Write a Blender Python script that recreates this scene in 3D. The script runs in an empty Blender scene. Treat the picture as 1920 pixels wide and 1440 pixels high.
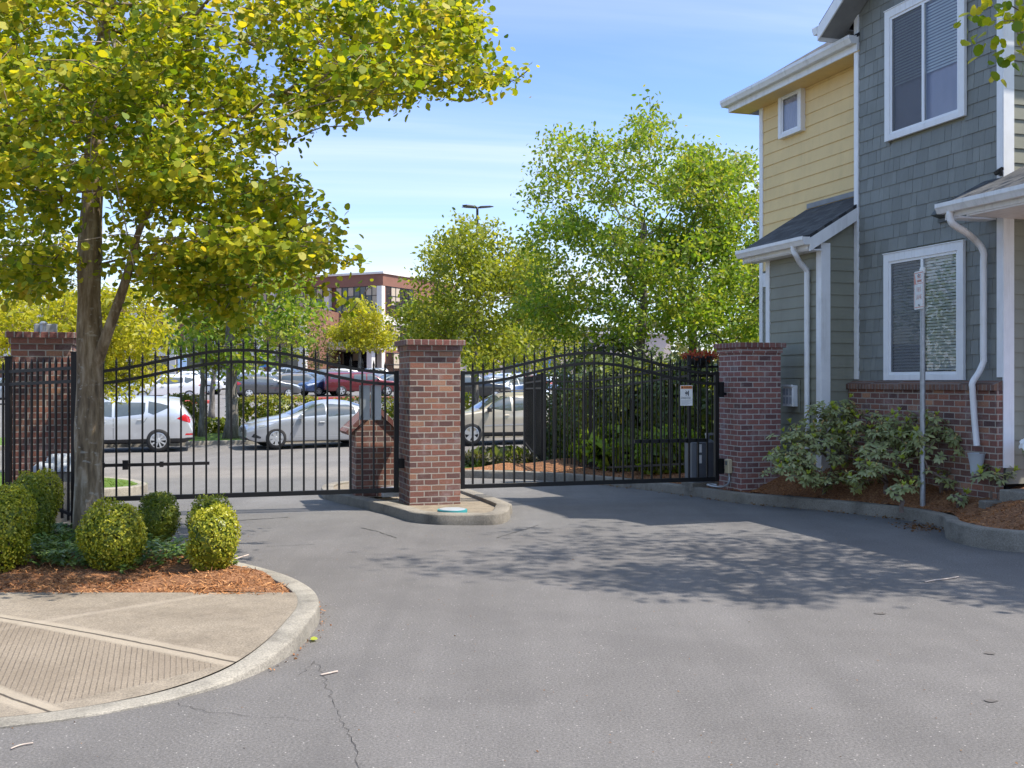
import bpy, math, random
import numpy as np
from mathutils import Vector, Matrix

random.seed(7)
SC = bpy.context.scene
COL = SC.collection
R = math.radians
# ---- survey of the place: the camera stands at the origin, 1.75 m above the drive, looking along +Y
F, HZ, EYE = 2000.0, 715.0, 1.75


def P(px, py, d):
    return Vector(((px - 960) / F * d, d, EYE - (py - HZ) / F * d))


_GY = [-60, 14, 32, 45, 65, 83, 120, 150, 220, 900]
_GZ = [0, 0, -.37, -.02, .5, .7, 1.7, 2.4, 2.6, 4.0]


def gz(y):
    return float(np.interp(y, _GY, _GZ))


def G(px, py, up=0.0):
    """point of the ground (raised by up) seen at a survey sighting"""
    a = (py - HZ) / F
    lo, hi = 1.0, 400.0
    for _ in range(60):
        m = (lo + hi) / 2
        if EYE - a * m > gz(m) + up:
            lo = m
        else:
            hi = m
    return Vector(((px - 960) / F * lo, lo, gz(lo) + up))


PHI = R(17.5)
E1 = Vector((math.cos(PHI), math.sin(PHI), 0))
E2 = Vector((-math.sin(PHI), math.cos(PHI), 0))


# ---------------------------------------------------------------- scene helpers
def link(o, parent=None):
    COL.objects.link(o)
    if parent is not None:
        o.parent = parent
    return o


def tag(o, label=None, cat=None, group=None, kind=None):
    if label: o['label'] = label
    if cat: o['category'] = cat
    if group: o['group'] = group
    if kind: o['kind'] = kind
    return o


def thing(name, label, cat, loc=(0, 0, 0), rz=0.0, group=None):
    o = bpy.data.objects.new(name, None)
    o.empty_display_size = .2
    link(o)
    o.location = loc
    o.rotation_euler = (0, 0, rz)
    return tag(o, label, cat, group)


def dup(root, loc, rz, label, group=None, paint=None, name=None):
    r = root.copy(); COL.objects.link(r)
    r.location = loc; r.rotation_euler = (0, 0, rz)
    r['label'] = label
    if group: r['group'] = group
    def rec(src, dst):
        for ch in list(src.children):
            c = ch.copy(); COL.objects.link(c); c.parent = dst
            if paint is not None and c.type == 'MESH':
                for s in c.material_slots:
                    if s.material and s.material.get('paint'):
                        s.link = 'OBJECT'; s.material = paint
            rec(ch, c)
    rec(root, r)
    return r


class MB:
    """collects faces, builds ONE mesh object"""
    def __init__(s):
        s.v = []; s.f = []; s.m = []

    def add(s, vs, fs, mi=0):
        n = len(s.v)
        s.v.extend([tuple(v) for v in vs])
        for f in fs:
            s.f.append([i + n for i in f]); s.m.append(mi)
        return s

    def box(s, x0, x1, y0, y1, z0, z1, mi=0, M=None):
        vs = [Vector(p) for p in ((x0, y0, z0), (x1, y0, z0), (x1, y1, z0), (x0, y1, z0),
                                  (x0, y0, z1), (x1, y0, z1), (x1, y1, z1), (x0, y1, z1))]
        if M is not None: vs = [M @ v for v in vs]
        return s.add(vs, [(0, 3, 2, 1), (4, 5, 6, 7), (0, 1, 5, 4), (1, 2, 6, 5), (2, 3, 7, 6), (3, 0, 4, 7)], mi)

    def bbox(s, x0, x1, y0, y1, z0, z1, b=.006, mi=0):
        """box with chamfered vertical and top edges"""
        def ring(z, i):
            return [(x0 + i + b, y0 + i, z), (x1 - i - b, y0 + i, z), (x1 - i, y0 + i + b, z), (x1 - i, y1 - i - b, z),
                    (x1 - i - b, y1 - i, z), (x0 + i + b, y1 - i, z), (x0 + i, y1 - i - b, z), (x0 + i, y0 + i + b, z)]
        vs = ring(z0, 0) + ring(z1 - b, 0) + ring(z1, b)
        fs = [tuple(reversed(range(8)))]
        for k in (0, 8):
            for i in range(8):
                j = (i + 1) % 8
                fs.append((k + i, k + j, k + 8 + j, k + 8 + i))
        fs.append(tuple(range(16, 24)))
        return s.add(vs, fs, mi)

    def prism(s, prof, a, b, up=Vector((0, 0, 1)), mi=0):
        """profile (u,v) swept straight from a to b; u is to the right of travel, v is up"""
        a, b = Vector(a), Vector(b)
        d = (b - a).normalized(); r = d.cross(up).normalized(); u2 = r.cross(d)
        n = len(prof)
        vs = [a + r * p[0] + u2 * p[1] for p in prof] + [b + r * p[0] + u2 * p[1] for p in prof]
        fs = [(i, (i + 1) % n, n + (i + 1) % n, n + i) for i in range(n)]
        fs += [tuple(reversed(range(n))), tuple(range(n, 2 * n))]
        return s.add(vs, fs, mi)

    def tube(s, pts, rad, n=8, mi=0, flat=None, cap=True):
        pts = [Vector(p) for p in pts]
        if not hasattr(rad, '__len__'): rad = [rad] * len(pts)
        vs = []; ref = None
        for i, p in enumerate(pts):
            t = (pts[min(i + 1, len(pts) - 1)] - pts[max(i - 1, 0)]).normalized()
            if ref is None:
                ref = Vector((0, 0, 1)) if abs(t.z) < .9 else Vector((1, 0, 0))
            a = (ref - t * ref.dot(t)).normalized(); ref = a
            b = t.cross(a)
            for k in range(n):
                an = 2 * math.pi * (k + .5) / n
                ra = rad[i] * math.cos(an); rb = rad[i] * math.sin(an)
                if flat: ra *= flat[0]; rb *= flat[1]
                vs.append(p + a * ra + b * rb)
        fs = []
        for i in range(len(pts) - 1):
            for k in range(n):
                k2 = (k + 1) % n
                fs.append((i * n + k, i * n + k2, (i + 1) * n + k2, (i + 1) * n + k))
        if cap:
            fs.append(tuple(reversed(range(n)))); fs.append(tuple(range((len(pts) - 1) * n, len(pts) * n)))
        return s.add(vs, fs, mi)

    def lathe(s, prof, c=(0, 0, 0), n=24, mi=0, axis='z'):
        vs = []; c = Vector(c)
        for r, z in prof:
            for k in range(n):
                a = 2 * math.pi * k / n
                if axis == 'z': vs.append(c + Vector((r * math.cos(a), r * math.sin(a), z)))
                else: vs.append(c + Vector((r * math.cos(a), z, r * math.sin(a))))
        fs = []
        for i in range(len(prof) - 1):
            for k in range(n):
                k2 = (k + 1) % n
                q = (i * n + k, i * n + k2, (i + 1) * n + k2, (i + 1) * n + k)
                fs.append(q if axis == 'z' else q[::-1])
        return s.add(vs, fs, mi)

    def build(s, name, mats, parent=None, smooth=False, uv=False, loc=None, auto=None):
        me = bpy.data.meshes.new(name)
        me.from_pydata(s.v, [], s.f)
        if not isinstance(mats, (list, tuple)): mats = [mats]
        for m in mats: me.materials.append(m)
        if len(mats) > 1: me.polygons.foreach_set('material_index', s.m)
        if smooth: me.polygons.foreach_set('use_smooth', [True] * len(s.f))
        if auto is not None:
            me.polygons.foreach_set('use_smooth', [True] * len(s.f))
            me.set_sharp_from_angle(angle=R(auto))
        if uv:
            me.update()
            ul = me.uv_layers.new(name='UVMap')
            Z = Vector((0, 0, 1))
            for p in me.polygons:
                n = p.normal
                if abs(n.z) > .75:
                    for li in p.loop_indices:
                        co = me.vertices[me.loops[li].vertex_index].co
                        ul.data[li].uv = (co.x, co.y)
                else:
                    t = Z.cross(n).normalized()
                    for li in p.loop_indices:
                        co = me.vertices[me.loops[li].vertex_index].co
                        ul.data[li].uv = (co.dot(t), co.z)
        me.update()
        o = bpy.data.objects.new(name, me)
        link(o, parent)
        if loc is not None: o.location = loc
        return o


# ---------------------------------------------------------------- materials
def new_mat(name):
    m = bpy.data.materials.new(name); m.use_nodes = True
    nt = m.node_tree
    return m, nt, nt.nodes['Principled BSDF'], nt.nodes['Material Output']


def nd(nt, typ, ins=None, **kw):
    n = nt.nodes.new(typ)
    for k, v in kw.items(): setattr(n, k, v)
    if ins:
        for k, v in ins.items():
            s = n.inputs[k]
            if isinstance(v, bpy.types.NodeSocket): nt.links.new(v, s)
            else: s.default_value = v
    return n


def rgb(c): return (c[0], c[1], c[2], 1)


def ramp(nt, fac, stops, interp='LINEAR'):
    n = nt.nodes.new('ShaderNodeValToRGB'); n.color_ramp.interpolation = interp
    el = n.color_ramp.elements
    while len(el) < len(stops): el.new(.5)
    for e, (p, c) in zip(el, stops):
        e.position = p; e.color = rgb(c) if hasattr(c, '__len__') else (c, c, c, 1)
    nt.links.new(fac, n.inputs[0])
    return n.outputs[0]


def mixc(nt, fac, a, b, mode='MIX'):
    n = nt.nodes.new('ShaderNodeMix'); n.data_type = 'RGBA'; n.blend_type = mode
    for s, v in ((n.inputs[0], fac), (n.inputs[6], a), (n.inputs[7], b)):
        if isinstance(v, bpy.types.NodeSocket): nt.links.new(v, s)
        else: s.default_value = rgb(v) if hasattr(v, '__len__') else v
    return n.outputs[2]


def noise(nt, vec, scale, detail=4, rough=.55, dim='3D'):
    n = nd(nt, 'ShaderNodeTexNoise', {'Scale': scale, 'Detail': detail, 'Roughness': rough})
    if vec is not None: nt.links.new(vec, n.inputs['Vector'])
    return n.outputs['Fac']


def math_(nt, op, a, b=0.0, c=None):
    n = nt.nodes.new('ShaderNodeMath'); n.operation = op
    for i, v in enumerate((a, b) if c is None else (a, b, c)):
        if isinstance(v, bpy.types.NodeSocket): nt.links.new(v, n.inputs[i])
        else: n.inputs[i].default_value = v
    return n.outputs[0]


def bump(nt, bsdf, h, strength=.3, dist=.01):
    b = nd(nt, 'ShaderNodeBump', {'Strength': strength, 'Distance': dist, 'Height': h})
    nt.links.new(b.outputs[0], bsdf.inputs['Normal'])


def objco(nt): return nt.nodes.new('ShaderNodeTexCoord').outputs['Object']
def uvco(nt): return nt.nodes.new('ShaderNodeTexCoord').outputs['UV']


def M_plain(name, c, rough=.5, metal=0.0, var=.12, scale=6, bmp=.0, bscale=80, coat=0.0, spec=.5, grime=0.0):
    m, nt, b, o = new_mat(name)
    co = objco(nt)
    f = noise(nt, co, scale, 5)
    c0 = [x * (1 - var) for x in c]; c1 = [min(1, x * (1 + var)) for x in c]
    col = ramp(nt, f, [(.3, c0), (.7, c1)])
    if grime:   # faint runs of dirt and weathering
        mp = nd(nt, 'ShaderNodeMapping', {'Vector': co, 'Scale': (9, 9, .8)})
        g1 = ramp(nt, noise(nt, mp.outputs[0], 1.0, 6, .7), [(.48, 0), (.7, 1)])
        g2 = ramp(nt, noise(nt, co, 1.6, 5, .65), [(.4, .15), (.65, 1)])
        col = mixc(nt, math_(nt, 'MULTIPLY', math_(nt, 'MULTIPLY', g1, g2), grime), col, (.13, .115, .09))
    nt.links.new(col, b.inputs['Base Color'])
    b.inputs['Roughness'].default_value = rough
    b.inputs['Metallic'].default_value = metal
    b.inputs['Coat Weight'].default_value = coat
    b.inputs['Specular IOR Level'].default_value = spec
    if bmp: bump(nt, b, noise(nt, co, bscale, 3), bmp, .004)
    return m


def M_brick(name, cols, mortar, bw=.203, rh=.0794, ms=.0085, stain=.42):
    m, nt, b, o = new_mat(name)
    uv = uvco(nt); ob = objco(nt)
    # a little wobble so that courses are not ruler-straight
    wob = nd(nt, 'ShaderNodeTexNoise', {'Scale': 9.0, 'Detail': 2.0}); nt.links.new(ob, wob.inputs['Vector'])
    sub = nd(nt, 'ShaderNodeVectorMath', {0: wob.outputs['Color'], 1: (.5, .5, .5)}, operation='SUBTRACT')
    mul = nd(nt, 'ShaderNodeVectorMath', {0: sub.outputs[0], 1: (.009, .009, 0)}, operation='MULTIPLY')
    vec = nd(nt, 'ShaderNodeVectorMath', {0: uv, 1: mul.outputs[0]}, operation='ADD').outputs[0]
    br = nd(nt, 'ShaderNodeTexBrick', {'Color1': (0, 0, 0, 1), 'Color2': (1, 1, 1, 1), 'Mortar': (.5, .5, .5, 1), 'Scale': 1.0,
                                       'Mortar Size': ms, 'Mortar Smooth': .25, 'Bias': 0.0, 'Brick Width': bw, 'Row Height': rh})
    nt.links.new(vec, br.inputs['Vector'])
    n = len(cols)
    base = ramp(nt, br.outputs['Color'], [(i / (n - 1), c) for i, c in enumerate(cols)], 'LINEAR')
    mott = noise(nt, ob, 55, 5, .65)
    base = mixc(nt, .75, base, ramp(nt, mott, [(.25, .55), (.5, .95), (.75, 1.35)]), 'MULTIPLY')
    # pale bloom left by damp
    bl = noise(nt, ob, 3.2, 6, .7)
    base = mixc(nt, math_(nt, 'MULTIPLY', ramp(nt, bl, [(.52, 0), (.72, 1)]), stain), base, (.42, .36, .35))
    mo = mixc(nt, noise(nt, ob, 30, 3), [x * .7 for x in mortar], [min(1, x * 1.2) for x in mortar])
    col = mixc(nt, br.outputs['Fac'], base, mo)
    nt.links.new(col, b.inputs['Base Color'])
    b.inputs['Roughness'].default_value = .88
    h = math_(nt, 'SUBTRACT', math_(nt, 'MULTIPLY', noise(nt, ob, 90, 4), .35), br.outputs['Fac'])
    bump(nt, b, h, .8, .008)
    return m


def M_leaf(name, cols, trans=.45, rough=.5, spec=.35):
    m, nt, b, o = new_mat(name)
    gi = nt.nodes.new('ShaderNodeNewGeometry')
    n = len(cols)
    ri = gi.outputs['Random Per Island']
    big = noise(nt, objco(nt), .9, 2)
    f = math_(nt, 'ADD', math_(nt, 'MULTIPLY', ri, .7), math_(nt, 'SUBTRACT', math_(nt, 'MULTIPLY', big, .9), .3))
    col = ramp(nt, f, [(i / (n - 1), c) for i, c in enumerate(cols)])
    nt.links.new(col, b.inputs['Base Color'])
    b.inputs['Roughness'].default_value = rough
    b.inputs['Specular IOR Level'].default_value = spec
    tr = nt.nodes.new('ShaderNodeBsdfTranslucent')
    tc = mixc(nt, 1.0, col, (1.25, 1.15, .55), 'MULTIPLY')
    nt.links.new(tc, tr.inputs['Color'])
    mx = nd(nt, 'ShaderNodeMixShader', {0: trans})
    nt.links.new(b.outputs[0], mx.inputs[1]); nt.links.new(tr.outputs[0], mx.inputs[2])
    nt.links.new(mx.outputs[0], o.inputs['Surface'])
    return m


def M_glass(name, tint=(.9, .95, .95), ior=1.4, boost=.035):
    m, nt, b, o = new_mat(name)
    nt.nodes.remove(b)
    fr = nd(nt, 'ShaderNodeFresnel', {'IOR': ior})
    fac = math_(nt, 'ADD', fr.outputs[0], boost)
    t = nd(nt, 'ShaderNodeBsdfTransparent', {'Color': rgb(tint)})
    g = nd(nt, 'ShaderNodeBsdfGlossy', {'Color': (1, 1, 1, 1), 'Roughness': .01})
    mx = nd(nt, 'ShaderNodeMixShader', {0: fac})
    nt.links.new(t.outputs[0], mx.inputs[1]); nt.links.new(g.outputs[0], mx.inputs[2])
    nt.links.new(mx.outputs[0], o.inputs['Surface'])
    return m


MT = {}
MT['brick'] = M_brick('red_brick', [(.07, .042, .042), (.23, .095, .07), (.15, .07, .058), (.3, .125, .08), (.12, .062, .056), (.4, .2, .115)], (.38, .335, .285))
MT['brick_pale'] = M_brick('damp_brick', [(.11, .06, .06), (.26, .108, .096), (.2, .088, .082), (.29, .125, .10), (.18, .09, .088)], (.44, .41, .38), stain=.6)
MT['rowlock'] = M_brick('rowlock_brick', [(.12, .055, .05), (.22, .085, .07), (.16, .065, .058), (.2, .088, .07)], (.33, .29, .26), bw=.1, rh=.5, ms=.009)
MT['rowlock_brown'] = M_brick('brown_sill_brick', [(.10, .055, .04), (.2, .1, .065), (.13, .065, .05), (.24, .14, .09)], (.22, .19, .17), bw=.07, rh=.6, ms=.008, stain=.3)
MT['black'] = M_plain('black_paint', (.007, .007, .0075), .42, var=.2, spec=.3)
MT['fence'] = M_plain('bronze_black_paint', (.013, .010, .009), .45, var=.2, spec=.3)
MT['white'] = M_plain('white_trim_paint', (.78, .785, .80), .5, var=.04, bmp=.06, grime=.3)
MT['gutter'] = M_plain('white_gutter', (.74, .745, .755), .4, var=.05, grime=.4)
MT['vinyl'] = M_plain('vinyl_frame', (.8, .81, .83), .3, var=.02)
MT['yellow'] = M_plain('yellow_siding', (.75, .55, .255), .6, grime=.14, var=.05, scale=2.5, bmp=.06, bscale=45)
MT['lapgrey'] = M_plain('grey_green_siding', (.235, .235, .185), .6, grime=.25, var=.07, scale=2.5, bmp=.06, bscale=45)
MT['soffit'] = M_plain('soffit_grey', (.25, .26, .27), .7)
MT['galv'] = M_plain('galvanised_steel', (.36, .38, .4), .45, metal=.6, var=.15, scale=20)
MT['grey_plastic'] = M_plain('grey_plastic', (.10, .11, .125), .5, var=.1)
MT['box_grey'] = M_plain('box_grey', (.30, .33, .36), .45, var=.08)
MT['box_light'] = M_plain('operator_housing', (.42, .45, .48), .5, var=.06)
MT['beige'] = M_plain('beige_plastic', (.5, .42, .27), .5, var=.08)
MT['rubber'] = M_plain('tyre_rubber', (.016, .016, .017), .8, var=.2)
MT['dark'] = M_plain('dark_plastic', (.012, .012, .014), .5)
MT['rim'] = M_plain('alloy_rim', (.62, .63, .65), .3, metal=.7, var=.05)
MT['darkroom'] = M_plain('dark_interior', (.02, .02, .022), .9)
MT['blind'] = M_plain('white_blind', (.85, .85, .86), .6, var=.03)
MT['glass'] = M_glass('window_glass')
MT['carglass'] = M_plain('tinted_car_glass', (.05, .06, .06), .03, var=.3, scale=1.5, spec=.9, coat=1.0)
MT['redlens'] = M_plain('red_lens', (.42, .012, .018), .15, coat=1.0)
MT['lens'] = M_plain('clear_lens', (.55, .57, .6), .1, coat=1.0, metal=.4)
MT['teal'] = M_plain('teal_rim', (.03, .23, .25), .5)
MT['stone_white'] = M_plain('pale_stone', (.62, .58, .55), .7, var=.06, scale=1)
MT['far_brick'] = M_plain('far_brick', (.2, .09, .062), .85, var=.1, scale=.6)
MT['far_glass'] = M_plain('far_office_glass', (.02, .024, .03), .06, var=.3, scale=.3, spec=.8)
MT['flower_white'] = M_plain('white_petal', (.85, .85, .83), .6, var=.03)
MT['rust'] = M_plain('rusty_metal', (.22, .07, .045), .8, var=.2, scale=30)
MT['signwhite'] = M_plain('sign_white', (.74, .74, .72), .5, var=.05, scale=15)
MT['signorange'] = M_plain('sign_orange', (.62, .2, .05), .5, var=.12, scale=20)
MT['ink'] = M_plain('sign_black', (.02, .02, .022), .6)
MT['faded_red'] = M_plain('faded_red_ink', (.62, .2, .13), .6, var=.3, scale=40)
MT['faded_grey'] = M_plain('faded_grey_ink', (.36, .38, .42), .6, var=.2, scale=40)
MT['pale_ink'] = M_plain('pale_red_ink', (.68, .42, .37), .6, var=.2, scale=40)
MT['redkerb'] = M_plain('red_kerb_paint', (.42, .07, .055), .7, var=.2, scale=8)


def M_paint(name, c, metal=.35):
    m = M_plain(name, c, .28, metal=metal, var=.02, coat=.8)
    m['paint'] = 1
    return m


def M_bark(name, c0, c1, c2, lichen=.5, vs=1.0):
    m, nt, b, o = new_mat(name)
    co = objco(nt)
    mp = nd(nt, 'ShaderNodeMapping', {'Vector': co, 'Scale': (9 * vs, 9 * vs, 1.6 * vs)})
    f = noise(nt, mp.outputs[0], 1.6, 7, .65)
    col = ramp(nt, f, [(.3, c0), (.5, c1), (.7, c2)])
    mp2 = nd(nt, 'ShaderNodeMapping', {'Vector': co, 'Scale': (14 * vs, 14 * vs, 24 * vs)})
    sp = noise(nt, mp2.outputs[0], 1.0, 3, .5)
    li = noise(nt, co, 4 * vs, 4, .6)
    fac = math_(nt, 'MULTIPLY', math_(nt, 'MULTIPLY', ramp(nt, sp, [(.6, 0), (.66, 1)]), ramp(nt, li, [(.4, 0), (.6, 1)])), lichen)
    col = mixc(nt, fac, col, (.5, .49, .43))
    nt.links.new(col, b.inputs['Base Color']); b.inputs['Roughness'].default_value = .9
    bump(nt, b, f, 1.0, .02)
    return m


MT['bark'] = M_bark('katsura_bark', (.05, .034, .02), (.2, .145, .085), (.4, .33, .24))
MT['bark2'] = M_bark('grey_bark', (.05, .042, .036), (.13, .115, .1), (.24, .22, .2), .3)
MT['twig'] = M_plain('twig_bark', (.16, .115, .09), .8, var=.3, scale=20)
MT['deadtwig'] = M_plain('pale_dead_twig', (.4, .33, .28), .8, var=.2, scale=20)

LF = {}
LF['katsura'] = M_leaf('katsura_leaves', [(.075, .15, .012), (.16, .24, .014), (.31, .36, .018), (.46, .44, .025), (.54, .42, .05)], .58)
LF['plum'] = M_leaf('street_tree_leaves', [(.07, .15, .018), (.13, .235, .022), (.21, .31, .03), (.31, .36, .05), (.28, .24, .06)], .55)
LF['ash'] = M_leaf('mid_tree_leaves', [(.10, .155, .02), (.19, .24, .024), (.29, .32, .034), (.38, .36, .06)], .55)
LF['maple'] = M_leaf('golden_maple_leaves', [(.18, .22, .012), (.32, .34, .018), (.44, .42, .03), (.5, .44, .05)], .55)
LF['olive'] = M_leaf('olive_leaves', [(.09, .1, .02), (.14, .15, .03), (.19, .18, .05), (.16, .13, .06)], .45)
LF['box'] = M_leaf('boxwood_leaves', [(.11, .16, .012), (.28, .31, .02), (.46, .44, .04), (.58, .53, .08)], .38, .4)
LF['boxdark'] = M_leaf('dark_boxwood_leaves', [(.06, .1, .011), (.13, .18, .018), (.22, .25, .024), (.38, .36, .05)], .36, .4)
LF['hedge'] = M_leaf('hedge_leaves', [(.05, .08, .012), (.15, .18, .018), (.3, .28, .035), (.36, .23, .045)], .35, .35)
LF['rhodo'] = M_leaf('rhododendron_leaves', [(.2, .235, .10), (.28, .315, .135), (.36, .37, .18), (.36, .39, .09)], .3, .38, .5)
LF['rhodonew'] = M_leaf('new_rhododendron_leaves', [(.34, .42, .05), (.48, .52, .09)], .45, .4)
LF['evergreen'] = M_leaf('dark_evergreen_leaves', [(.06, .095, .035), (.10, .14, .05), (.15, .19, .07), (.17, .23, .06)], .35, .4)
LF['viburnum'] = M_leaf('viburnum_leaves', [(.14, .24, .026), (.24, .36, .036), (.38, .46, .05)], .45, .4)
LF['vinca'] = M_leaf('ground_cover_leaves', [(.06, .13, .035), (.11, .2, .055), (.2, .28, .08), (.3, .36, .12)], .35, .3)
LF['grass'] = M_leaf('grass_blades', [(.06, .12, .01), (.1, .17, .015), (.16, .2, .03)], .4, .6)
LF['lavender'] = M_leaf('dry_shrub_leaves', [(.1, .1, .06), (.13, .12, .07), (.15, .1, .09)], .3, .6)
LF['mulch'] = M_leaf('mulch_chips', [(.10, .04, .016), (.23, .095, .036), (.38, .175, .07), (.54, .32, .16)], .0, .9, .1)
LF['debris'] = M_leaf('dry_leaves', [(.1, .05, .025), (.18, .09, .04), (.26, .17, .09)], .1, .9, .1)
LF['redleaf'] = M_leaf('red_flowers', [(.3, .03, .015), (.45, .06, .02), (.2, .08, .02)], .3, .6)
LF['distant'] = M_leaf('distant_tree_leaves', [(.1, .115, .06), (.15, .16, .08), (.2, .19, .1)], .4, .7)


# ---------------------------------------------------------------- foliage
LEAF_ROUND = np.array([(0, .0, 0), (.30, .10, .07), (.46, .42, .10), (.34, .82, .05), (0, 1.0, -.06), (-.34, .82, .05), (-.46, .42, .10), (-.30, .10, .07)])
LEAF_OVAL = np.array([(0, 0, 0), (.24, .3, .05), (.22, .65, .03), (0, 1, -.08), (-.22, .65, .03), (-.24, .3, .05)])
LEAF_LONG = np.array([(0, 0, 0), (.13, .3, .05), (.16, .62, .03), (0, 1, -.12), (-.16, .62, .03), (-.13, .3, .05)])
LEAF_DIA = np.array([(0, 0, 0), (.28, .5, .05), (0, 1, -.05), (-.28, .5, .05)])
BLADE = np.array([(-.06, 0, 0), (.06, 0, 0), (.0, 1, .1)])
CHIP = np.array([(-.09, 0, 0), (.09, 0, 0), (.07, 1, .03), (-.07, 1, .03)])


def leaf_mesh(name, C, N, T, S, shape, mat, parent=None):
    """C centres, N normals, T growth directions, S sizes -> one mesh of separate leaves"""
    n = len(C); k = len(shape)
    N = N / (np.linalg.norm(N, axis=1, keepdims=True) + 1e-9)
    T = T - N * np.sum(T * N, axis=1, keepdims=True)
    T = T / (np.linalg.norm(T, axis=1, keepdims=True) + 1e-9)
    B = np.cross(T, N)
    V = C[:, None, :] + S[:, None, None] * (shape[None, :, 0, None] * B[:, None, :] + shape[None, :, 1, None] * T[:, None, :] + shape[None, :, 2, None] * N[:, None, :])
    me = bpy.data.meshes.new(name)
    me.vertices.add(n * k); me.loops.add(n * k); me.polygons.add(n)
    me.vertices.foreach_set('co', V.reshape(-1).astype(np.float32))
    me.loops.foreach_set('vertex_index', np.arange(n * k, dtype=np.int32))
    me.polygons.foreach_set('loop_start', np.arange(0, n * k, k, dtype=np.int32))
    me.materials.append(mat)
    me.update(calc_edges=True); me.validate()
    o = bpy.data.objects.new(name, me)
    link(o, parent)
    return o


def rnd_dirs(rg, n, up=0.0, spread=1.0):
    a = rg.normal(size=(n, 3)) * spread
    a[:, 2] += up
    return a


def in_poly(poly, x, y):
    c = False; n = len(poly); j = n - 1
    for i in range(n):
        xi, yi = poly[i]; xj, yj = poly[j]
        if (yi > y) != (yj > y) and x < (xj - xi) * (y - yi) / (yj - yi) + xi: c = not c
        j = i
    return c


def skeleton(trunk_pts, targets, rg, step=.5, wob=.12, zbias=.5):
    """greedy branching: every target joins the nearest point of the tree grown so far"""
    nodes = [Vector(p) for p in trunk_pts]
    par = [-1] + list(range(len(trunk_pts) - 1))
    arr = np.array([tuple(p) for p in nodes])
    ax = Vector(trunk_pts[-1])
    order = sorted(range(len(targets)), key=lambda i: (Vector(targets[i]) - ax).length)
    tips = []
    for i in order:
        t = np.array(targets[i])
        d = arr - t
        cost = np.linalg.norm(d, axis=1) + zbias * np.maximum(0, d[:, 2] + .05) * 1.5
        cost[0:max(1, len(trunk_pts) // 3)] += 3
        j = int(np.argmin(cost))
        a = Vector(arr[j]); b = Vector(t); L = (b - a).length
        m = max(1, int(L / step)); prev = j
        for s in range(1, m + 1):
            u = s / m
            p = a.lerp(b, u)
            if s < m:
                p += Vector(rg.normal(size=3)) * wob * min(1, L) * .5
                p.z += math.sin(u * math.pi) * L * .06
            nodes.append(p); par.append(prev); prev = len(nodes) - 1
        arr = np.vstack([arr, np.array([tuple(p) for p in nodes[len(arr):]])])
        tips.append(prev)
    return nodes, par, tips


def branch_mesh(mb, nodes, par, ntr, r0, rtip=.006, pw=.5, sides=6, maxdraw=None):
    n = len(nodes); cnt = [0] * n
    kids = [[] for _ in range(n)]
    for i in range(1, n): kids[par[i]].append(i)
    for i in range(n - 1, -1, -1):
        cnt[i] = max(1, sum(cnt[k] for k in kids[i]))
    tot = cnt[0]
    rad = [max(rtip, r0 * (cnt[i] / max(1, tot)) ** pw) for i in range(n)]
    for i in range(ntr, n):
        if kids[par[i]] and par[i] >= ntr and kids[par[i]][0] == i: continue
        ch = [par[i], i]
        rr = [min(rad[par[i]], rad[i] * 1.3), rad[i]]
        c = i
        while kids[c]:
            c = kids[c][0]; ch.append(c); rr.append(rad[c])
        mb.tube([nodes[q] for q in ch], rr, sides, cap=False)
    return rad


from mathutils import noise as mnoise


def clumps_in_poly(poly, d0, thick, n, rg, zmin=-9, cx=None, hw=None, fq=None, thr=-.02):
    xs = [p[0] for p in poly]; ys = [p[1] for p in poly]
    out = []
    cx = cx if cx is not None else (min(xs) + max(xs)) / 2
    hw = hw if hw is not None else (max(xs) - min(xs)) / 2
    g = 0
    while len(out) < n and g < n * 60:
        g += 1
        x = rg.uniform(min(xs), max(xs)); y = rg.uniform(min(ys), max(ys))
        if not in_poly(poly, x, y): continue
        k = math.sqrt(max(.05, 1 - ((x - cx) / (hw * 1.05)) ** 2)) if abs(x - cx) < hw * 1.05 else .2
        d = d0 + rg.uniform(-1, 1) * thick * k
        p = P(x, y, d)
        if p.z < zmin: continue
        f = fq or 22.0 / d0
        if mnoise.noise(Vector((p.x * f, p.y * f, p.z * f * 1.5 + d0))) < thr: continue
        out.append(tuple(p))
    return out


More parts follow.
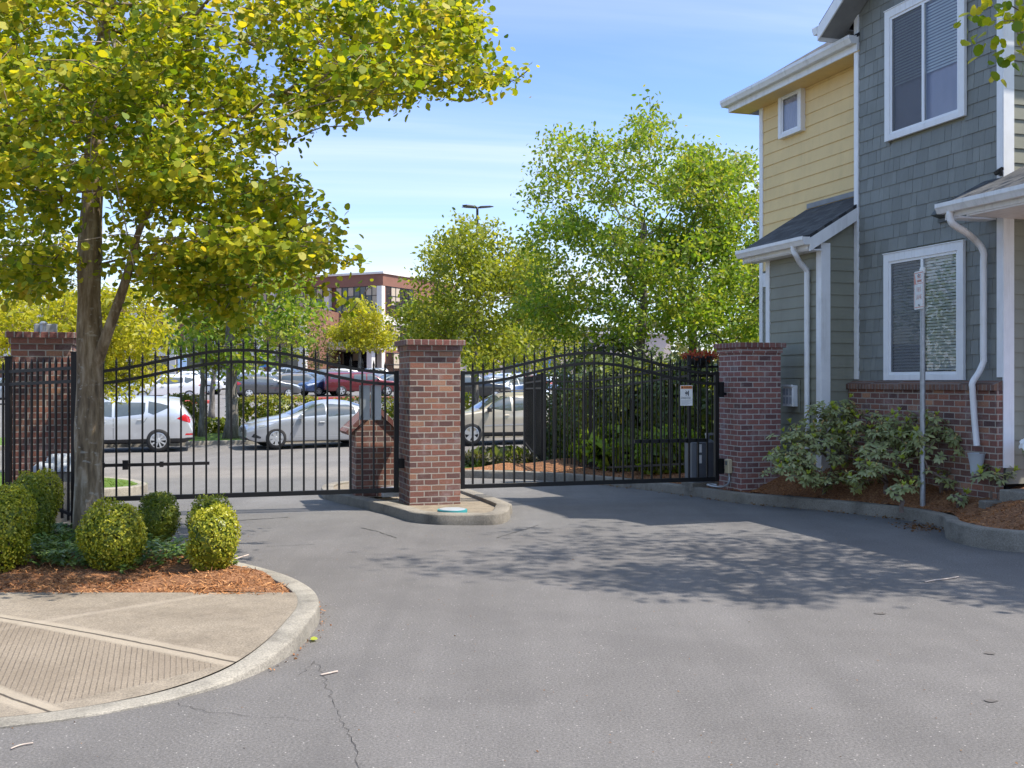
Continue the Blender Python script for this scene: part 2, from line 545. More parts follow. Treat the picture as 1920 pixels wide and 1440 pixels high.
def make_tree(name, label, base, trunk_top, r0, targets, leaf, shape, nl, size, spread, seed, bark='bark2', up=.6, flat=.6,
              r1=None, group=None, cat='tree', step=.5, droop=.0, rtip=.006, lean=None, sides=8, crown_name='crown'):
    rg = np.random.default_rng(seed)
    base = Vector(base); top = Vector(trunk_top)
    root = thing(name, label, cat, base, 0, group)
    m = 7
    tp = []
    for i in range(m):
        u = i / (m - 1)
        p = base.lerp(top, u)
        if 0 < i < m - 1: p += Vector((rg.normal() * .03, rg.normal() * .03, 0)) * (top - base).length * .3
        tp.append(p)
    nodes, par, tips = skeleton(tp, targets, rg, step)
    mb = MB()
    r1 = r1 or r0 * .6
    rel = [p - base for p in nodes]
    rads = [r0 * 1.35] + [r0 + (r1 - r0) * i / (m - 1) for i in range(1, m)]
    mb.tube(rel[:m], rads, 12)
    branch_mesh(mb, rel, par, m, r1 * .8, rtip, .5, 6)
    mb.build('trunk', MT[bark], root, smooth=True)
    # leaves gather round each tip and along the last stretch of its branch
    tip = np.array([tuple(rel[t]) for t in tips])
    pr = np.array([tuple(rel[par[t]]) for t in tips])
    n = len(tip) * nl
    idx = np.repeat(np.arange(len(tip)), nl)
    u = rg.random((n, 1)) ** .7
    C = pr[idx] * (1 - u) * .6 + tip[idx] * (u + (1 - u) * .4)
    off = rg.normal(size=(n, 3)) * spread
    off[:, 2] *= flat
    C = C + off
    C[:, 2] -= droop * np.abs(rg.normal(size=n)) * spread
    N = rnd_dirs(rg, n, up)
    T = rg.normal(size=(n, 3)); T[:, 2] -= .6
    S = size * rg.uniform(.65, 1.25, n)
    leaf_mesh(crown_name, C, N, T, S, shape, LF[leaf], root)
    return root


def shrub_leaves(rg, n, radii, c=(0, 0, 0), shell=.75, lump=.08, boxy=2.6):
    """points in the outer shell of a clipped, slightly lumpy rounded body, with outward normals"""
    d = rg.normal(size=(n, 3)); d /= np.linalg.norm(d, axis=1, keepdims=True)
    q = (np.abs(d) ** boxy).sum(axis=1) ** (-1 / boxy)
    rr = q * (shell + (1 - shell) * rg.random(n) ** .5)
    ph = rg.uniform(0, 6.28, 6); fq = rg.uniform(3, 6, (6, 3))
    l = sum(np.sin(d @ fq[i] + ph[i]) for i in range(6)) / 6
    rr = rr * (1 + lump * l * 2)
    p = d * rr[:, None] * np.array(radii) + np.array(c)
    return p, d
# ================================================================ world, sun, camera
SC.render.engine = 'CYCLES'
SC.view_settings.view_transform = 'Standard'
SC.view_settings.look = 'None'
SC.view_settings.exposure = 1.5
SC.view_settings.gamma = 1
SC.cycles.use_denoising = True
SC.cycles.max_bounces = 8
SC.cycles.transparent_max_bounces = 12
SC.cycles.caustics_reflective = False; SC.cycles.caustics_refractive = False

SUN_EL = R(60)
SH = Vector((.99, -.13, 0)).normalized()
W = bpy.data.worlds.new('World'); SC.world = W; W.use_nodes = True
wn = W.node_tree
bg = wn.nodes['Background']
sky = nd(wn, 'ShaderNodeTexSky', sky_type='NISHITA')
sky.sun_disc = False
sky.sun_elevation = SUN_EL
sky.sun_rotation = math.atan2(SH.x, SH.y)
sky.air_density = 1.0; sky.dust_density = .7; sky.ozone_density = 2.0
dirv = wn.nodes.new('ShaderNodeTexCoord').outputs['Generated']
sep = nd(wn, 'ShaderNodeSeparateXYZ', {0: dirv})
# thin cloud: a flat layer seen in perspective
zc = math_(wn, 'MAXIMUM', sep.outputs[2], .02)
u = math_(wn, 'DIVIDE', sep.outputs[0], math_(wn, 'ADD', zc, .12))
v = math_(wn, 'DIVIDE', sep.outputs[1], math_(wn, 'ADD', zc, .12))
cv = nd(wn, 'ShaderNodeCombineXYZ', {0: u, 1: v, 2: 0.0}).outputs[0]
mp = nd(wn, 'ShaderNodeMapping', {'Vector': cv, 'Rotation': (0, 0, R(-52)), 'Scale': (.4, 1.5, 1), 'Location': (.35, .1, 0)})
n1 = nd(wn, 'ShaderNodeTexNoise', {'Vector': mp.outputs[0], 'Scale': .8, 'Detail': 7, 'Roughness': .56, 'Distortion': .5}).outputs['Fac']
low = ramp(wn, sep.outputs[2], [(.0, 1.0), (.10, .95), (.21, .35), (.34, .05), (.6, .0)])
cl = math_(wn, 'ADD', math_(wn, 'MULTIPLY', n1, .8), math_(wn, 'MULTIPLY', low, .26))
cf = ramp(wn, cl, [(.40, 0), (.52, .16), (.64, .5), (.80, .95)])
tint = ramp(wn, sep.outputs[2], [(.0, (.62, .66, .74)), (.08, (.52, .57, .70)), (.2, (.44, .50, .66)), (.35, (.44, .475, .68)), (.5, (1.05, 1.0, .90)), (1.0, (1.15, 1.08, .95))])
skc = mixc(wn, 1.0, sky.outputs[0], tint, 'MULTIPLY')
cc = mixc(wn, cf, skc, (2.75, 2.9, 3.1))
wn.links.new(cc, bg.inputs['Color'])
bg.inputs['Strength'].default_value = .15

sun = bpy.data.lights.new('sun', 'SUN'); sun.energy = 3.0; sun.angle = R(.55); sun.color = (1, .93, .82)
so = bpy.data.objects.new('sun', sun); link(so)
sv = Vector((SH.x * math.cos(SUN_EL), SH.y * math.cos(SUN_EL), math.sin(SUN_EL)))
so.rotation_euler = (-sv).to_track_quat('-Z', 'Y').to_euler()
so.location = (20, 0, 40)

cam = bpy.data.cameras.new('camera'); co_ = bpy.data.objects.new('camera', cam); link(co_)
cam.sensor_width = 36; cam.lens = 36 * F / 1920
cam.shift_y = (HZ - 720) / 1920
cam.clip_end = 3000; cam.clip_start = .1
co_.location = (0, 0, EYE); co_.rotation_euler = (R(90), 0, 0)
SC.camera = co_


# ================================================================ ground
def M_asphalt():
    m, nt, b, o = new_mat('asphalt')
    co = objco(nt)
    sp = nd(nt, 'ShaderNodeSeparateXYZ', {0: co})
    big = noise(nt, co, .35, 5, .6)
    mid = noise(nt, co, 2.2, 5, .6)
    fine = noise(nt, co, 70, 5, .8)
    stv = nd(nt, 'ShaderNodeMapping', {'Vector': co, 'Rotation': (0, 0, R(14)), 'Scale': (1.6, .12, 1)}).outputs[0]
    streak = noise(nt, stv, 1.0, 5, .6)
    c = ramp(nt, big, [(.3, (.099, .0925, .0875)), (.55, (.116, .109, .104)), (.75, (.131, .1235, .118))])
    c = mixc(nt, .55, c, ramp(nt, mid, [(.3, .88), (.7, 1.1)]), 'MULTIPLY')
    c = mixc(nt, .6, c, ramp(nt, streak, [(.35, .86), (.65, 1.12)]), 'MULTIPLY')
    c = mixc(nt, .9, c, ramp(nt, fine, [(.36, .5), (.47, .95), (.54, 1.05), (.64, 1.7)]), 'MULTIPLY')
    ptc = noise(nt, co, .8, 3, .5)
    c = mixc(nt, ramp(nt, ptc, [(.56, 0), (.585, .16)]), c, (.075, .07, .068))
    tyre = noise(nt, nd(nt, 'ShaderNodeMapping', {'Vector': co, 'Rotation': (0, 0, R(8)), 'Scale': (2.6, .05, 1)}).outputs[0], 1.0, 3, .5)
    c = mixc(nt, ramp(nt, tyre, [(.55, 0), (.68, .22)]), c, (.07, .066, .064))
    # pale stone chips showing in the surface
    vo = nd(nt, 'ShaderNodeTexVoronoi', {'Vector': co, 'Scale': 30.0, 'Randomness': 1.0})
    chip = math_(nt, 'MULTIPLY', ramp(nt, vo.outputs['Distance'], [(.10, 1), (.15, 0)]), ramp(nt, vo.outputs['Color'], [(.70, 0), (.72, 1)]))
    c = mixc(nt, math_(nt, 'MULTIPLY', chip, .7), c, (.46, .43, .40))
    vo2 = nd(nt, 'ShaderNodeTexVoronoi', {'Vector': co, 'Scale': 17.0, 'Randomness': 1.0})
    pit = math_(nt, 'MULTIPLY', ramp(nt, vo2.outputs['Distance'], [(.07, 1), (.16, 0)]), ramp(nt, vo2.outputs['Color'], [(.62, 0), (.64, 1)]))
    c = mixc(nt, math_(nt, 'MULTIPLY', pit, .6), c, (.045, .04, .038))
    # the newer lane through the gate is greyer, the street beyond paler, the far lot pale grey
    lane = ramp(nt, math_(nt, 'ADD', math_(nt, 'DIVIDE', sp.outputs[1], 100.0), math_(nt, 'MULTIPLY', big, .02)),
                [(.0, (1, 1, 1)), (.12, (1.0, 1.0, 1.02)), (.145, (1.02, 1.05, 1.08)), (.21, (1.1, 1.13, 1.15)), (.225, (1.5, 1.46, 1.4)), (.25, (1.5, 1.46, 1.4)), (.265, (1.2, 1.2, 1.2)), (.5, (1.3, 1.3, 1.3))])
    c = mixc(nt, 1.0, c, lane, 'MULTIPLY')
    # beyond the lot: meadow
    far = ramp(nt, math_(nt, 'DIVIDE', sp.outputs[1], 400.0), [(.45, 0), (.5, 1)])
    c = mixc(nt, far, c, (.06, .08, .03))
    nt.links.new(c, b.inputs['Base Color'])
    b.inputs['Roughness'].default_value = .85
    b.inputs['Specular IOR Level'].default_value = .35
    bump(nt, b, math_(nt, 'ADD', fine, math_(nt, 'MULTIPLY', mid, .4)), .5, .008)
    return m


def M_concrete(name, c=(.36, .33, .28), scale=1.0, dirt=.4):
    m, nt, b, o = new_mat(name)
    co = objco(nt)
    big = noise(nt, co, 1.3 * scale, 6, .65)
    fine = noise(nt, co, 75, 5, .8)
    cc = ramp(nt, big, [(.28, [x * (1 - dirt) for x in c]), (.5, c), (.75, [x * 1.2 for x in c])])
    cc = mixc(nt, .8, cc, ramp(nt, fine, [(.36, .55), (.5, 1), (.64, 1.4)]), 'MULTIPLY')
    vo = nd(nt, 'ShaderNodeTexVoronoi', {'Vector': co, 'Scale': 60.0})
    ag = math_(nt, 'MULTIPLY', ramp(nt, vo.outputs['Distance'], [(.15, 1), (.3, 0)]), ramp(nt, vo.outputs['Color'], [(.6, 0), (.62, 1)]))
    cc = mixc(nt, math_(nt, 'MULTIPLY', ag, .4), cc, [x * .45 for x in c])
    st = noise(nt, co, 5 * scale, 5, .7)
    cc = mixc(nt, math_(nt, 'MULTIPLY', ramp(nt, st, [(.55, 0), (.7, 1)]), dirt), cc, (.12, .105, .085))
    nt.links.new(cc, b.inputs['Base Color']); b.inputs['Roughness'].default_value = .9
    bump(nt, b, fine, .5, .006)
    return m


MT['asphalt'] = M_asphalt()
MT['kerb'] = M_concrete('kerb_concrete', (.25, .228, .19), 1.4, .5)
MT['kerb_dark'] = M_concrete('worn_kerb_concrete', (.19, .17, .14), 1.4, .55)
MT['crack'] = M_plain('crack_dark', (.022, .02, .018), .95)
MT['seam'] = M_plain('seam_dark', (.05, .048, .046), .95)


def M_ground_mulch():
    m, nt, b, o = new_mat('mulch')
    co = objco(nt)
    f = noise(nt, co, 38, 6, .75)
    big = noise(nt, co, 2.5, 4)
    c = ramp(nt, f, [(.3, (.065, .026, .012)), (.45, (.19, .08, .032)), (.56, (.32, .145, .06)), (.72, (.5, .29, .15))])
    c = mixc(nt, .5, c, ramp(nt, big, [(.3, .7), (.7, 1.15)]), 'MULTIPLY')
    nt.links.new(c, b.inputs['Base Color']); b.inputs['Roughness'].default_value = .95
    bump(nt, b, f, 1.0, .03)
    return m


MT['mulchbed'] = M_ground_mulch()


def M_lawn():
    m, nt, b, o = new_mat('lawn')
    co = objco(nt)
    f = noise(nt, co, 14, 6, .7)
    c = ramp(nt, f, [(.3, (.05, .10, .012)), (.55, (.09, .155, .016)), (.75, (.16, .2, .03))])
    nt.links.new(c, b.inputs['Base Color']); b.inputs['Roughness'].default_value = .95
    bump(nt, b, f, 1.0, .04)
    return m


MT['lawn'] = M_lawn()

mb = MB()
ys = [-40, -10, 0, 3, 6, 9, 12, 14, 17, 20, 24, 28, 32, 36, 40, 45, 52, 58, 65, 74, 83, 95, 108, 120, 135, 150, 180, 220, 300, 420, 600, 900]
xs = [-700, -300, -120, -60, -30, -15, -7, 0, 7, 15, 30, 60, 120, 300, 700]
vs = [(x, y, gz(y)) for y in ys for x in xs]
nx = len(xs)
mb.add(vs, [(j * nx + i, j * nx + i + 1, (j + 1) * nx + i + 1, (j + 1) * nx + i) for j in range(len(ys) - 1) for i in range(nx - 1)])
tag(mb.build('road', MT['asphalt'], smooth=True), kind='structure')


def catmull(pts, k=6):
    pts = [Vector(p) for p in pts]; out = []
    for i in range(len(pts) - 1):
        p0 = pts[max(0, i - 1)]; p1 = pts[i]; p2 = pts[i + 1]; p3 = pts[min(len(pts) - 1, i + 2)]
        for s in range(k):
            t = s / k
            out.append(.5 * ((2 * p1) + (p2 - p0) * t + (2 * p0 - 5 * p1 + 4 * p2 - p3) * t * t + (3 * p1 - p0 - 3 * p2 + p3) * t ** 3))
    out.append(pts[-1])
    return out


def sweep_kerb(name, path, width, hf, side=1, mat='kerb', closed=False, kind='structure', wob=.004):
    """path = foot of the road face; the kerb body lies to the left of travel when side=1"""
    mb = MB(); n = len(path); vs = []
    rg = random.Random(len(path))
    for i, p in enumerate(path):
        a = path[(i - 1) % n] if closed else path[max(0, i - 1)]
        c = path[(i + 1) % n] if closed else path[min(n - 1, i + 1)]
        t = (c - a); t.z = 0; t.normalize()
        nrm = Vector((-t.y, t.x, 0)) * side
        h = hf(p); g = gz(p.y)
        r = min(.02, h * .3)
        for off, z in ((0, g - .06), (.006 + rg.uniform(-wob, wob), g + h - r), (.012, g + h - r * .35), (.03, g + h), (width - .015, g + h + .002), (width, g + h - .006), (width, g - .06)):
            q = p + nrm * off
            vs.append((q.x, q.y, z))
    k = 7; fs = []
    m = n if closed else n - 1
    for i in range(m):
        j = (i + 1) % n
        for q in range(k - 1):
            f = (i * k + q, j * k + q, j * k + q + 1, i * k + q + 1)
            fs.append(f if side == -1 else f[::-1])
    if not closed:
        fs.append(tuple(range(k))); fs.append(tuple(reversed(range((n - 1) * k, n * k))))
    mb.add(vs, fs)
    o = mb.build(name, MT[mat], auto=40)
    return tag(o, kind=kind)


def sst(a, b, x):
    t = min(1, max(0, (x - a) / (b - a))); return t * t * (3 - 2 * t)


# ---- near left corner: dropped kerb, grooved ramp, planting bed
def hk(p): return .012 + .105 * sst(5.7, 7.4, p.y)


KL = [Vector((-7.5, 4.55, 0)), Vector((-4.6, 4.85, 0)), Vector((-3.3, 5.12, 0))] + [G(*q) for q in ((0, 1367), (167, 1345), (333, 1312), (467, 1271), (548, 1227), (590, 1183))] + \
     [Vector((-1.43, 7.95, 0)), Vector((-1.57, 8.42, 0)), Vector((-1.83, 8.92, 0)), Vector((-2.14, 9.33, 0)), Vector((-2.55, 9.74, 0)), Vector((-3.2, 10.25, 0)), Vector((-4.1, 10.9, 0)), Vector((-5.0, 11.7, 0)), Vector((-5.6, 13.0, 0)), Vector((-5.9, 14.2, 0))]
KLs = catmull(KL, 6)
sweep_kerb('kerb', KLs, .17, hk, 1)


def inner_x(path, off, side=1):
    ys_, xs_ = [], []
    for i, p in enumerate(path):
        t = (path[min(len(path) - 1, i + 1)] - path[max(0, i - 1)]); t.z = 0; t.normalize()
        q = p + Vector((-t.y, t.x, 0)) * side * off
        ys_.append(q.y); xs_.append(q.x)
    return ys_, xs_


ky, kx = inner_x(KLs, .165)


def pad_xr(y): return float(np.interp(y, ky, kx))


def patch(name, y0, y1, ny, xl, xr, nx, zf, mat, kind='structure', seed=0, rough=0.0):
    mb = MB(); vs = []; rg = random.Random(seed)
    for j in range(ny + 1):
        y = y0 + (y1 - y0) * j / ny
        a, b = xl(y), xr(y)
        for i in range(nx + 1):
            x = a + (b - a) * i / nx
            vs.append((x, y, zf(x, y) + rg.uniform(-rough, rough)))
    fs = [(j * (nx + 1) + i, j * (nx + 1) + i + 1, (j + 1) * (nx + 1) + i + 1, (j + 1) * (nx + 1) + i) for j in range(ny) for i in range(nx)]
    mb.add(vs, fs)
    return tag(mb.build(name, MT[mat], smooth=True), kind=kind)


MULY = 8.25
j1a, j1b = G(90, 1173, .11), G(462, 1243, .06)
j2a, j2b = G(0, 1297, .03), G(100, 1337, .01)
j3a, j3b = G(60, 1170, .11), G(400, 1115, .11)


def M_pad():
    m, nt, b, o = new_mat('ramp_concrete')
    co = objco(nt)
    sp = nd(nt, 'ShaderNodeSeparateXYZ', {0: co}); X, Y = sp.outputs[0], sp.outputs[1]

    def line(a, c):
        d = (c - a); d.z = 0; d.normalize(); n = Vector((-d.y, d.x))
        k = n.x * a.x + n.y * a.y
        dist = math_(nt, 'SUBTRACT', math_(nt, 'ADD', math_(nt, 'MULTIPLY', X, n.x), math_(nt, 'MULTIPLY', Y, n.y)), k)
        al = math_(nt, 'ADD', math_(nt, 'MULTIPLY', X, d.x), math_(nt, 'MULTIPLY', Y, d.y))
        return dist, al
    wob = math_(nt, 'MULTIPLY', math_(nt, 'SUBTRACT', noise(nt, co, 6, 3), .5), .02)
    d1, a1 = line(j1a, j1b); d2, a2 = line(j2a, j2b); d3, a3 = line(j3a, j3b)
    d1 = math_(nt, 'ADD', d1, wob); d2 = math_(nt, 'ADD', d2, wob); d3 = math_(nt, 'ADD', d3, wob)
    big = noise(nt, co, 1.1, 6, .65); fine = noise(nt, co, 80, 5, .8); mid = noise(nt, co, 7, 5, .7)
    c = ramp(nt, big, [(.3, (.148, .12, .088)), (.52, (.195, .162, .122)), (.75, (.25, .212, .165))])
    c = mixc(nt, .7, c, ramp(nt, mid, [(.3, .8), (.7, 1.15)]), 'MULTIPLY')
    c = mixc(nt, .85, c, ramp(nt, fine, [(.36, .5), (.5, 1), (.64, 1.45)]), 'MULTIPLY')
    c = mixc(nt, math_(nt, 'MULTIPLY', ramp(nt, noise(nt, co, 2.3, 6, .75), [(.5, 0), (.68, .5)]), 1.0), c, (.10, .078, .055))
    # smooth pale tooled margins along the joints
    for d in (d1, d2):
        f = ramp(nt, math_(nt, 'ABSOLUTE', d), [(.055, 1), (.085, 0)])
        c = mixc(nt, math_(nt, 'MULTIPLY', f, .5), c, (.33, .28, .215))
    f3 = math_(nt, 'MULTIPLY', ramp(nt, math_(nt, 'ABSOLUTE', d3), [(.02, 1), (.06, 0)]), ramp(nt, a3, [(.0, 1), (1, 1)]))
    c = mixc(nt, math_(nt, 'MULTIPLY', f3, .35), c, (.31, .265, .21))
    # grooved field between joint 1 and joint 2
    g = math_(nt, 'ADD', math_(nt, 'MULTIPLY', X, E1.x), math_(nt, 'MULTIPLY', Y, E1.y))
    g = math_(nt, 'ADD', g, math_(nt, 'MULTIPLY', wob, .25))
    pp = math_(nt, 'PINGPONG', g, .0165)
    gro = ramp(nt, math_(nt, 'DIVIDE', pp, .0165), [(.0, 1), (.12, 1), (.26, 0)])
    mk = math_(nt, 'MULTIPLY', ramp(nt, math_(nt, 'MULTIPLY', d1, -1.0), [(.075, 0), (.09, 1)]), ramp(nt, d2, [(.075, 0), (.09, 1)]))
    kd, ka = line(G(410, 1248, .05), G(100, 1318, .02))
    mk = math_(nt, 'MULTIPLY', mk, ramp(nt, math_(nt, 'ADD', kd, wob), [(-.02, 0), (.02, 1)]) if False else ramp(nt, math_(nt, 'MULTIPLY', math_(nt, 'ADD', kd, wob), -1.0), [(.0, 0), (.02, 1)]))
    worn = ramp(nt, noise(nt, co, 3.5, 4), [(.3, .45), (.6, 1)])
    gm = math_(nt, 'MULTIPLY', math_(nt, 'MULTIPLY', math_(nt, 'MULTIPLY', gro, mk), worn), ramp(nt, noise(nt, co, 45, 3, .7), [(.4, .15), (.52, 1)]))
    c = mixc(nt, math_(nt, 'MULTIPLY', mk, .4), c, (.17, .13, .092))
    c = mixc(nt, math_(nt, 'MULTIPLY', gm, .5), c, (.065, .05, .036))
    jl = None
    for d in (d1, d2):
        f = ramp(nt, math_(nt, 'ABSOLUTE', d), [(.006, 1), (.011, 0)])
        c = mixc(nt, f, c, (.045, .035, .025))
        jl = f if jl is None else math_(nt, 'MAXIMUM', jl, f)
    nt.links.new(c, b.inputs['Base Color']); b.inputs['Roughness'].default_value = .9
    h = math_(nt, 'SUBTRACT', math_(nt, 'MULTIPLY', fine, .4), math_(nt, 'MAXIMUM', gm, jl))
    bump(nt, b, h, .7, .008)
    return m


MT['pad'] = M_pad()
patch('kerb_ramp_pavement', 4.7, MULY, 60, lambda y: -7.5, pad_xr, 40, lambda x, y: hk(Vector((x, y, 0))) + .0, 'pad')


def bedz(x, y): return .10 + .04 * sst(8.2, 9.2, y) + .22 * sst(10.2, 12.5, y) * sst(-4.2, -5.8, x) + .012 * math.sin(x * 5 + y * 3) + .01 * math.sin(y * 9 - x * 4)


patch('mulch_bed', MULY, 14.0, 44, lambda y: -9.0 - (y - 8) * .3, lambda y: pad_xr(y), 40, bedz, 'mulchbed', seed=2, rough=.012)

# ---- right-hand bed in front of the houses
KR = [(9.5, 10.75), (7.0, 10.72), (6.0, 10.76), (5.3, 10.86), (4.98, 11.08), (4.84, 11.4), (4.82, 11.8), (4.95, 12.2), (5.10, 12.62), (5.10, 12.95), (4.93, 13.46), (4.5, 14.1), (3.95, 14.85), (3.3, 15.6), (2.75, 16.9), (1.9, 18.6), (1.2, 19.6), (.41, 20.35), (-.6, 20.8), (-1.5, 21.1), (-2.2, 21.7)]
KRs = catmull([Vector((a, b, 0)) for a, b in KR], 6)


def hkr(p): return .15 + .06 * sst(12.8, 11.6, p.y)


sweep_kerb('kerb', KRs, .16, hkr, -1, 'kerb_dark')
kry, krx = inner_x(KRs, .155, -1)
_o = sorted(range(len(kry)), key=lambda i: kry[i])
kry = [kry[i] for i in _o]; krx = [krx[i] for i in _o]


def bedr_xl(y): return float(np.interp(y, kry, krx))


def bedrz(x, y):
    d = max(0, x - bedr_xl(y))
    k = .30 if y < 17 else (.30 + (.09 - .30) * sst(17, 19, y))
    top = .62 if y < 17 else .62 - .1 * sst(17, 20, y)
    z = gz(y) + .145 + .05 * sst(12.4, 11.6, y) + min(top - .15, k * d * sst(0, .5, d))
    return z + .012 * math.sin(x * 6 + y * 4) + .01 * math.sin(y * 11 - x * 5)


patch('mulch_bed', 10.92, 21.2, 120, bedr_xl, lambda y: 9.5, 44, bedrz, 'mulchbed', seed=3, rough=.012)
patch('lawn', 21.2, 27.2, 14, lambda y: -2.6 + (y - 21.2) * .05, lambda y: 24, 26, lambda x, y: gz(y) + .12 + min(.3, max(0, x) * .03), 'lawn', seed=4, rough=.015)
KS = catmull([Vector(p) for p in ((-2.2, 21.7, 0), (-2.75, 22.6, 0), (-2.7, 24.5, 0), (-2.5, 26.3, 0), (-1.9, 27.3, 0), (2, 28.6, 0), (20, 34.4, 0))], 5)
sweep_kerb('kerb', KS, .16, lambda p: .14, -1)

# ---- traffic island carrying the middle pillar
IS = [G(*q) for q in ((628, 941), (740, 969), (772, 979), (820, 984), (880, 985), (930, 984), (953, 977), (958, 965))]
ISL = [Vector((-3.15, 17.8, 0)), Vector((-2.95, 16.6, 0))] + IS + [Vector((-.02, 14.3, 0)), Vector((-.35, 15.6, 0)), Vector((-.9, 17.6, 0)), Vector((-1.3, 18.6, 0)), Vector((-2.2, 19.0, 0)), Vector((-2.95, 18.6, 0))]
ISs = []
for i, p in enumerate(ISL):
    a = ISL[(i - 1) % len(ISL)]; c = ISL[(i + 1) % len(ISL)]; e = ISL[(i + 2) % len(ISL)]
    for s in range(5):
        t = s / 5
        ISs.append(.5 * ((2 * p) + (c - a) * t + (2 * a - 5 * p + 4 * c - e) * t * t + (3 * p - a - 3 * c + e) * t ** 3))
for p in ISs: p.z = 0
sweep_kerb('kerb', ISs, .20, lambda p: .13 - .02 * sst(15, 18, p.y), 1, 'kerb_dark', closed=True)
MT['soil'] = M_concrete('gravelly_soil', (.2, .165, .12), 6, .5)
mb = MB()
inn = []
for i, p in enumerate(ISs):
    t = ISs[(i + 1) % len(ISs)] - ISs[i - 1]; t.normalize()
    q = p + Vector((-t.y, t.x, 0)) * .19
    inn.append((q.x, q.y, gz(q.y) + .075))
cx = sum(p[0] for p in inn) / len(inn); cy = sum(p[1] for p in inn) / len(inn)
mb.add(inn + [(cx, cy, gz(cy) + .09)], [(i, (i + 1) % len(inn), len(inn)) for i in range(len(inn))])
tag(mb.build('island_soil', MT['soil'], smooth=True), kind='structure')

# ---- grass nose behind the left gate
KG = catmull([Vector(p) for p in ((-16, 14.4, 0), (-9, 15.5, 0), (-7.0, 16.1, 0), (-6.2, 16.6, 0), (-5.95, 17.2, 0), (-6.15, 17.9, 0), (-7.0, 19.0, 0), (-9.5, 20.6, 0), (-16, 22.8, 0))], 6)
sweep_kerb('kerb', KG, .16, lambda p: .14, 1)
mb = MB(); a_ = KG[:len(KG) // 2 + 1]; b_ = KG[len(KG) // 2:]
rows = []
for p in KG: rows.append((p.x - .0, p.y, gz(p.y)))
inn = []
for i, p in enumerate(KG):
    t = KG[min(len(KG) - 1, i + 1)] - KG[max(0, i - 1)]; t.normalize(); q = p + Vector((-t.y, t.x, 0)) * .155
    inn.append((q.x, q.y, gz(q.y) + .135))
n_ = len(inn); half = n_ // 2
fs = [(i, i + 1, n_ - 2 - i, n_ - 1 - i) for i in range(half)]
mb.add(inn, fs)
tag(mb.build('lawn', MT['lawn'], smooth=True), kind='structure')

# ---- far side of the street: kerb, verge; red-painted kerbs of the parking lot
K0 = Vector((-9.8, 34.4, 0))
KF = [K0 + E1 * s for s in (-60, -30, -15, 0, 8, 16, 24, 32, 60)]
sweep_kerb('kerb', [Vector((p.x, p.y, 0)) for p in catmull(KF, 3)], .16, lambda p: .13, 1)


def verge_line(off): return lambda x: 34.4 + (x + 9.8) * math.tan(PHI) + off


mb = MB(); vs = []
XS = [-70, -45, -30, -22, -16, -12, -8, -4, 0, 4, 8, 12, 18, 30, 50]
for x in XS:
    for off in (.16, 1.5, 4.2):
        y = verge_line(off)(x); vs.append((x, y, gz(y) + (.125 if off < 4 else .10)))
mb.add(vs, [(i * 3 + k, (i + 1) * 3 + k, (i + 1) * 3 + k + 1, i * 3 + k + 1) for i in range(len(XS) - 1) for k in (0, 1)])
tag(mb.build('verge', MT['lawn'], smooth=True), kind='structure')


def strip_mesh(name, pts, w, mat, kind='structure', lift=.004, jit=.0, seed=1):
    """a narrow flat band following the road surface"""
    rg = random.Random(seed); mb = MB(); vs = []
    for i, p in enumerate(pts):
        t = (pts[min(len(pts) - 1, i + 1)] - pts[max(0, i - 1)]); t.z = 0; t.normalize(); nn = Vector((-t.y, t.x, 0))
        ww = w * rg.uniform(.35, 1.3) if jit else w
        q = p + nn * rg.uniform(-jit, jit)
        for s in (-1, 1):
            r = q + nn * s * ww / 2
            vs.append((r.x, r.y, gz(r.y) + lift))
    mb.add(vs, [(2 * i + 1, 2 * i, 2 * i + 2, 2 * i + 3) for i in range(len(pts) - 1)])
    return tag(mb.build(name, MT[mat]), kind=kind)


def crack(pix, w=.008, seed=1, jit=.018, mat='crack'):
    pts = [G(*q) for q in pix]; out = []
    rg = random.Random(seed)
    for a, b in zip(pts[:-1], pts[1:]):
        n = max(2, int((b - a).length / .05))
        for i in range(n): out.append(a.lerp(b, i / n))
    out.append(pts[-1])
    strip_mesh('road_crack', out, w, mat, jit=jit, seed=seed)


crack([(606, 1262), (615, 1290), (628, 1322), (640, 1345), (650, 1370), (664, 1398), (672, 1440), (678, 1500)], .003, 1)
crack([(330, 1320), (390, 1335), (450, 1342), (530, 1347), (600, 1352)], .003, 2)
crack([(560, 1268), (590, 1240), (605, 1262)], .003, 3)
crack([(330, 984), (420, 978), (540, 970)], .03, 4, .004, 'seam')
crack([(676, 990), (706, 996), (742, 1009)], .018, 5, .01, 'seam')
crack([(500, 1025), (590, 1021)], .012, 6, .008, 'seam')
crack([(930, 1009), (1010, 985)], .012, 7, .006, 'seam')
crack([(960, 942), (1040, 937), (1160, 934), (1300, 934)], .02, 8, .004, 'seam')
crack([(1110, 900), (850, 905), (600, 880), (300, 878)], .015, 9, .01, 'seam')


MT['stain'] = M_plain('oil_stain', (.085, .076, .07), .8)


def stain(px, py, rx, ry, seed):
    c = G(px, py); rg = random.Random(seed); mb = MB(); n = 22
    vs = [(c.x, c.y, gz(c.y) + .005)]
    for i in range(n):
        a = 2 * math.pi * i / n; k = rg.uniform(.7, 1.15)
        vs.append((c.x + math.cos(a) * rx * k, c.y + math.sin(a) * ry * k, gz(c.y) + .005))
    mb.add(vs, [(0, 1 + i, 1 + (i + 1) % n) for i in range(n)])
    tag(mb.build('oil_stain', MT['stain']), kind='structure')


for i, q in enumerate(((1650, 1151, .045, .03), (1856, 1226, .04, .03), (1858, 1315, .04, .025))): stain(*q, i)

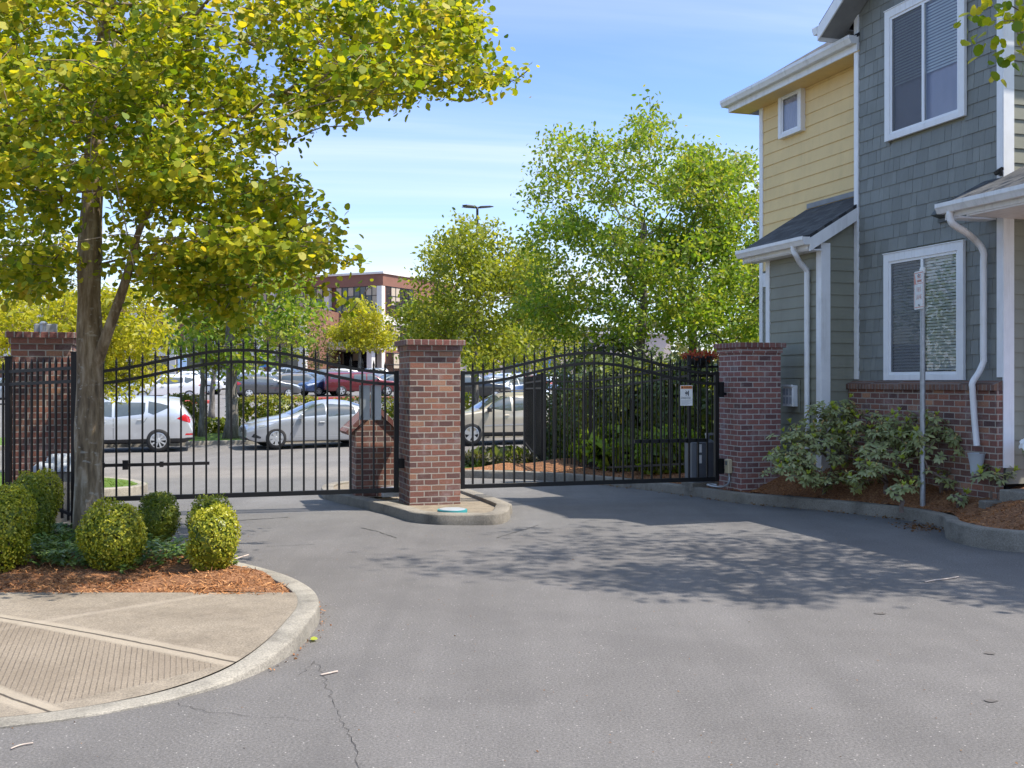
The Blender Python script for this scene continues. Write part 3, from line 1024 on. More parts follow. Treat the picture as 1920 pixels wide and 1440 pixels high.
# red kerb islands of the parking lot, parking bay lines
for nm, a, b, wd, h in (('red_kerb', (-20.5, 62), (-17.6, 63), .9, .16), ('red_kerb', (-14.0, 68.2), (-7.6, 70.2), .6, .18), ('red_kerb', (-20.6, 47.5), (-17.6, 48.4), .35, .10)):
    a = Vector((a[0], a[1], 0)); b = Vector((b[0], b[1], 0)); d = (b - a).normalized(); nn = Vector((-d.y, d.x, 0)) * wd
    mb = MB(); q = [a, b, b + nn, a + nn]
    mb.add([(p.x, p.y, gz(p.y) - .05) for p in q] + [(p.x, p.y, gz(p.y) + h) for p in q], [(4, 5, 6, 7), (0, 1, 5, 4), (1, 2, 6, 5), (2, 3, 7, 6), (3, 0, 4, 7)])
    tag(mb.build(nm, MT['redkerb']), kind='structure')
MT['line'] = M_plain('bay_line_paint', (.6, .6, .58), .7, var=.2, scale=6)
for k in range(5):
    a = Vector((-21.5, 50 + k * 2.7, 0))
    strip_mesh('bay_line', [a, a + Vector((2.3, .4, 0)), a + Vector((4.6, .8, 0))], .1, 'line', lift=.006)
# ================================================================ brick pillars
RH = .0794


def pillar(label, corner, w, zb, rows, mat='brick', rot=PHI, zt=None):
    """corner = front left corner; local x along the front, local y into depth"""
    r = thing('brick_pillar', label, 'pillar', (corner[0], corner[1], zb), rot, 'brick gate pillars')
    hb = RH * rows
    mb = MB(); mb.bbox(0, w, 0, w, -.25, hb, .004)
    mb.build('shaft', MT[mat], r, uv=True)
    mb = MB(); mb.bbox(-.022, w + .022, -.022, w + .022, hb + .0005, hb + RH, .004)
    mb.build('corbel', MT[mat], r, uv=True)
    mb = MB(); mb.bbox(-.06, w + .06, -.06, w + .06, hb + RH + .0005, hb + RH + .072, .006)
    mb.build('cap', MT['rowlock'], r, uv=True)
    return r, hb + RH + .072


W3 = .711
pm = P(768, 945, 14.43)
PIL_M, hM = pillar('red brick gate pillar on the concrete island between the two gates', (pm.x, pm.y), W3, .10, 26)
pr_ = P(1389, 915, 15.8)
PIL_R, hR = pillar('damp stained red brick pillar beside the grey house and rhododendrons', (pr_.x, pr_.y), W3 * .95, .15, 25.5, 'brick_pale')
pl_ = P(20, 900, 13.42)
PIL_L, hL = pillar('red brick gate pillar behind the black fence with a grey lamp plate on top', (pl_.x, pl_.y), W3, .08, 27)

# lamp plate on the left pillar
t = thing('pillar_light', 'small grey plate and round metal light on top of the brick pillar', 'light fixture', Vector((pl_.x, pl_.y, 0)) + E1 * .37 + E2 * .3 + Vector((0, 0, .08 + hL)), PHI)
mb = MB(); mb.bbox(-.14, .14, .02, .05, 0.0, .125, .012); mb.build('back_plate', MT['box_grey'], t)
mb = MB(); mb.lathe([(0, .0), (.038, .0), (.036, .10), (.045, .105), (.045, .13), (.02, .15), (0, .15)], (-.02, -.05, 0), 20); mb.build('lamp_head', MT['galv'], t, auto=40)

# conduit and outlet box on the right pillar
t = thing('outlet_box', 'beige outlet box with grey conduit at the foot of the stained brick pillar', 'electrical box',
          Vector((pr_.x, pr_.y, 0)) + E2 * .30 + Vector((0, 0, 0)), PHI)
mb = MB(); mb.bbox(-.075, -.002, -.06, .06, .37, .58, .012); mb.build('box', MT['beige'], t)
mb = MB(); mb.bbox(-.08, -.0745, -.03, .03, .49, .55, .003); mb.build('cover', MT['grey_plastic'], t)
mb = MB(); mb.tube(catmull([Vector(p) for p in ((-.03, 0, .37), (-.03, -.01, .28), (-.08, -.06, .21), (-.2, -.1, .175), (-.34, -.06, .185), (-.38, .02, .2), (-.3, .08, .2), (-.2, .06, .19))], 5), .016, 8)
mb.build('conduit', MT['galv'], t, smooth=True)


# ================================================================ gates
def finial(mb, x, z):
    mb.lathe([(.0, 0), (.011, 0), (.011, .012), (.02, .016), (.02, .026), (.011, .03), (.011, .044), (.019, .048), (.019, .056), (.011, .06), (.018, .075), (.008, .115), (0, .15)], (x, 0, z), 8)


def gate(name, label, a, b, z0, zt0, amp, n, post_side):
    a = Vector(a); b = Vector(b); L = (b - a).length
    ang = math.atan2(b.y - a.y, b.x - a.x)
    r = thing(name, label, 'gate', (a.x, a.y, 0), ang, 'black arched driveway gates')

    def zc(x): return zt0 + amp * .5 * (1 - math.cos(2 * math.pi * x / L))
    for nm, dz in (('top_rail', 0), ('middle_rail', -.155)):
        mb = MB(); pts = [Vector((L * i / 48, 0, zc(L * i / 48) + dz)) for i in range(49)]
        mb.tube(pts, .0285, 4); mb.build(nm, MT['black'], r)
    mb = MB(); mb.bbox(0, L, -.024, .024, z0, z0 + .062, .003); mb.build('bottom_rail', MT['black'], r)
    for x in (0, L):
        mb = MB(); mb.bbox(x - .032, x + .032, -.033, .033, z0 - .002, zt0 + .03, .004)
        mb.build('end_post', MT['black'], r)
    for i in range(1, n):
        x = L * i / n
        mb = MB(); zz = zc(x)
        mb.box(x - .0125, x + .0125, -.0125, .0125, z0 + .06, zz + .015)
        finial(mb, x, zz + .015)
        mb.build('picket', MT['black'], r, auto=35)
    return r, L, zc


ga = Vector((-5.52, 13.52, 0)); gb = Vector((-1.60, 14.76, 0))
GATE_L, LL, zcL = gate('driveway_gate', 'black arched driveway gate left of the middle brick pillar with a grey panel', ga, gb, .215, 1.865, .30, 26, 'l')
gc = Vector((-.70, 15.0, 0)); gd = Vector((3.10, 16.18, 0))
GATE_R, LR, zcR = gate('driveway_gate', 'black arched driveway gate right of the middle brick pillar with a warning sign', gc, gd, .24, 1.868, .30, 26, 'r')
# pull arms and hinges (they swing with the gates)
mb = MB(); mb.box(.15, 1.62, -.075, -.035, .66, .70); mb.box(1.0, 1.05, -.085, -.03, .645, .715); mb.box(.55, .62, -.08, -.0327, .62, .74); mb.box(.02, .34, -.09, -.036, .65, .715)
mb.build('pull_arm', MT['fence'], GATE_L)
mb = MB(); mb.box(2.65, 3.85, .03, .075, .83, .885); mb.box(3.5, 3.56, .02, .09, .82, .9); mb.build('pull_arm', MT['black'], GATE_R)
for gt, L, sx in ((GATE_R, LR, 1),):
    for z in (1.58, .42):
        mb = MB(); mb.box(L + .02, L + .1, -.06, .06, z - .07, z + .16)
        mb.lathe([(0, 0), (.035, 0), (.035, .03), (.022, .035), (.022, .13), (.03, .135), (.03, .16), (0, .16)], (0, 0, 0), 10)
        k = len(mb.v) - 10 * 8
        for i in range(k, len(mb.v)):
            x, y, zz = mb.v[i]; mb.v[i] = (L + .09 + zz, x, z - .02 + y)
        mb.build('hinge', MT['black'], gt)
mb = MB(); mb.box(LL + .02, LL + .14, -.05, .05, .55, .68); mb.build('latch', MT['black'], GATE_L)

# panel on the left gate, warning sign on the right gate
M_ = Matrix.Translation(ga) @ Matrix.Rotation(math.atan2(gb.y - ga.y, gb.x - ga.x), 4, 'Z')
for k, x in enumerate((3.60, 3.758)):
    mb = MB(); mb.bbox(x, x + .15, .03, .042, 1.22, 1.695, .003)
    tag(mb.build('panel_sheet', M_plain('zinc_sheet', (.34, .36, .37) if k else (.28, .30, .31), .5, metal=.4, var=.1, scale=4), GATE_L), 'grey metal sheet fixed behind the bars')
M_ = Matrix.Translation(gc) @ Matrix.Rotation(math.atan2(gd.y - gc.y, gd.x - gc.x), 4, 'Z')
WS = thing('warning_sign', 'white warning sign with orange band and black hand symbol on the right gate', 'sign', M_ @ Vector((3.36, -.032, 1.385)), PHI)
ww, wh = .205, .305
mb = MB(); mb.bbox(0, ww, 0, .004, 0, wh, .002); mb.build('board', MT['signwhite'], WS)
mb = MB(); mb.box(.008, ww - .008, -.0022, -.0003, wh - .052, wh - .008); mb.build('orange_band', MT['signorange'], WS)


def text(name, s, size, loc, mat, parent, rot=(R(90), 0, 0), ext=.0006, sx=1.0, align='LEFT'):
    cu = bpy.data.curves.new(name, 'FONT'); cu.body = s; cu.size = size; cu.extrude = ext; cu.align_x = align
    ob = bpy.data.objects.new(name, cu); COL.objects.link(ob)
    dg = bpy.context.evaluated_depsgraph_get()
    me = bpy.data.meshes.new_from_object(ob.evaluated_get(dg))
    bpy.data.objects.remove(ob)
    me.materials.clear(); me.materials.append(MT[mat])
    o = bpy.data.objects.new(name, me); link(o, parent)
    o.location = loc; o.rotation_euler = rot; o.scale = (sx, 1, 1)
    return o


text('lettering', 'WARNING', .036, (.058, -.003, wh - .043), 'ink', WS, sx=.78)
mb = MB(); mb.add([(.018, -.0028, wh - .044), (.05, -.0028, wh - .044), (.034, -.0028, wh - .014)], [(0, 1, 2)]); mb.build('triangle', MT['ink'], WS)
# pinched hand between two moving edges
mb = MB()
mb.box(.128, .142, -.0022, -.0003, .148, .225)
for dx, dz in ((-.035, .035), (-.045, .012), (-.045, -.012), (-.033, -.035)):
    a = Vector((.122, -.0012, .187 + dz * .25)); b_ = Vector((.122 + dx, -.0012, .187 + dz * 1.1))
    d = (b_ - a).normalized(); n_ = Vector((-d.z, 0, d.x)) * .0045
    mb.add([a - n_, b_ - n_ * .7, b_ + n_ * .7, a + n_], [(0, 1, 2, 3)])
mb.box(.082, .108, -.0024, -.0003, .176, .2)
mb.build('symbol', MT['ink'], WS)
for i, (s, sz, z) in enumerate((('Moving Gate Can Cause', .0175, .122), ('Serious Injury or Death', .0175, .103))):
    text('lettering', s, sz, (.012, -.0022, z), 'ink', WS, sx=.95)
mb = MB()
for i in range(6): mb.box(.014, ww - .014 - .03 * (i % 3), -.0018, -.0003, .078 - i * .0125, .0815 - i * .0125)
mb.build('small_print', MT['faded_grey'], WS)

# gate operators
go = P(1300, 905, 16.75)
t = thing('gate_operator', 'dark grey gate operator box with white stickers behind the right gate', 'gate operator', (go.x, go.y, .13), PHI)
mb = MB(); mb.bbox(0, .40, 0, .34, 0, .70, .045); mb.build('housing', MT['grey_plastic'], t, auto=40)
mb = MB(); mb.bbox(-.03, .43, -.03, .37, -.1, .03, .01); mb.build('base_plate', MT['kerb_dark'], t)
for z, h in ((.50, .13), (.33, .13)):
    mb = MB(); mb.bbox(.09, .145, -.003, -.0005, z, z + h, .002); mb.build('sticker', MT['signwhite'], t)
mb = MB(); mb.tube([(.3, .1, .7), (.3, .1, .78)], .03, 8); mb.box(.26, .7, .07, .11, .765, .80); mb.build('crank_arm', MT['galv'], t)
gl = P(66, 940, 12.55)
t = thing('gate_operator', 'light grey gate operator with a rounded cap between the fence and the left pillar', 'gate operator', (gl.x, gl.y, .18), PHI)
mb = MB(); mb.bbox(.0, .52, 0, .36, -.1, .50, .03); mb.build('housing', MT['kerb'], t)
mb = MB(); mb.bbox(-.03, .55, -.03, .39, .5005, .60, .04); mb.build('cover', MT['box_light'], t, auto=50)
mb = MB(); mb.bbox(.11, .44, .05, .31, .6005, .70, .05); mb.build('cap', MT['box_light'], t, auto=50)

# ================================================================ call-box monument behind the left gate
km = P(667, 912, 15.35)
t = thing('brick_monument', 'low brick monument with a sloped brick top behind the left gate', 'monument', (km.x, km.y, .08), PHI)
kw, kd, kh, kp = .56, .62, .98, 1.26
mb = MB()
vs = [(0, 0, 0), (kw, 0, 0), (kw, 0, kh), (kw / 2, 0, kp), (0, 0, kh), (0, kd, 0), (kw, kd, 0), (kw, kd, kh), (kw / 2, kd, kp), (0, kd, kh)]
mb.add(vs, [(0, 1, 2, 3, 4), (9, 8, 7, 6, 5), (0, 4, 9, 5), (1, 6, 7, 2), (3, 8, 9, 4), (2, 7, 8, 3)])
mb.build('body', MT['brick'], t, uv=True)
mb = MB()
for s in (0, 1):
    a = Vector((kw / 2, 0, kp)); b_ = Vector((-.10 if s == 0 else kw + .10, 0, kh - .085))
    d = (b_ - a).normalized(); n_ = Vector((-d.z, 0, d.x)) * (.07 if s else -.07)
    a2 = a + Vector((0, 0, .095))
    q = [a + Vector((0, 0, .003)), b_ + n_ * .05, b_ + n_, a2]
    mb.add([(p.x, -.03, p.z) for p in q] + [(p.x, kd + .03, p.z) for p in q], [(0, 1, 2, 3), (7, 6, 5, 4), (0, 4, 5, 1), (1, 5, 6, 2), (2, 6, 7, 3), (3, 7, 4, 0)])
mb.build('sloped_coping', MT['rowlock'], t, uv=True)
t = thing('junction_box', 'small pale grey box at the foot of the low brick monument', 'electrical box', Vector((km.x, km.y, .09)) + E1 * .36 - E2 * .2, PHI)
mb = MB(); mb.bbox(0, .26, 0, .15, 0, .11, .008); mb.build('case', MT['signwhite'], t)
mb = MB(); mb.bbox(-.01, .27, -.01, .16, .1105, .135, .006); mb.build('lid', MT['gutter'], t)

# utility cover in the island
c = G(848, 953, .12)
t = thing('utility_cover', 'round grey utility cover with a teal rim beside the middle pillar', 'cover', (c.x, c.y, .062))
mb = MB(); mb.lathe([(.0, .052), (.165, .052), (.168, .046)], n=32); mb.build('lid', MT['box_grey'], t)
mb = MB(); mb.lathe([(.1685, .045), (.19, .045), (.195, .0), (.195, -.06)], n=32); mb.build('rim', MT['teal'], t, auto=40)


# ================================================================ fences
def fence(label, pts, zb, zt, sp, group='black metal picket fences', z2=.15, name='picket_fence', posts=True, pk=.0085, mat='fence', ext=.09, endpost=(True, True)):
    """pts: ground positions of the posts; zb / zt: bottom and top rail heights at each post"""
    r = thing(name, label, 'fence', (pts[0].x, pts[0].y, 0), 0, group)
    o0 = Vector((pts[0].x, pts[0].y, 0)); proto = None
    for i, p in enumerate(pts):
        if (i == 0 and not endpost[0]) or (i == len(pts) - 1 and not endpost[1]): continue
        q = p - o0; mb = MB(); s = .032
        mb.bbox(q.x - s, q.x + s, q.y - s, q.y + s, zb[i] - .35, zt[i] + .17, .004)
        mb.box(q.x - s - .006, q.x + s + .006, q.y - s - .006, q.y + s + .006, zt[i] + .1705, zt[i] + .185)
        mb.build('post', MT[mat], r)
    for i in range(len(pts) - 1):
        a = pts[i] - o0; b = pts[i + 1] - o0; L = (b - a).length; d = (b - a) / L
        for nm, za, zb_ in (('top_rail', zt[i], zt[i + 1]), ('middle_rail', zt[i] - z2, zt[i + 1] - z2), ('bottom_rail', zb[i], zb[i + 1])):
            mb = MB(); A = Vector((a.x, a.y, za)) + d * .034; B = Vector((b.x, b.y, zb_)) - d * .034
            mb.prism([(-.018, -.018), (.018, -.018), (.018, .018), (-.018, .018)], A, B); mb.build(nm, MT[mat], r)
        n = max(2, round(L / sp))
        for k in range(1, n):
            u = k / n; q = a.lerp(b, u); z0 = zb[i] + (zb[i + 1] - zb[i]) * u; z1 = zt[i] + (zt[i + 1] - zt[i]) * u
            if proto is None:
                mb = MB(); h = z1 - z0
                mb.box(-pk, pk, -pk, pk, -.09, h + ext)
                mb.add([(-pk, -pk, h + ext), (pk, -pk, h + ext), (pk, pk, h + ext), (-pk, pk, h + ext), (0, 0, h + ext + .07)], [(0, 1, 4), (1, 2, 4), (2, 3, 4), (3, 0, 4)])
                proto = mb.build('picket', MT[mat], r); ph = h; c_ = proto
            else:
                c_ = proto.copy(); COL.objects.link(c_); c_.parent = r
            c_.location = (q.x, q.y, z0); c_.rotation_euler = (0, 0, math.atan2(d.y, d.x))
            c_.scale = (1, 1, (z1 - z0) / ph)
    return r


fB = P(140, 715, 12.0); fA = P(16, 715, 12.72); fB.z = fA.z = 0
fC = fA + (fA - fB).normalized() * 2.4
fence('brown black picket fence in front of the left brick pillar', [fB, fA, fC], [.25, .42, .6], [1.90, 1.865, 1.80], .114, pk=.011, ext=.09)
f1 = P(1017, 715, 21.6); f2 = P(1107, 715, 20.3); f3 = P(1292, 715, 17.45); f4 = f3 + Vector((2.6, 1.3, 0)); f0 = P(984, 715, 29.5)
for q in (f0, f1, f2, f3, f4): q.z = 0
fence('black picket fence receding to the street, seen nearly end on', [f0, f1], [.10, .10], [1.70, 1.76], .105, endpost=(True, False), pk=.011)
fence('black picket fence along the shrubs behind the right gate', [f1, f2, f3, f4], [.12, .10, .40, .45], [1.745, 1.75, 1.99, 2.0], .118)

# ================================================================ no-parking sign
sb = Vector((5.2, 13.65, 0)); sb.x = (1730 - 960) / F * sb.y; zb_ = bedrz(sb.x, sb.y)
SP = thing('fire_lane_sign', 'narrow faded no parking fire lane sign on a galvanised pole before the window', 'sign', (sb.x, sb.y, zb_))
ztop = EYE + (715 - 508) / F * sb.y - zb_
mb = MB(); mb.tube([(0, 0, -.2), (0, 0, ztop + .02)], .034, 16); mb.build('pole', MT['galv'], SP, auto=40)
mb = MB(); mb.lathe([(.036, ztop - .03), (.038, ztop + .02), (.03, ztop + .045), (0, ztop + .05)], n=16); mb.build('pole_cap', MT['signwhite'], SP, auto=40)
bw_, bh_ = .30, .49
ang = R(88)


def Lb(u, v, w=0):  # board frame: u across, v up, w out of the face
    dx, dy = math.cos(ang), -math.sin(ang); nx_, ny_ = dy, -dx
    k = .046 + w
    return Vector(((u - bw_ / 2) * dx + nx_ * k, (u - bw_ / 2) * dy + ny_ * k, ztop - .49 + v))


def bpoly(mb, pts, w0, w1):
    n = len(pts)
    vs = [Lb(u, v, w0) for u, v in pts] + [Lb(u, v, w1) for u, v in pts]
    mb.add(vs, [tuple(reversed(range(n))), tuple(range(n, 2 * n))] + [(i, (i + 1) % n, n + (i + 1) % n, n + i) for i in range(n)])


def rrect(x0, x1, y0, y1, r):
    o = []
    for cx_, cy_, a0 in ((x1 - r, y1 - r, 0), (x0 + r, y1 - r, 90), (x0 + r, y0 + r, 180), (x1 - r, y0 + r, 270)):
        for k in range(4):
            a = R(a0 + 30 * k); o.append((cx_ + r * math.cos(a), cy_ + r * math.sin(a)))
    return o


mb = MB(); bpoly(mb, rrect(0, bw_, 0, bh_, .03), 0, .004); BD = mb.build('board', MT['signwhite'], SP)
mb = MB()
for q in ((.012, .018, .02, .47), (.282, .288, .02, .47)): bpoly(mb, [(q[0], q[2]), (q[1], q[2]), (q[1], q[3]), (q[0], q[3])], .0045, .0055)
for q in ((.012, .288, .022, .03), (.012, .288, .462, .47), (.012, .288, .325, .331)): bpoly(mb, [(q[0], q[2]), (q[1], q[2]), (q[1], q[3]), (q[0], q[3])], .0045, .0055)
bpoly(mb, [(.018, .332), (.06, .332), (.055, .365), (.035, .43), (.018, .462)], .0045, .0055)
mb.build('border', MT['faded_red'], BD)


def btext(s, size, u, v, mat, sx=1.0):
    o = text('lettering', s, size, (0, 0, 0), mat, BD, (0, 0, 0), sx=1.0, align='CENTER')
    for vv in o.data.vertices:
        x, y, z = vv.co
        vv.co = Lb(u + x * sx, v + y, .0055 + z)


btext('NO', .075, .16, .395, 'faded_red', 1.0)
btext('PARKING', .05, .165, .345, 'faded_red', .72)
btext('FIRE', .085, .15, .225, 'pale_ink', .9)
btext('LANE', .085, .15, .13, 'pale_ink', .85)
mb = MB()
for v in (.055, .44):
    mb2 = [(.15 + .011 * math.cos(R(60 * k)), v + .011 * math.sin(R(60 * k))) for k in range(6)]
    bpoly(mb, mb2, .0045, .010)
mb.build('bolt', MT['dark'], BD)
mb = MB()
for z in (ztop - .06, ztop - .44):
    mb.lathe([(.0355, z - .012), (.041, z - .012), (.041, z + .012), (.0355, z + .012)], n=16)
    mb.box(-.06, -.02, -.03, .0, z - .01, z + .01)
mb.build('clamp', MT['galv'], SP)
# ================================================================ the townhouse on the right
HO = P(1882, 715, 12.97); HO.z = 0
HS = thing('townhouse', 'two storey townhouse with grey shingles, yellow upper siding and white trim', 'house', (HO.x, HO.y, 0), PHI)


def hz(py, ly, lx=0.0):
    """height of something sighted at py that stands at local (lx, ly) of the house"""
    d = HO.y + E1.y * lx + E2.y * ly
    return EYE - (py - HZ) / F * d


SHL = 2.95


def shingle_wall(openings):
    rg = random.Random(11)
    mb = MB(); ex = .186; z0 = 1.72; rows = 40
    ya_ = min(o[0] for o in openings); yb_ = max(o[1] for o in openings)
    mb.box(.012, .10, .0, ya_, z0 - .2, 9.2); mb.box(.012, .10, yb_, SHL, z0 - .2, 9.2)          # sheathing behind
    zc_ = z0 - .2
    for o in sorted(openings, key=lambda o: o[2]):
        mb.box(.012, .10, ya_ + .0005, yb_ - .0005, zc_, o[2]); zc_ = o[3]
    mb.box(.012, .10, ya_ + .0005, yb_ - .0005, zc_, 9.2)
    for r in range(rows):
        z = z0 + r * ex; y = -rg.uniform(0, .12)
        while y < SHL:
            w = rg.choice((.10, .13, .16, .19, .22, .25)) * rg.uniform(.92, 1.08)
            a, b = max(0.0, y + .002), min(SHL, y + w - .003)
            segs = [(a, b)]
            for o in openings:
                if z + ex > o[2] and z < o[3]:
                    segs = [q for (p0, p1) in segs for q in ((p0, min(p1, o[0])), (max(p0, o[1]), p1))]
            for a, b in segs:
                if b - a < .02: continue
                dz = rg.uniform(-.003, .003); t = rg.uniform(.012, .017)
                # wedge: thick at its butt
                vs = [(-t, a, z + dz), (-t, b, z + dz), (.011, b, z + dz), (.011, a, z + dz), (-.003, a, z + ex + .02), (-.003, b, z + ex + .02), (.011, b, z + ex + .02), (.011, a, z + ex + .02)]
                mb.add(vs, [(0, 1, 2, 3), (0, 4, 5, 1), (1, 5, 6, 2), (3, 7, 4, 0), (4, 7, 6, 5)], 1)
            y += w
    sh, nt, b, o = new_mat('grey_shingle')
    gi = nt.nodes.new('ShaderNodeNewGeometry'); co = objco(nt)
    mpn = nd(nt, 'ShaderNodeMapping', {'Vector': co, 'Scale': (30, 60, 4)})
    gr = noise(nt, mpn.outputs[0], 1.5, 4)
    we = noise(nt, co, 1.4, 6, .7)
    c = ramp(nt, gi.outputs['Random Per Island'], [(0, (.178, .188, .176)), (.5, (.2, .212, .2)), (1, (.222, .234, .22))])
    c = mixc(nt, .5, c, ramp(nt, gr, [(.3, .85), (.7, 1.12)]), 'MULTIPLY')
    c = mixc(nt, .7, c, ramp(nt, we, [(.3, .84), (.7, 1.12)]), 'MULTIPLY')
    nt.links.new(c, b.inputs['Base Color']); b.inputs['Roughness'].default_value = .65
    bump(nt, b, gr, .25, .004)
    return mb.build('shingle_wall', [MT['lapgrey'], sh], HS)


def lap_wall(name, mat, x0, y0, x1, y1, z0, z1, ex, parent=HS, out=None, seed=0, joints=True):
    """horizontal lap boards on a wall from (x0,y0) to (x1,y1); out = outward normal"""
    a = Vector((x0, y0, 0)); b = Vector((x1, y1, 0)); L = (b - a).length; d = (b - a) / L
    n = Vector(out); mb = MB(); rg = random.Random(seed)
    q = [a - n * .002, b - n * .002, b - n * .09, a - n * .09]
    mb.add([(p.x, p.y, z0) for p in q] + [(p.x, p.y, z1) for p in q], [(0, 1, 2, 3), (4, 7, 6, 5), (0, 4, 5, 1), (1, 5, 6, 2), (2, 6, 7, 3), (3, 7, 4, 0)])
    z = z0; k = 0
    while z < z1 - .01:
        zt = min(z + ex + .018, z1)
        cuts = [0, L]
        if joints and L > 2 and rg.random() < .5: cuts = [0, L * rg.uniform(.2, .8), L]
        for i in range(len(cuts) - 1):
            u0, u1 = cuts[i] + (0.0015 if i else 0), cuts[i + 1]
            pa = a + d * u0; pb = a + d * u1; j = rg.uniform(-.0012, .0012)
            vs = []
            for p in (pa, pb):
                for off, zz in ((.0185 + j, z), (.0035 + j, zt), (-.001, zt), (-.001, z)):
                    w = p + n * off; vs.append((w.x, w.y, zz))
            f = [(0, 4, 5, 1), (1, 5, 6, 2), (2, 6, 7, 3), (3, 7, 4, 0), (0, 1, 2, 3), (7, 6, 5, 4)]
            mb.add(vs, f)
        z += ex; k += 1
    me = mb.build(name, MT[mat], parent)
    return me


WX = .36      # the yellow wall stands back from the shingled bay
YE = 6.25     # its far end
ZY = 6.72
lap_wall('yellow_siding_wall', 'yellow', WX, SHL - .3, WX, YE, 3.7, ZY, .205, out=(-1, 0, 0), seed=3)
lap_wall('grey_siding_wall', 'lapgrey', WX, SHL - .3, WX, YE - .002, .3, 3.699, .178, out=(-1, 0, 0), seed=4)
# lean-to projecting beyond the shingled bay
LX = -.57; LB = 1.50
lap_wall('lean_to_siding', 'lapgrey', LX, SHL + .03, .10, SHL + .03, .0, 3.92, .178, out=(0, -1, 0), seed=5, joints=False)
lap_wall('lean_to_siding', 'lapgrey', LX, SHL + .03, LX, SHL + .03 + LB, .2, 3.86, .178, out=(-1, 0, 0), seed=6, joints=False)
lap_wall('lean_to_siding', 'lapgrey', LX, SHL + .03 + LB, WX, SHL + .03 + LB, .2, 3.92, .178, out=(0, 1, 0), seed=7, joints=False)
# wall turning the near corner of the bay
lap_wall('porch_siding_wall', 'lapgrey', 0.02, -.002, 4.5, -.002, .5, 9.0, .178, out=(0, -1, 0), seed=8, joints=False)
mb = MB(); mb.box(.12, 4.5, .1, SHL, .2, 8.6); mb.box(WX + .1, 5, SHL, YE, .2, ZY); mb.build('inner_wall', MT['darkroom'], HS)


def trim(name, x0, x1, y0, y1, z0, z1):
    mb = MB(); mb.bbox(x0, x1, y0, y1, z0, z1, .003); return mb.build(name, MT['white'], HS)


# corner boards
trim('corner_board', -.032, .012, SHL - .085, SHL + .012, 1.78, 9.2)
trim('corner_board', -.032, .03, -.012, .085, 1.80, 9.2)
trim('corner_board', -.0318, .13, -.032, -.0125, .70, 9.2)
trim('corner_board', LX - .028, LX + .13, SHL - .002, SHL + .012, .0, 3.78)
trim('corner_board', LX - .028, LX - .002, SHL + .0125, SHL + .13, .0, 3.78)
trim('corner_board', LX - .028, LX - .002, SHL + .03 + LB - .10, SHL + .03 + LB + .012, .3, 3.78)
trim('corner_board', WX - .03, WX - .002, YE - .10, YE + .012, .3, ZY)
trim('band_board', WX - .029, WX - .003, SHL + .03 + LB + .02, YE - .102, 3.42, 3.66)

# brick wainscot with a sloped brick sill
BW0, BW1 = -.02, SHL + .10
zs = hz(731, 1.2, -.15)
mb = MB(); mb.bbox(-.125, -.018, BW0, BW1, .1, zs, .004); mb.build('brick_wainscot', MT['brick'], HS, uv=True)
mb = MB()
prof = [(-.165, zs + .001), (-.165, zs + .072), (-.03, zs + .125), (-.017, zs + .125), (-.017, zs + .001)]
y0_, y1_ = BW0 - .0, BW1 + .04
vs = [(x, y0_, z) for x, z in prof] + [(x, y1_, z) for x, z in prof]
n = len(prof)
mb.add(vs, [tuple(range(n)), tuple(reversed(range(n, 2 * n)))] + [(i, n + i, n + (i + 1) % n, (i + 1) % n) for i in range(n)])
o = mb.build('brick_sill', MT['rowlock_brown'], HS, uv=True)


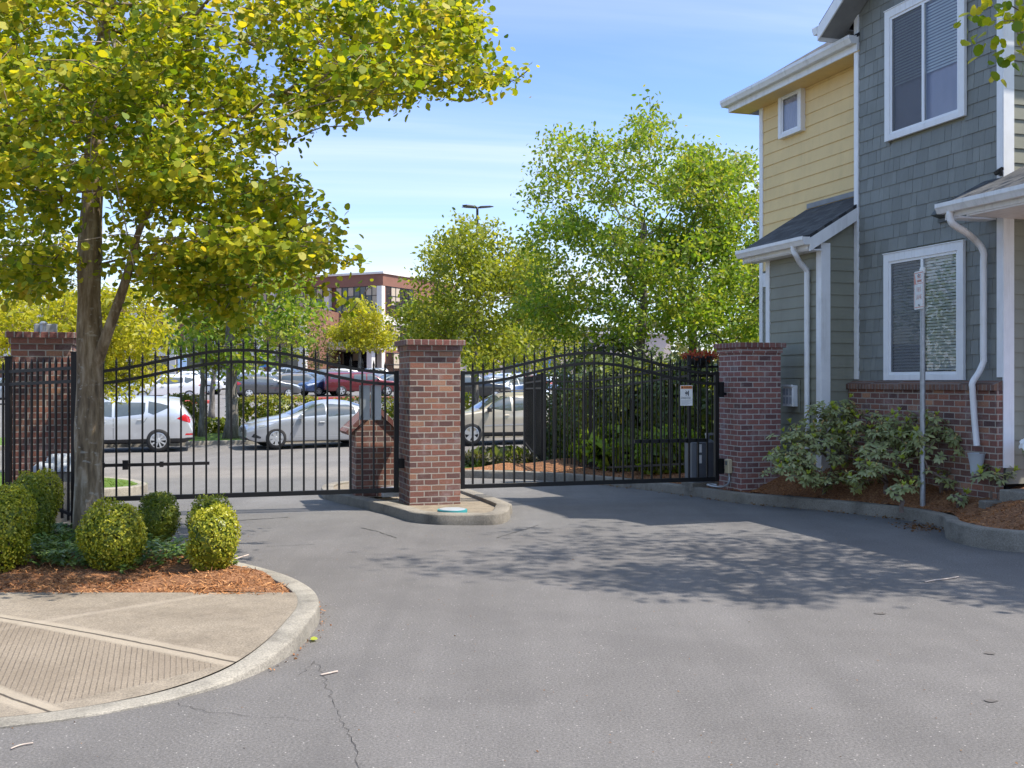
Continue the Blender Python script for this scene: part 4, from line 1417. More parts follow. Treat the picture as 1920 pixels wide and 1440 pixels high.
# ---------------------------------------------------------------- windows
def window(name, x, ya, yb, z0, z1, cas=.11, slider=True, blind=True, blind_from=0.0, label=None, back_sheet=False, back=0.0, cx=.055):
    """x = wall face; ya (near) .. yb (far) outer edges of the casing; looks towards -x"""
    w = bpy.data.objects.new(name, None); link(w, HS); w.location = (x, ya, z0)
    if label: w['label'] = label
    Wd, H = yb - ya, z1 - z0
    mb = MB()
    mb.bbox(-.045, back, 0, cas, 0, H, .003); mb.bbox(-.045, back, Wd - cas, Wd, 0, H, .003)
    mb.bbox(-.0455, back, cas, Wd - cas, H - cas, H, .003); mb.bbox(-.0455, back, cas, Wd - cas, 0, cas * .72, .003)
    mb.box(-.055, 0, -.006, Wd + .006, H + .0005, H + .012)
    mb.build('casing', MT['white'], w)
    a, b, c, d = cas, Wd - cas, cas * .72, H - cas
    s = .035
    mb = MB()
    for q in ((a, a + s, c, d), (b - s, b, c, d), (a + s, b - s, d - s, d), (a + s, b - s, c, c + s)): mb.bbox(-.030, .01, q[0] + .0005, q[1] - .0005, q[2] + .0005, q[3] - .0005, .002)
    if slider: mb.bbox(-.034, .01, (a + b) / 2 - .024, (a + b) / 2 + .024, c + s, d - s, .002)
    mb.build('frame', MT['vinyl'], w)
    panes = ((a + s, (a + b) / 2 - .024), ((a + b) / 2 + .024, b - s)) if slider else ((a + s, b - s),)
    for i, (p, q) in enumerate(panes):
        mb = MB(); mb.add([(-.016 + .006 * i, p, c + s), (-.016 + .006 * i, q, c + s), (-.016 + .006 * i, q, d - s), (-.016 + .006 * i, p, d - s)], [(0, 3, 2, 1)])
        mb.build('pane', MT['glass'], w)
        if slider and i == 1:   # insect screen on the far sash
            mb = MB(); mb.add([(-.021, p, c + s), (-.021, q, c + s), (-.021, q, d - s), (-.021, p, d - s)], [(0, 3, 2, 1)])
            mb.build('insect_screen', MT['screen'], w)
    if blind:
        mb = MB(); z = c + s + .02 + blind_from; k = 0
        while z < d - s:
            mb.add([(.020, a + s - .01, z), (.020, b - s + .01, z), (.034, b - s + .01, z + .031), (.034, a + s - .01, z + .031)], [(0, 3, 2, 1)])
            mb.add([(.0190, a + s - .01, z - .003), (.0190, b - s + .01, z - .003), (.020, b - s + .01, z), (.020, a + s - .01, z)], [(0, 3, 2, 1)])
            z += .042
        mb.build('blind', MT['blind'], w)
    if back_sheet:  # gently rippled lavender sheet close behind the pane
        mb = MB(); nn = 40; vs = []
        for i in range(nn + 1):
            y = a + (b - a) * i / nn; x = cx + .006 * math.sin(i * 1.1)
            vs += [(x, y, c), (x, y, d)]
        mb.add(vs, [(2 * i, 2 * i + 1, 2 * i + 3, 2 * i + 2) for i in range(nn)]); mb.build('back_sheet', MT['back_sheet'], w, smooth=True)
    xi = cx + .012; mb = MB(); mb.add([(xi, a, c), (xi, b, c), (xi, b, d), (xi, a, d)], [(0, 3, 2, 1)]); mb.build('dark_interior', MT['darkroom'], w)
    return w


MT['back_sheet'] = M_plain('lavender_sheet', (.55, .5, .62), .8, var=.06, scale=3)


def M_screen():
    m, nt, b, o = new_mat('insect_screen')
    nt.nodes.remove(b)
    t = nd(nt, 'ShaderNodeBsdfTransparent', {'Color': (.8, .8, .8, 1)}); d = nd(nt, 'ShaderNodeBsdfDiffuse', {'Color': (.2, .21, .23, 1)})
    mx = nd(nt, 'ShaderNodeMixShader', {0: .42}); nt.links.new(t.outputs[0], mx.inputs[1]); nt.links.new(d.outputs[0], mx.inputs[2])
    nt.links.new(mx.outputs[0], o.inputs['Surface']); return m


MT['screen'] = M_screen()


def wy(px, lx):
    """local y of something on the plane x = lx sighted at column px"""
    k = (px - 960) / F
    ax, ay = HO.x + E1.x * lx, HO.y + E1.y * lx
    return (ax - k * ay) / (k * E2.y - E2.x)


xw = -.018
ya, yb = wy(1811, xw), wy(1661, xw)
ua, ub = wy(1813, xw), wy(1663, xw)
OPN = [(ya + .05, yb - .05, zs + .128 + .04, hz(478, yb, xw) - .05), (ua + .05, ub - .05, hz(267, ub, xw) + .04, hz(24, ub, xw) - .05)]
shingle_wall(OPN)
window('window', xw, ya, yb, zs + .128, hz(478, yb, xw), label='lower window with white blinds behind the sign pole')
window('window', xw, wy(1813, xw), wy(1663, xw), hz(267, wy(1663, xw), xw), hz(24, wy(1663, xw), xw), label='upper window above the grey shingles', blind_from=.62, back_sheet=True)
yy = wy(1468, WX); y2 = wy(1511, WX)
window('window', WX - .055, y2, yy, hz(262, yy, WX), hz(178, yy, WX), cas=.09, slider=False, blind=False, back_sheet=True, back=.05, cx=.016, label='small window in the yellow siding')


# ---------------------------------------------------------------- roofs
def M_roof():
    m, nt, b, o = new_mat('roof_shingle')
    uv = uvco(nt); co = objco(nt)
    br = nd(nt, 'ShaderNodeTexBrick', {'Vector': uv, 'Color1': (.3, .3, .3, 1), 'Color2': (1, 1, 1, 1), 'Mortar': (.15, .15, .15, 1), 'Scale': 1.0, 'Mortar Size': .006, 'Mortar Smooth': .4, 'Brick Width': .17, 'Row Height': .142})
    c = ramp(nt, br.outputs['Color'], [(0, (.022, .023, .026)), (.5, (.05, .052, .058)), (1, (.085, .088, .095))])
    c = mixc(nt, .7, c, ramp(nt, noise(nt, co, 160, 3, .8), [(.3, .6), (.7, 1.35)]), 'MULTIPLY')
    nt.links.new(c, b.inputs['Base Color']); b.inputs['Roughness'].default_value = .95
    bump(nt, b, br.outputs['Color'], .7, .01)
    return m


MT['roof'] = M_roof()


def roof_plane(name, q, th=.045, mat='roof'):
    """q: eave near, eave far, ridge far, ridge near (local)"""
    q = [Vector(p) for p in q]; n = (q[1] - q[0]).cross(q[3] - q[0]).normalized()
    if n.z < 0: n = -n
    mb = MB(); mb.add(q + [p - n * th for p in q], [(3, 2, 1, 0), (4, 5, 6, 7), (0, 1, 5, 4), (1, 2, 6, 5), (2, 3, 7, 6), (3, 0, 4, 7)])
    o = mb.build(name, MT[mat], HS)
    me = o.data; ul = me.uv_layers.new(name='UVMap')
    e = (q[1] - q[0]).normalized(); s = n.cross(e)
    for li, l in enumerate(me.loops):
        p = me.vertices[l.vertex_index].co - q[0]; ul.data[li].uv = (p.dot(e), p.dot(s))
    return o


GPROF = [(0, 0), (0, .115), (-.012, .115), (-.012, .01), (-.085, .01), (-.105, .05), (-.118, .075), (-.118, .118), (-.13, .118), (-.13, .07), (-.115, .045), (-.092, -.002)]


def gutter(name, a, b, outdir):
    """K-profile gutter from a to b (its back top edge), opening towards outdir"""
    a, b = Vector(a), Vector(b); od = Vector(outdir); mb = MB(); n = len(GPROF)
    vs = []
    for p in (a, b):
        for u, v in GPROF:
            w = p - od * u + Vector((0, 0, v - .115)); vs.append(w)
    mb.add(vs, [(i, (i + 1) % n, n + (i + 1) % n, n + i) for i in range(n)] + [tuple(reversed(range(n))), tuple(range(n, 2 * n))])
    for p, s in ((a, 1), (b, -1)):
        e = (b - a).normalized() * .002 * s
        mb.add([p + e + od * x + Vector((0, 0, z - .115)) for x, z in ((0, 0), (.092, 0), (.118, .07), (.12, .112), (0, .112))], [(0, 1, 2, 3, 4)])
    return mb.build(name, MT['gutter'], HS)


def board(name, a, b, h, t, outdir, mat='white'):
    """fascia / rake board whose top edge runs a-b"""
    a, b = Vector(a), Vector(b); od = Vector(outdir)
    mb = MB(); q = [a, b, b - Vector((0, 0, h)), a - Vector((0, 0, h))]
    mb.add(q + [p + od * t for p in q], [(0, 1, 2, 3), (7, 6, 5, 4), (0, 4, 5, 1), (1, 5, 6, 2), (2, 6, 7, 3), (3, 7, 4, 0)])
    return mb.build(name, MT[mat], HS)


# lean-to roof
ez = hz(447, SHL, LX - .3) - .0
ex0 = LX - .26; ya0, ya1 = SHL - .02, SHL + .03 + LB + .28
rz_ = ez + (WX - ex0) * .60
roof_plane('lean_to_roof', [(ex0, ya0 - .04, ez + .05), (ex0, ya1 + .04, ez + .05), (WX - .004, ya1 + .04, rz_ + .05), (WX - .004, ya0 - .04, rz_ + .05)])
board('fascia', (ex0 + .0, ya0, ez - .005), (ex0 + .0, ya1, ez - .005), .15, .022, (1, 0, 0))
board('rake_board', (ex0 - .0, ya0 - .025, ez), (-.035, ya0 - .025, ez + (-.035 - ex0) * .60), .19, .024, (0, -1, 0))
board('rake_board', (ex0, ya1 + .02, ez), (WX - .005, ya1 + .02, rz_), .19, .024, (0, 1, 0))
for y_ in (SHL + .034, SHL + .03 + LB - .002):
    mb = MB(); a_, b_, c_, d_ = (LX, 3.921), (WX - .005, 3.921), (WX - .005, rz_ - .01), (LX, max(3.93, ez + (LX - ex0) * .60 - .01))
    mb.add([(p[0], y_, p[1]) for p in (a_, b_, c_, d_)] + [(p[0], y_ + .03, p[1]) for p in (a_, b_, c_, d_)], [(0, 1, 2, 3), (7, 6, 5, 4), (0, 4, 5, 1), (1, 5, 6, 2), (2, 6, 7, 3), (3, 7, 4, 0)])
    mb.build('lean_to_gable', MT['lapgrey'], HS)
mb = MB(); mb.box(ex0 + .022, LX - .03, ya0 - .02, ya1 + .018, ez - .17, ez - .15); mb.build('soffit', MT['white'], HS)
gutter('gutter', (ex0 - .001, ya0 - .05, ez + .02), (ex0 - .001, ya1 + .06, ez + .02), (-1, 0, 0))
mb = MB(); mb.bbox(WX - .03, WX - .0195, ya0, ya1, rz_ + .05, rz_ + .13, .002); mb.build('flashing', MT['soffit'], HS)

# main roof over the yellow wall
gy0, gy1 = SHL - .1, YE + .42
gzz = hz(188, YE + .3, WX - .4)
xo = WX - .42
roof_plane('main_roof', [(xo, gy0, gzz + .05), (xo, gy1, gzz + .05), (xo + 3.4, gy1 - 3.0, gzz + .05 + 3.4 * .62), (xo + 3.4, gy0, gzz + .05 + 3.4 * .62)])
roof_plane('main_roof', [(xo + .0, gy1 + .003, gzz + .05), (xo + 7, gy1 + .003, gzz + .05), (xo + 3.4, gy1 - 3.0, gzz + .053 + 3.4 * .62), (xo + 3.39, gy1 - 3.0, gzz + .053 + 3.4 * .62)])
board('fascia', (xo, gy0, gzz - .0), (xo, gy1, gzz - .0), .2, .022, (1, 0, 0))
board('fascia', (xo + .022, gy1, gzz), (xo + 6.5, gy1, gzz), .2, .022, (0, -1, 0))
mb = MB(); mb.box(xo + .022, WX - .022, gy0, gy1 - .02, gzz - .205, gzz - .185); mb.build('soffit', MT['yellow'], HS)
gutter('gutter', (xo - .001, gy0, gzz + .02), (xo - .001, gy1 + .08, gzz + .02), (-1, 0, 0))
gutter('gutter', (xo, gy1 + .001, gzz + .02), (xo + 6.5, gy1 + .001, gzz + .02), (0, 1, 0))
# gable over the shingled bay
bz = hz(52, SHL + .3, -.4)
mid = SHL / 2; ov = .33; gx = -.42
pk = bz + (mid + ov) * .62
roof_plane('gable_roof', [(gx, SHL + ov, bz + .06), (5, SHL + ov, bz + .06), (5, mid, pk + .06), (gx, mid, pk + .06)])
roof_plane('gable_roof', [(gx, -ov, bz + .06), (5, -ov, bz + .06), (5, mid, pk + .062), (gx, mid, pk + .062)])
board('rake_board', (gx - .0, SHL + ov, bz + .01), (gx, mid, pk + .01), .2, .024, (-1, 0, 0))
board('rake_board', (gx - .0, -ov, bz + .01), (gx, mid + .001, pk + .01), .2, .024, (-1, 0, 0))
mb = MB()
for s in (1, -1):
    y_e = SHL + ov if s == 1 else -ov
    mb.add([(gx + .001, y_e, bz - .15), (-.02, y_e, bz - .15), (-.02, mid, pk - .15), (gx + .001, mid, pk - .15)], [(0, 1, 2, 3) if s == 1 else (3, 2, 1, 0)])
mb.build('soffit', MT['soffit'], HS)
board('fascia', (gx, SHL + ov, bz), (4.5, SHL + ov, bz), .2, .02, (0, -1, 0))
gutter('gutter', (gx - .03, SHL + ov + .001, bz + .03), (4.5, SHL + ov + .001, bz + .03), (0, 1, 0))
gutter('gutter', (gx - .03, -ov - .001, bz + .03), (4.5, -ov - .001, bz + .03), (0, -1, 0))

# porch roof on the near side
px0 = -.60; py1 = wy(1772, px0)
pz = hz(387, py1, px0)
roof_plane('porch_roof', [(px0, -4.2, pz + .05), (px0, py1, pz + .05), (-.02, py1, pz + .05 + .58 * .5), (-.02, -4.2, pz + .05 + .58 * .5)])
roof_plane('porch_roof', [(-.0198, -4.2, pz + .05 + .58 * .5), (-.0198, -.036, pz + .05 + .58 * .5), (2.0, -.036, pz + .05 + 2.6 * .5), (2.0, -4.2, pz + .05 + 2.6 * .5)])
board('fascia', (px0, -4.2, pz), (px0, py1 - .02, pz), .15, .022, (1, 0, 0))
gutter('gutter', (px0 - .001, -4.2, pz + .02), (px0 - .001, py1 + .03, pz + .02), (-1, 0, 0))
mb = MB(); mb.box(px0 + .022, -.034, .087, py1 - .03, pz - .17, pz - .15); mb.box(px0 + .022, 1.9, -4.2, -.034, pz - .17, pz - .15); mb.build('soffit', MT['white'], HS)
board('rake_board', (px0, py1 - .0, pz + .0), (-.035, py1 - .0, pz + .56 * .5), .17, .022, (0, -1, 0))
mb = MB(); mb.tube([(-.04, .0, pz + .36), (-.06, -.03, pz + .42), (-.03, .09, pz + .40)], .035, 6); mb.build('flashing', MT['dark'], HS)

# ---------------------------------------------------------------- downspouts
def downspout(pts, w=.044):
    mb = MB(); mb.tube(catmull([Vector(p) for p in pts], 5), w, 8, flat=(1.0, .85)); return mb.build('downspout', MT['gutter'], HS, auto=50)


yd = wy(1846, -.07)
zl = zs
downspout([(px0 - .06, py1 - .16, pz - .08), (px0 - .06, py1 - .16, pz - .16), (px0 - .03, py1 - .17, pz - .24), (px0 + .18, py1 - .15, pz - .33), (-.16, yd + .03, pz - .42), (-.085, yd, pz - .55), (-.085, yd, pz - .75), (-.085, yd, zl + .45), (-.085, yd, zl + .36), (-.14, yd + .02, zl + .22), (-.215, yd + .04, zl + .10), (-.215, yd + .04, zl), (-.20, yd + .03, zl - .3), (-.185, yd, zl - .68)])
mb = MB(); mb.lathe([(.07, 0), (.075, .1), (.105, .24), (.11, .25), (.10, .25), (.06, .1)], (-.21, yd - .02, zl - 1.02), 14); mb.build('drain_boot', MT['box_light'], HS, auto=40)
yl = wy(1515, LX - .05)
yg = wy(1488, ex0 - .06)
downspout([(ex0 - .06, yg, ez - .08), (ex0 - .06, yg, ez - .16), (ex0 - .03, yg - .02, ez - .22), (LX - .2, (yg + yl) / 2, ez - .32), (LX - .075, yl, ez - .43), (LX - .068, yl, ez - .6), (LX - .068, yl, 2.0), (LX - .068, yl, .75)])

# dryer vent hood on the shingles, meter box on the lean-to
yv = wy(1768, -.05); zv = hz(400, yv, -.05)
mb = MB(); mb.add([(-.03, yv - .09, zv - .06), (-.03, yv + .09, zv - .06), (-.03, yv + .09, zv + .14), (-.03, yv - .09, zv + .14), (-.17, yv - .09, zv - .02), (-.17, yv + .09, zv - .02)],
                  [(0, 1, 2, 3), (4, 5, 1, 0), (3, 2, 5, 4), (0, 3, 4), (1, 5, 2)])
mb.box(-.05, -.018, yv - .12, yv + .12, zv + .1405, zv + .16); mb.box(-.045, -.018, yv - .11, yv + .11, zv - .11, zv - .061)
mb.build('vent_hood', M_plain('vent_grey', (.075, .082, .08), .5), HS)
yq = wy(1488, LX - .03); zq = hz(742, yq, LX)
mb = MB(); mb.bbox(LX - .04, LX - .02, yq - .17, yq + .17, zq - .25, zq + .25, .004); mb.build('vent_panel', MT['lapgrey'], HS)
V = bpy.data.objects.new('wall_vent', None); link(V, HS); V.location = (LX - .04, yq, zq)
mb = MB(); mb.bbox(-.10, -.001, -.14, .14, -.16, .16, .01); mb.box(-.13, -.1, -.15, .15, .14, .17); mb.build('vent_cover', MT['gutter'], V)
mb = MB()
for yy_ in (-.09, 0, .09):
    for zz in (-.07, .06): mb.box(-.1025, -.1005, yy_ - .033, yy_ + .033, zz - .05, zz + .05)
mb.build('vent_opening', MT['faded_grey'], V)

# ---------------------------------------------------------------- porch at the right edge
mb = MB(); mb.bbox(-.2, 3, -3.6, -.14, .1, bedrz(5.9, 12.6) + .12, .01); mb.build('porch_slab', MT['kerb'], HS)
mb = MB(); mb.bbox(.33, .50, -.05, -.022, .72, 3.4, .003); mb.build('door_casing', MT['white'], HS)
mb = MB(); mb.box(.5005, 1.4, -.04, -.021, .72, 3.0); mb.build('door', M_plain('dark_door', (.03, .035, .035), .4), HS)
lp = Matrix.Translation(HO) @ Matrix.Rotation(PHI, 4, 'Z') @ Vector((.16, -.42, 0))
zp = bedrz(5.9, 12.6) + .12
FP = thing('flower_pot', 'tall dark pot of white flowers at the right edge of the porch', 'flower pot', (lp.x, lp.y, zp))
mb = MB(); mb.lathe([(0, 0), (.12, 0), (.15, .42), (.165, .44), (.165, .48), (.15, .48), (.14, .42), (0, .42)], n=20); mb.build('pot', M_plain('glazed_pot', (.03, .04, .042), .3, var=.3), FP, auto=40)
rg = np.random.default_rng(5)
n = 90; d = rg.normal(size=(n, 3)); d /= np.linalg.norm(d, axis=1, keepdims=True); d[:, 2] = np.abs(d[:, 2])
C0 = d * np.array([.24, .24, .16]) * rg.uniform(.75, 1.05, (n, 1)) + np.array([0, 0, .50])
CC = np.repeat(C0, 5, axis=0); a = np.tile(np.arange(5) * 2 * math.pi / 5, n); NN = np.repeat(d + np.array([-.4, -.8, .2]), 5, axis=0)
NN /= np.linalg.norm(NN, axis=1, keepdims=True)
U = np.cross(NN, np.array([0, 0, 1.0])); U /= np.linalg.norm(U, axis=1, keepdims=True); Vv = np.cross(NN, U)
leaf_mesh('flowers', CC, NN, U * np.cos(a)[:, None] + Vv * np.sin(a)[:, None], np.full(len(CC), .034), LEAF_ROUND, MT['flower_white'], FP)
n = 260; d = rg.normal(size=(n, 3)); d /= np.linalg.norm(d, axis=1, keepdims=True)
leaf_mesh('leaves', d * np.array([.2, .2, .14]) + np.array([0, 0, .47]), d, rg.normal(size=(n, 3)), np.full(n, .05), LEAF_OVAL, LF['vinca'], FP)
sp_ = HO + E1 * .12 - E2 * .55
OR = thing('garden_ornament', 'rusty curled metal seahorse ornament in front of the dark flower pot', 'garden ornament', (lp.x - .10, lp.y - .22, zp), R(10))
pts = [(.02, 0, .0), (.0, 0, .05), (.05, 0, .08), (.075, 0, .12), (.03, 0, .15), (-.015, 0, .17), (-.03, 0, .22), (0, 0, .27), (.05, 0, .30), (.06, 0, .35), (.02, 0, .40), (-.02, 0, .42), (-.045, 0, .45), (-.02, 0, .48), (.03, 0, .47), (.08, 0, .445)]
mb = MB(); mb.tube(catmull([Vector(p) for p in pts], 4), [.010 + .022 * math.sin(math.pi * min(1, max(0, (i - 14) / 40))) for i in range(len(pts) * 4 - 3)], 8, flat=(1, .4)); mb.build('figure', MT['rust'], OR, smooth=True)
mb = MB(); mb.tube([(.02, 0, -.05), (.02, 0, .03)], .006, 6); mb.build('stake', MT['rust'], OR)
# ================================================================ cars
def interp(tab, x): return float(np.interp(x, [t[0] for t in tab], [t[1] for t in tab]))


class Car:
    def __init__(s, L, W, top, belt, zb=.22, tum=.2, pw=4.5, nose=.34, tail=.2, r=.345, xw=(.9, 3.6), clad=.0):
        s.L, s.W, s.top, s.belt, s.zb, s.tum, s.pw, s.nose, s.tail, s.r, s.xw, s.clad = L, W, top, belt, zb, tum, pw, nose, tail, r, xw, clad
        s.H = max(z for x, z in top)

    def w(s, x):
        a = max(0, 1 - x / .75); b = max(0, 1 - (s.L - x) / .7)
        return s.W * (1 - s.nose * a ** 2.3 - s.tail * b ** 2.3)

    def prof(s, x):
        zt = interp(s.top, x); zbe = min(interp(s.belt, x), zt - .045); w = s.w(x)
        zb = s.zb + .14 * max(0, 1 - x / .35) ** 2 + .16 * max(0, 1 - (s.L - x) / .4) ** 2
        zb = min(zb, zbe - .1)
        return zb, zbe, zt, w

    def y_up(s, x, t):
        zb, zbe, zt, w = s.prof(x)
        z = zbe + (zt - zbe) * t
        return w * .985 * (1 - s.tum * max(0, (z - zbe)) / .65) * math.sqrt(max(0, 1 - t ** s.pw)), z

    def section(s, x):
        zb, zbe, zt, w = s.prof(x); m = zbe - zb
        o = [(0, zb), (w * .86, zb), (w * .955, zb + m * .05), (w * .985, zb + m * .18), (w * .975, zb + m * .42), (w, zb + m * .66), (w * 1.0, zb + m * .84), (w * .985, zbe)]
        for t in (.12, .3, .5, .68, .8, .88, .94, .98, 1.0):
            o.append(s.y_up(x, t))
        return o

    def side_y(s, x, z):
        zb, zbe, zt, w = s.prof(x)
        if z <= zbe:
            sec = s.section(x)[1:8]
            return float(np.interp(z, [p[1] for p in sec], [p[0] for p in sec]))
        return s.y_up(x, min(1, (z - zbe) / max(.001, zt - zbe)))[0]

    def top_z(s, x, y):
        ts = np.linspace(0, 1, 40); yz = [s.y_up(x, t) for t in ts]
        yy = [a for a, b in yz][::-1]; zz = [b for a, b in yz][::-1]
        return float(np.interp(abs(y), yy, zz))

    def body(s, name, paint, parent):
        st = sorted(set([0, .03, .08, .16, .28, .42, .6, .8] + list(np.arange(1.0, s.L - .7, .14)) + [s.L - .7, s.L - .55, s.L - .42, s.L - .3, s.L - .2, s.L - .12, s.L - .06, s.L - .02, s.L]))
        mb = MB(); vs = []; k = None
        for x in st:
            sec = s.section(x)
            ring = [(x - s.L / 2, -y, z) for y, z in sec] + [(x - s.L / 2, y, z) for y, z in reversed(sec[1:-1])]
            k = len(ring); vs += ring
        fs = []; ms = []
        for i in range(len(st) - 1):
            for j in range(k):
                j2 = (j + 1) % k
                fs.append((i * k + j, i * k + j2, (i + 1) * k + j2, (i + 1) * k + j)); ms.append(1 if (s.clad and (j in (0, 1, 2, k - 1, k - 2, k - 3))) or j in (0, k - 1) else 0)
        fs.append(tuple(reversed(range(k)))); ms.append(0)
        fs.append(tuple(range((len(st) - 1) * k, len(st) * k))); ms.append(0)
        n = len(mb.v); mb.v = vs; mb.f = [list(f[::-1]) for f in fs]; mb.m = ms
        o = mb.build(name, [paint, MT['dark']], parent, smooth=True)
        # wheel arches are cut out of the body
        cut = MB()
        for xw in s.xw:
            for sd in (-1, 1):
                ya, yb = (s.W - .30) * sd, (s.W + .2) * sd
                nn = 28; rr = s.r + .075
                vs = [(xw - s.L / 2 + rr * math.cos(2 * math.pi * i / nn), ya, s.r + rr * math.sin(2 * math.pi * i / nn)) for i in range(nn)] + \
                     [(xw - s.L / 2 + rr * math.cos(2 * math.pi * i / nn), yb, s.r + rr * math.sin(2 * math.pi * i / nn)) for i in range(nn)]
                f = [tuple(range(nn)), tuple(reversed(range(nn, 2 * nn)))] + [(i, nn + i, nn + (i + 1) % nn, (i + 1) % nn) for i in range(nn)]
                if sd == -1: f = [g[::-1] for g in f]
                f = [g[::-1] for g in f]
                cut.add(vs, f, 1)
        c = cut.build('cutter', [paint, MT['dark']])
        md = o.modifiers.new('b', 'BOOLEAN'); md.operation = 'DIFFERENCE'; md.object = c; md.solver = 'EXACT'
        dg = bpy.context.evaluated_depsgraph_get(); dg.update()
        me = bpy.data.meshes.new_from_object(o.evaluated_get(dg))
        o.modifiers.clear(); o.data = me
        bpy.data.objects.remove(c)
        me.polygons.foreach_set('use_smooth', [True] * len(me.polygons))
        me.set_sharp_from_angle(angle=R(32))
        if len(me.materials) == 0:
            me.materials.append(paint); me.materials.append(MT['dark'])
        return o

    def patch(s, name, poly, mat, parent, sd, lift=.004, rows=6, cols=8, both=False):
        """a panel lying on the car's flank; poly is convex in (x from the nose, z)"""
        zs_ = [p[1] for p in poly]
        for sgn in ((sd,) if not both else (-1, 1)):
            vs = []; mb = MB()
            for r in range(rows + 1):
                z = min(zs_) + (max(zs_) - min(zs_)) * (r / rows); z = min(max(z, min(zs_) + 1e-5), max(zs_) - 1e-5)
                xs_ = []
                for i in range(len(poly)):
                    a, b = poly[i], poly[(i + 1) % len(poly)]
                    if (a[1] - z) * (b[1] - z) <= 0 and abs(a[1] - b[1]) > 1e-9:
                        xs_.append(a[0] + (b[0] - a[0]) * (z - a[1]) / (b[1] - a[1]))
                x0, x1 = min(xs_), max(xs_)
                for c in range(cols + 1):
                    x = x0 + (x1 - x0) * c / cols
                    vs.append((x - s.L / 2, sgn * (s.side_y(x, z) + lift), z))
            q = cols + 1
            f = [(r * q + c, r * q + c + 1, (r + 1) * q + c + 1, (r + 1) * q + c) for r in range(rows) for c in range(cols)]
            if sgn == 1: f = [g[::-1] for g in f]
            mb.add(vs, f)
            o = mb.build(name, mat, parent, smooth=True)
        return o

    def glassband(s, name, x0, x1, parent, frac=.86, front=True, mat='carglass'):
        mb = MB(); vs = []; n, m = 8, 12
        for i in range(n + 1):
            x = x0 + (x1 - x0) * i / n
            hw = s.y_up(x, .62)[0] * frac if True else 0
            for j in range(m + 1):
                y = -hw + 2 * hw * j / m
                vs.append((x - s.L / 2 + (-.005 if front else .005), y, s.top_z(x, y) + .006))
        q = m + 1
        mb.add(vs, [(i * q + j, (i + 1) * q + j, (i + 1) * q + j + 1, i * q + j + 1) for i in range(n) for j in range(m)])
        return mb.build(name, MT[mat], parent, smooth=True)


_RIM = {}


def wheel_mesh(r, style):
    k = (r, style)
    if k in _RIM: return _RIM[k]
    mb = MB(); rr = r * .66; wd = .105
    mb.lathe([(rr, -wd), (r * .86, -wd - .006), (r * .965, -wd * .8), (r, -wd * .45), (r, wd * .45), (r * .965, wd * .8), (r * .86, wd), (rr, wd)], n=32, axis='y')
    ty = mb.build('tyre', MT['rubber'], smooth=True)
    m2 = MB()
    m2.lathe([(rr * 1.0, -wd + .002), (rr * .93, -wd - .002), (rr * .9, -wd + .02), (rr * .9, wd)], n=32, axis='y')
    n = {'seven': 7, 'five': 5, 'ten': 9}[style]; wdt = {'seven': .055, 'five': .075, 'ten': .03}[style]
    for i in range(n):
        a = 2 * math.pi * (i + .25) / n; c, s_ = math.cos(a), math.sin(a)
        vs = []
        for (q, hw) in ((.03, wdt * .55), (rr * .93, wdt)):
            for sg in (-1, 1):
                for yy in (-wd + .004, -wd + .03): vs.append((c * q - s_ * hw * sg, yy, s_ * q + c * hw * sg))
        m2.add(vs, [(0, 2, 6, 4), (1, 5, 7, 3), (0, 4, 5, 1), (2, 3, 7, 6), (4, 6, 7, 5)])
    m2.lathe([(.0, -wd - .004), (.05, -wd - .002), (.06, -wd + .01)], n=16, axis='y')
    ri = m2.build('rim', MT['rim'], auto=40)
    m3 = MB(); m3.lathe([(0, -wd + .045), (rr * .9, -wd + .045)], n=24, axis='y')
    br = m3.build('brake_disc', MT['dark'])
    ms = (ty.data, ri.data, br.data)
    for o in (ty, ri, br): bpy.data.objects.remove(o)
    _RIM[k] = ms
    return ms


def add_wheels(car, root, style):
    for xw in car.xw:
        for sd in (-1, 1):
            w = bpy.data.objects.new('wheel', None); link(w, root)
            w.location = (xw - car.L / 2, sd * (car.W - .10), car.r)
            if sd == 1: w.rotation_euler = (0, 0, math.pi)
            for nm, me in zip(('tyre', 'rim', 'brake_disc'), wheel_mesh(car.r, style)):
                link(bpy.data.objects.new(nm, me), w)


def mirror(car, root, x, z, paint, mat2=None):
    for sd in (-1, 1):
        y = car.side_y(x, z); mb = MB()
        mb.bbox(x - car.L / 2 - .06, x - car.L / 2 + .07, min(sd * (y + .03), sd * (y + .21)), max(sd * (y + .03), sd * (y + .21)), z - .02, z + .13, .03)
        mb.box(x - car.L / 2 - .02, x - car.L / 2 + .03, min(sd * (y - .02), sd * (y + .05)), max(sd * (y - .02), sd * (y + .05)), z - .02, z + .02)
        mb.build('mirror', paint, root, smooth=False)


def handle(car, root, x, z, paint):
    for sd in (-1, 1):
        y = car.side_y(x, z); mb = MB(); a, b = sd * (y + .002), sd * (y + .035)
        mb.bbox(x - car.L / 2 - .09, x - car.L / 2 + .09, min(a, b), max(a, b), z - .013, z + .013, .008)
        mb.build('door_handle', paint, root)


def seam(car, root, pts):
    """a thin dark door gap along both flanks"""
    for a, b in zip(pts[:-1], pts[1:]):
        d = Vector((b[0] - a[0], b[1] - a[1])); n = Vector((-d.y, d.x)).normalized() * .005
        car.patch('door_gap', [(a[0] + n.x, a[1] + n.y), (b[0] + n.x, b[1] + n.y), (b[0] - n.x, b[1] - n.y), (a[0] - n.x, a[1] - n.y)], MT['dark'], root, 1, .002, 6, 1, both=True)


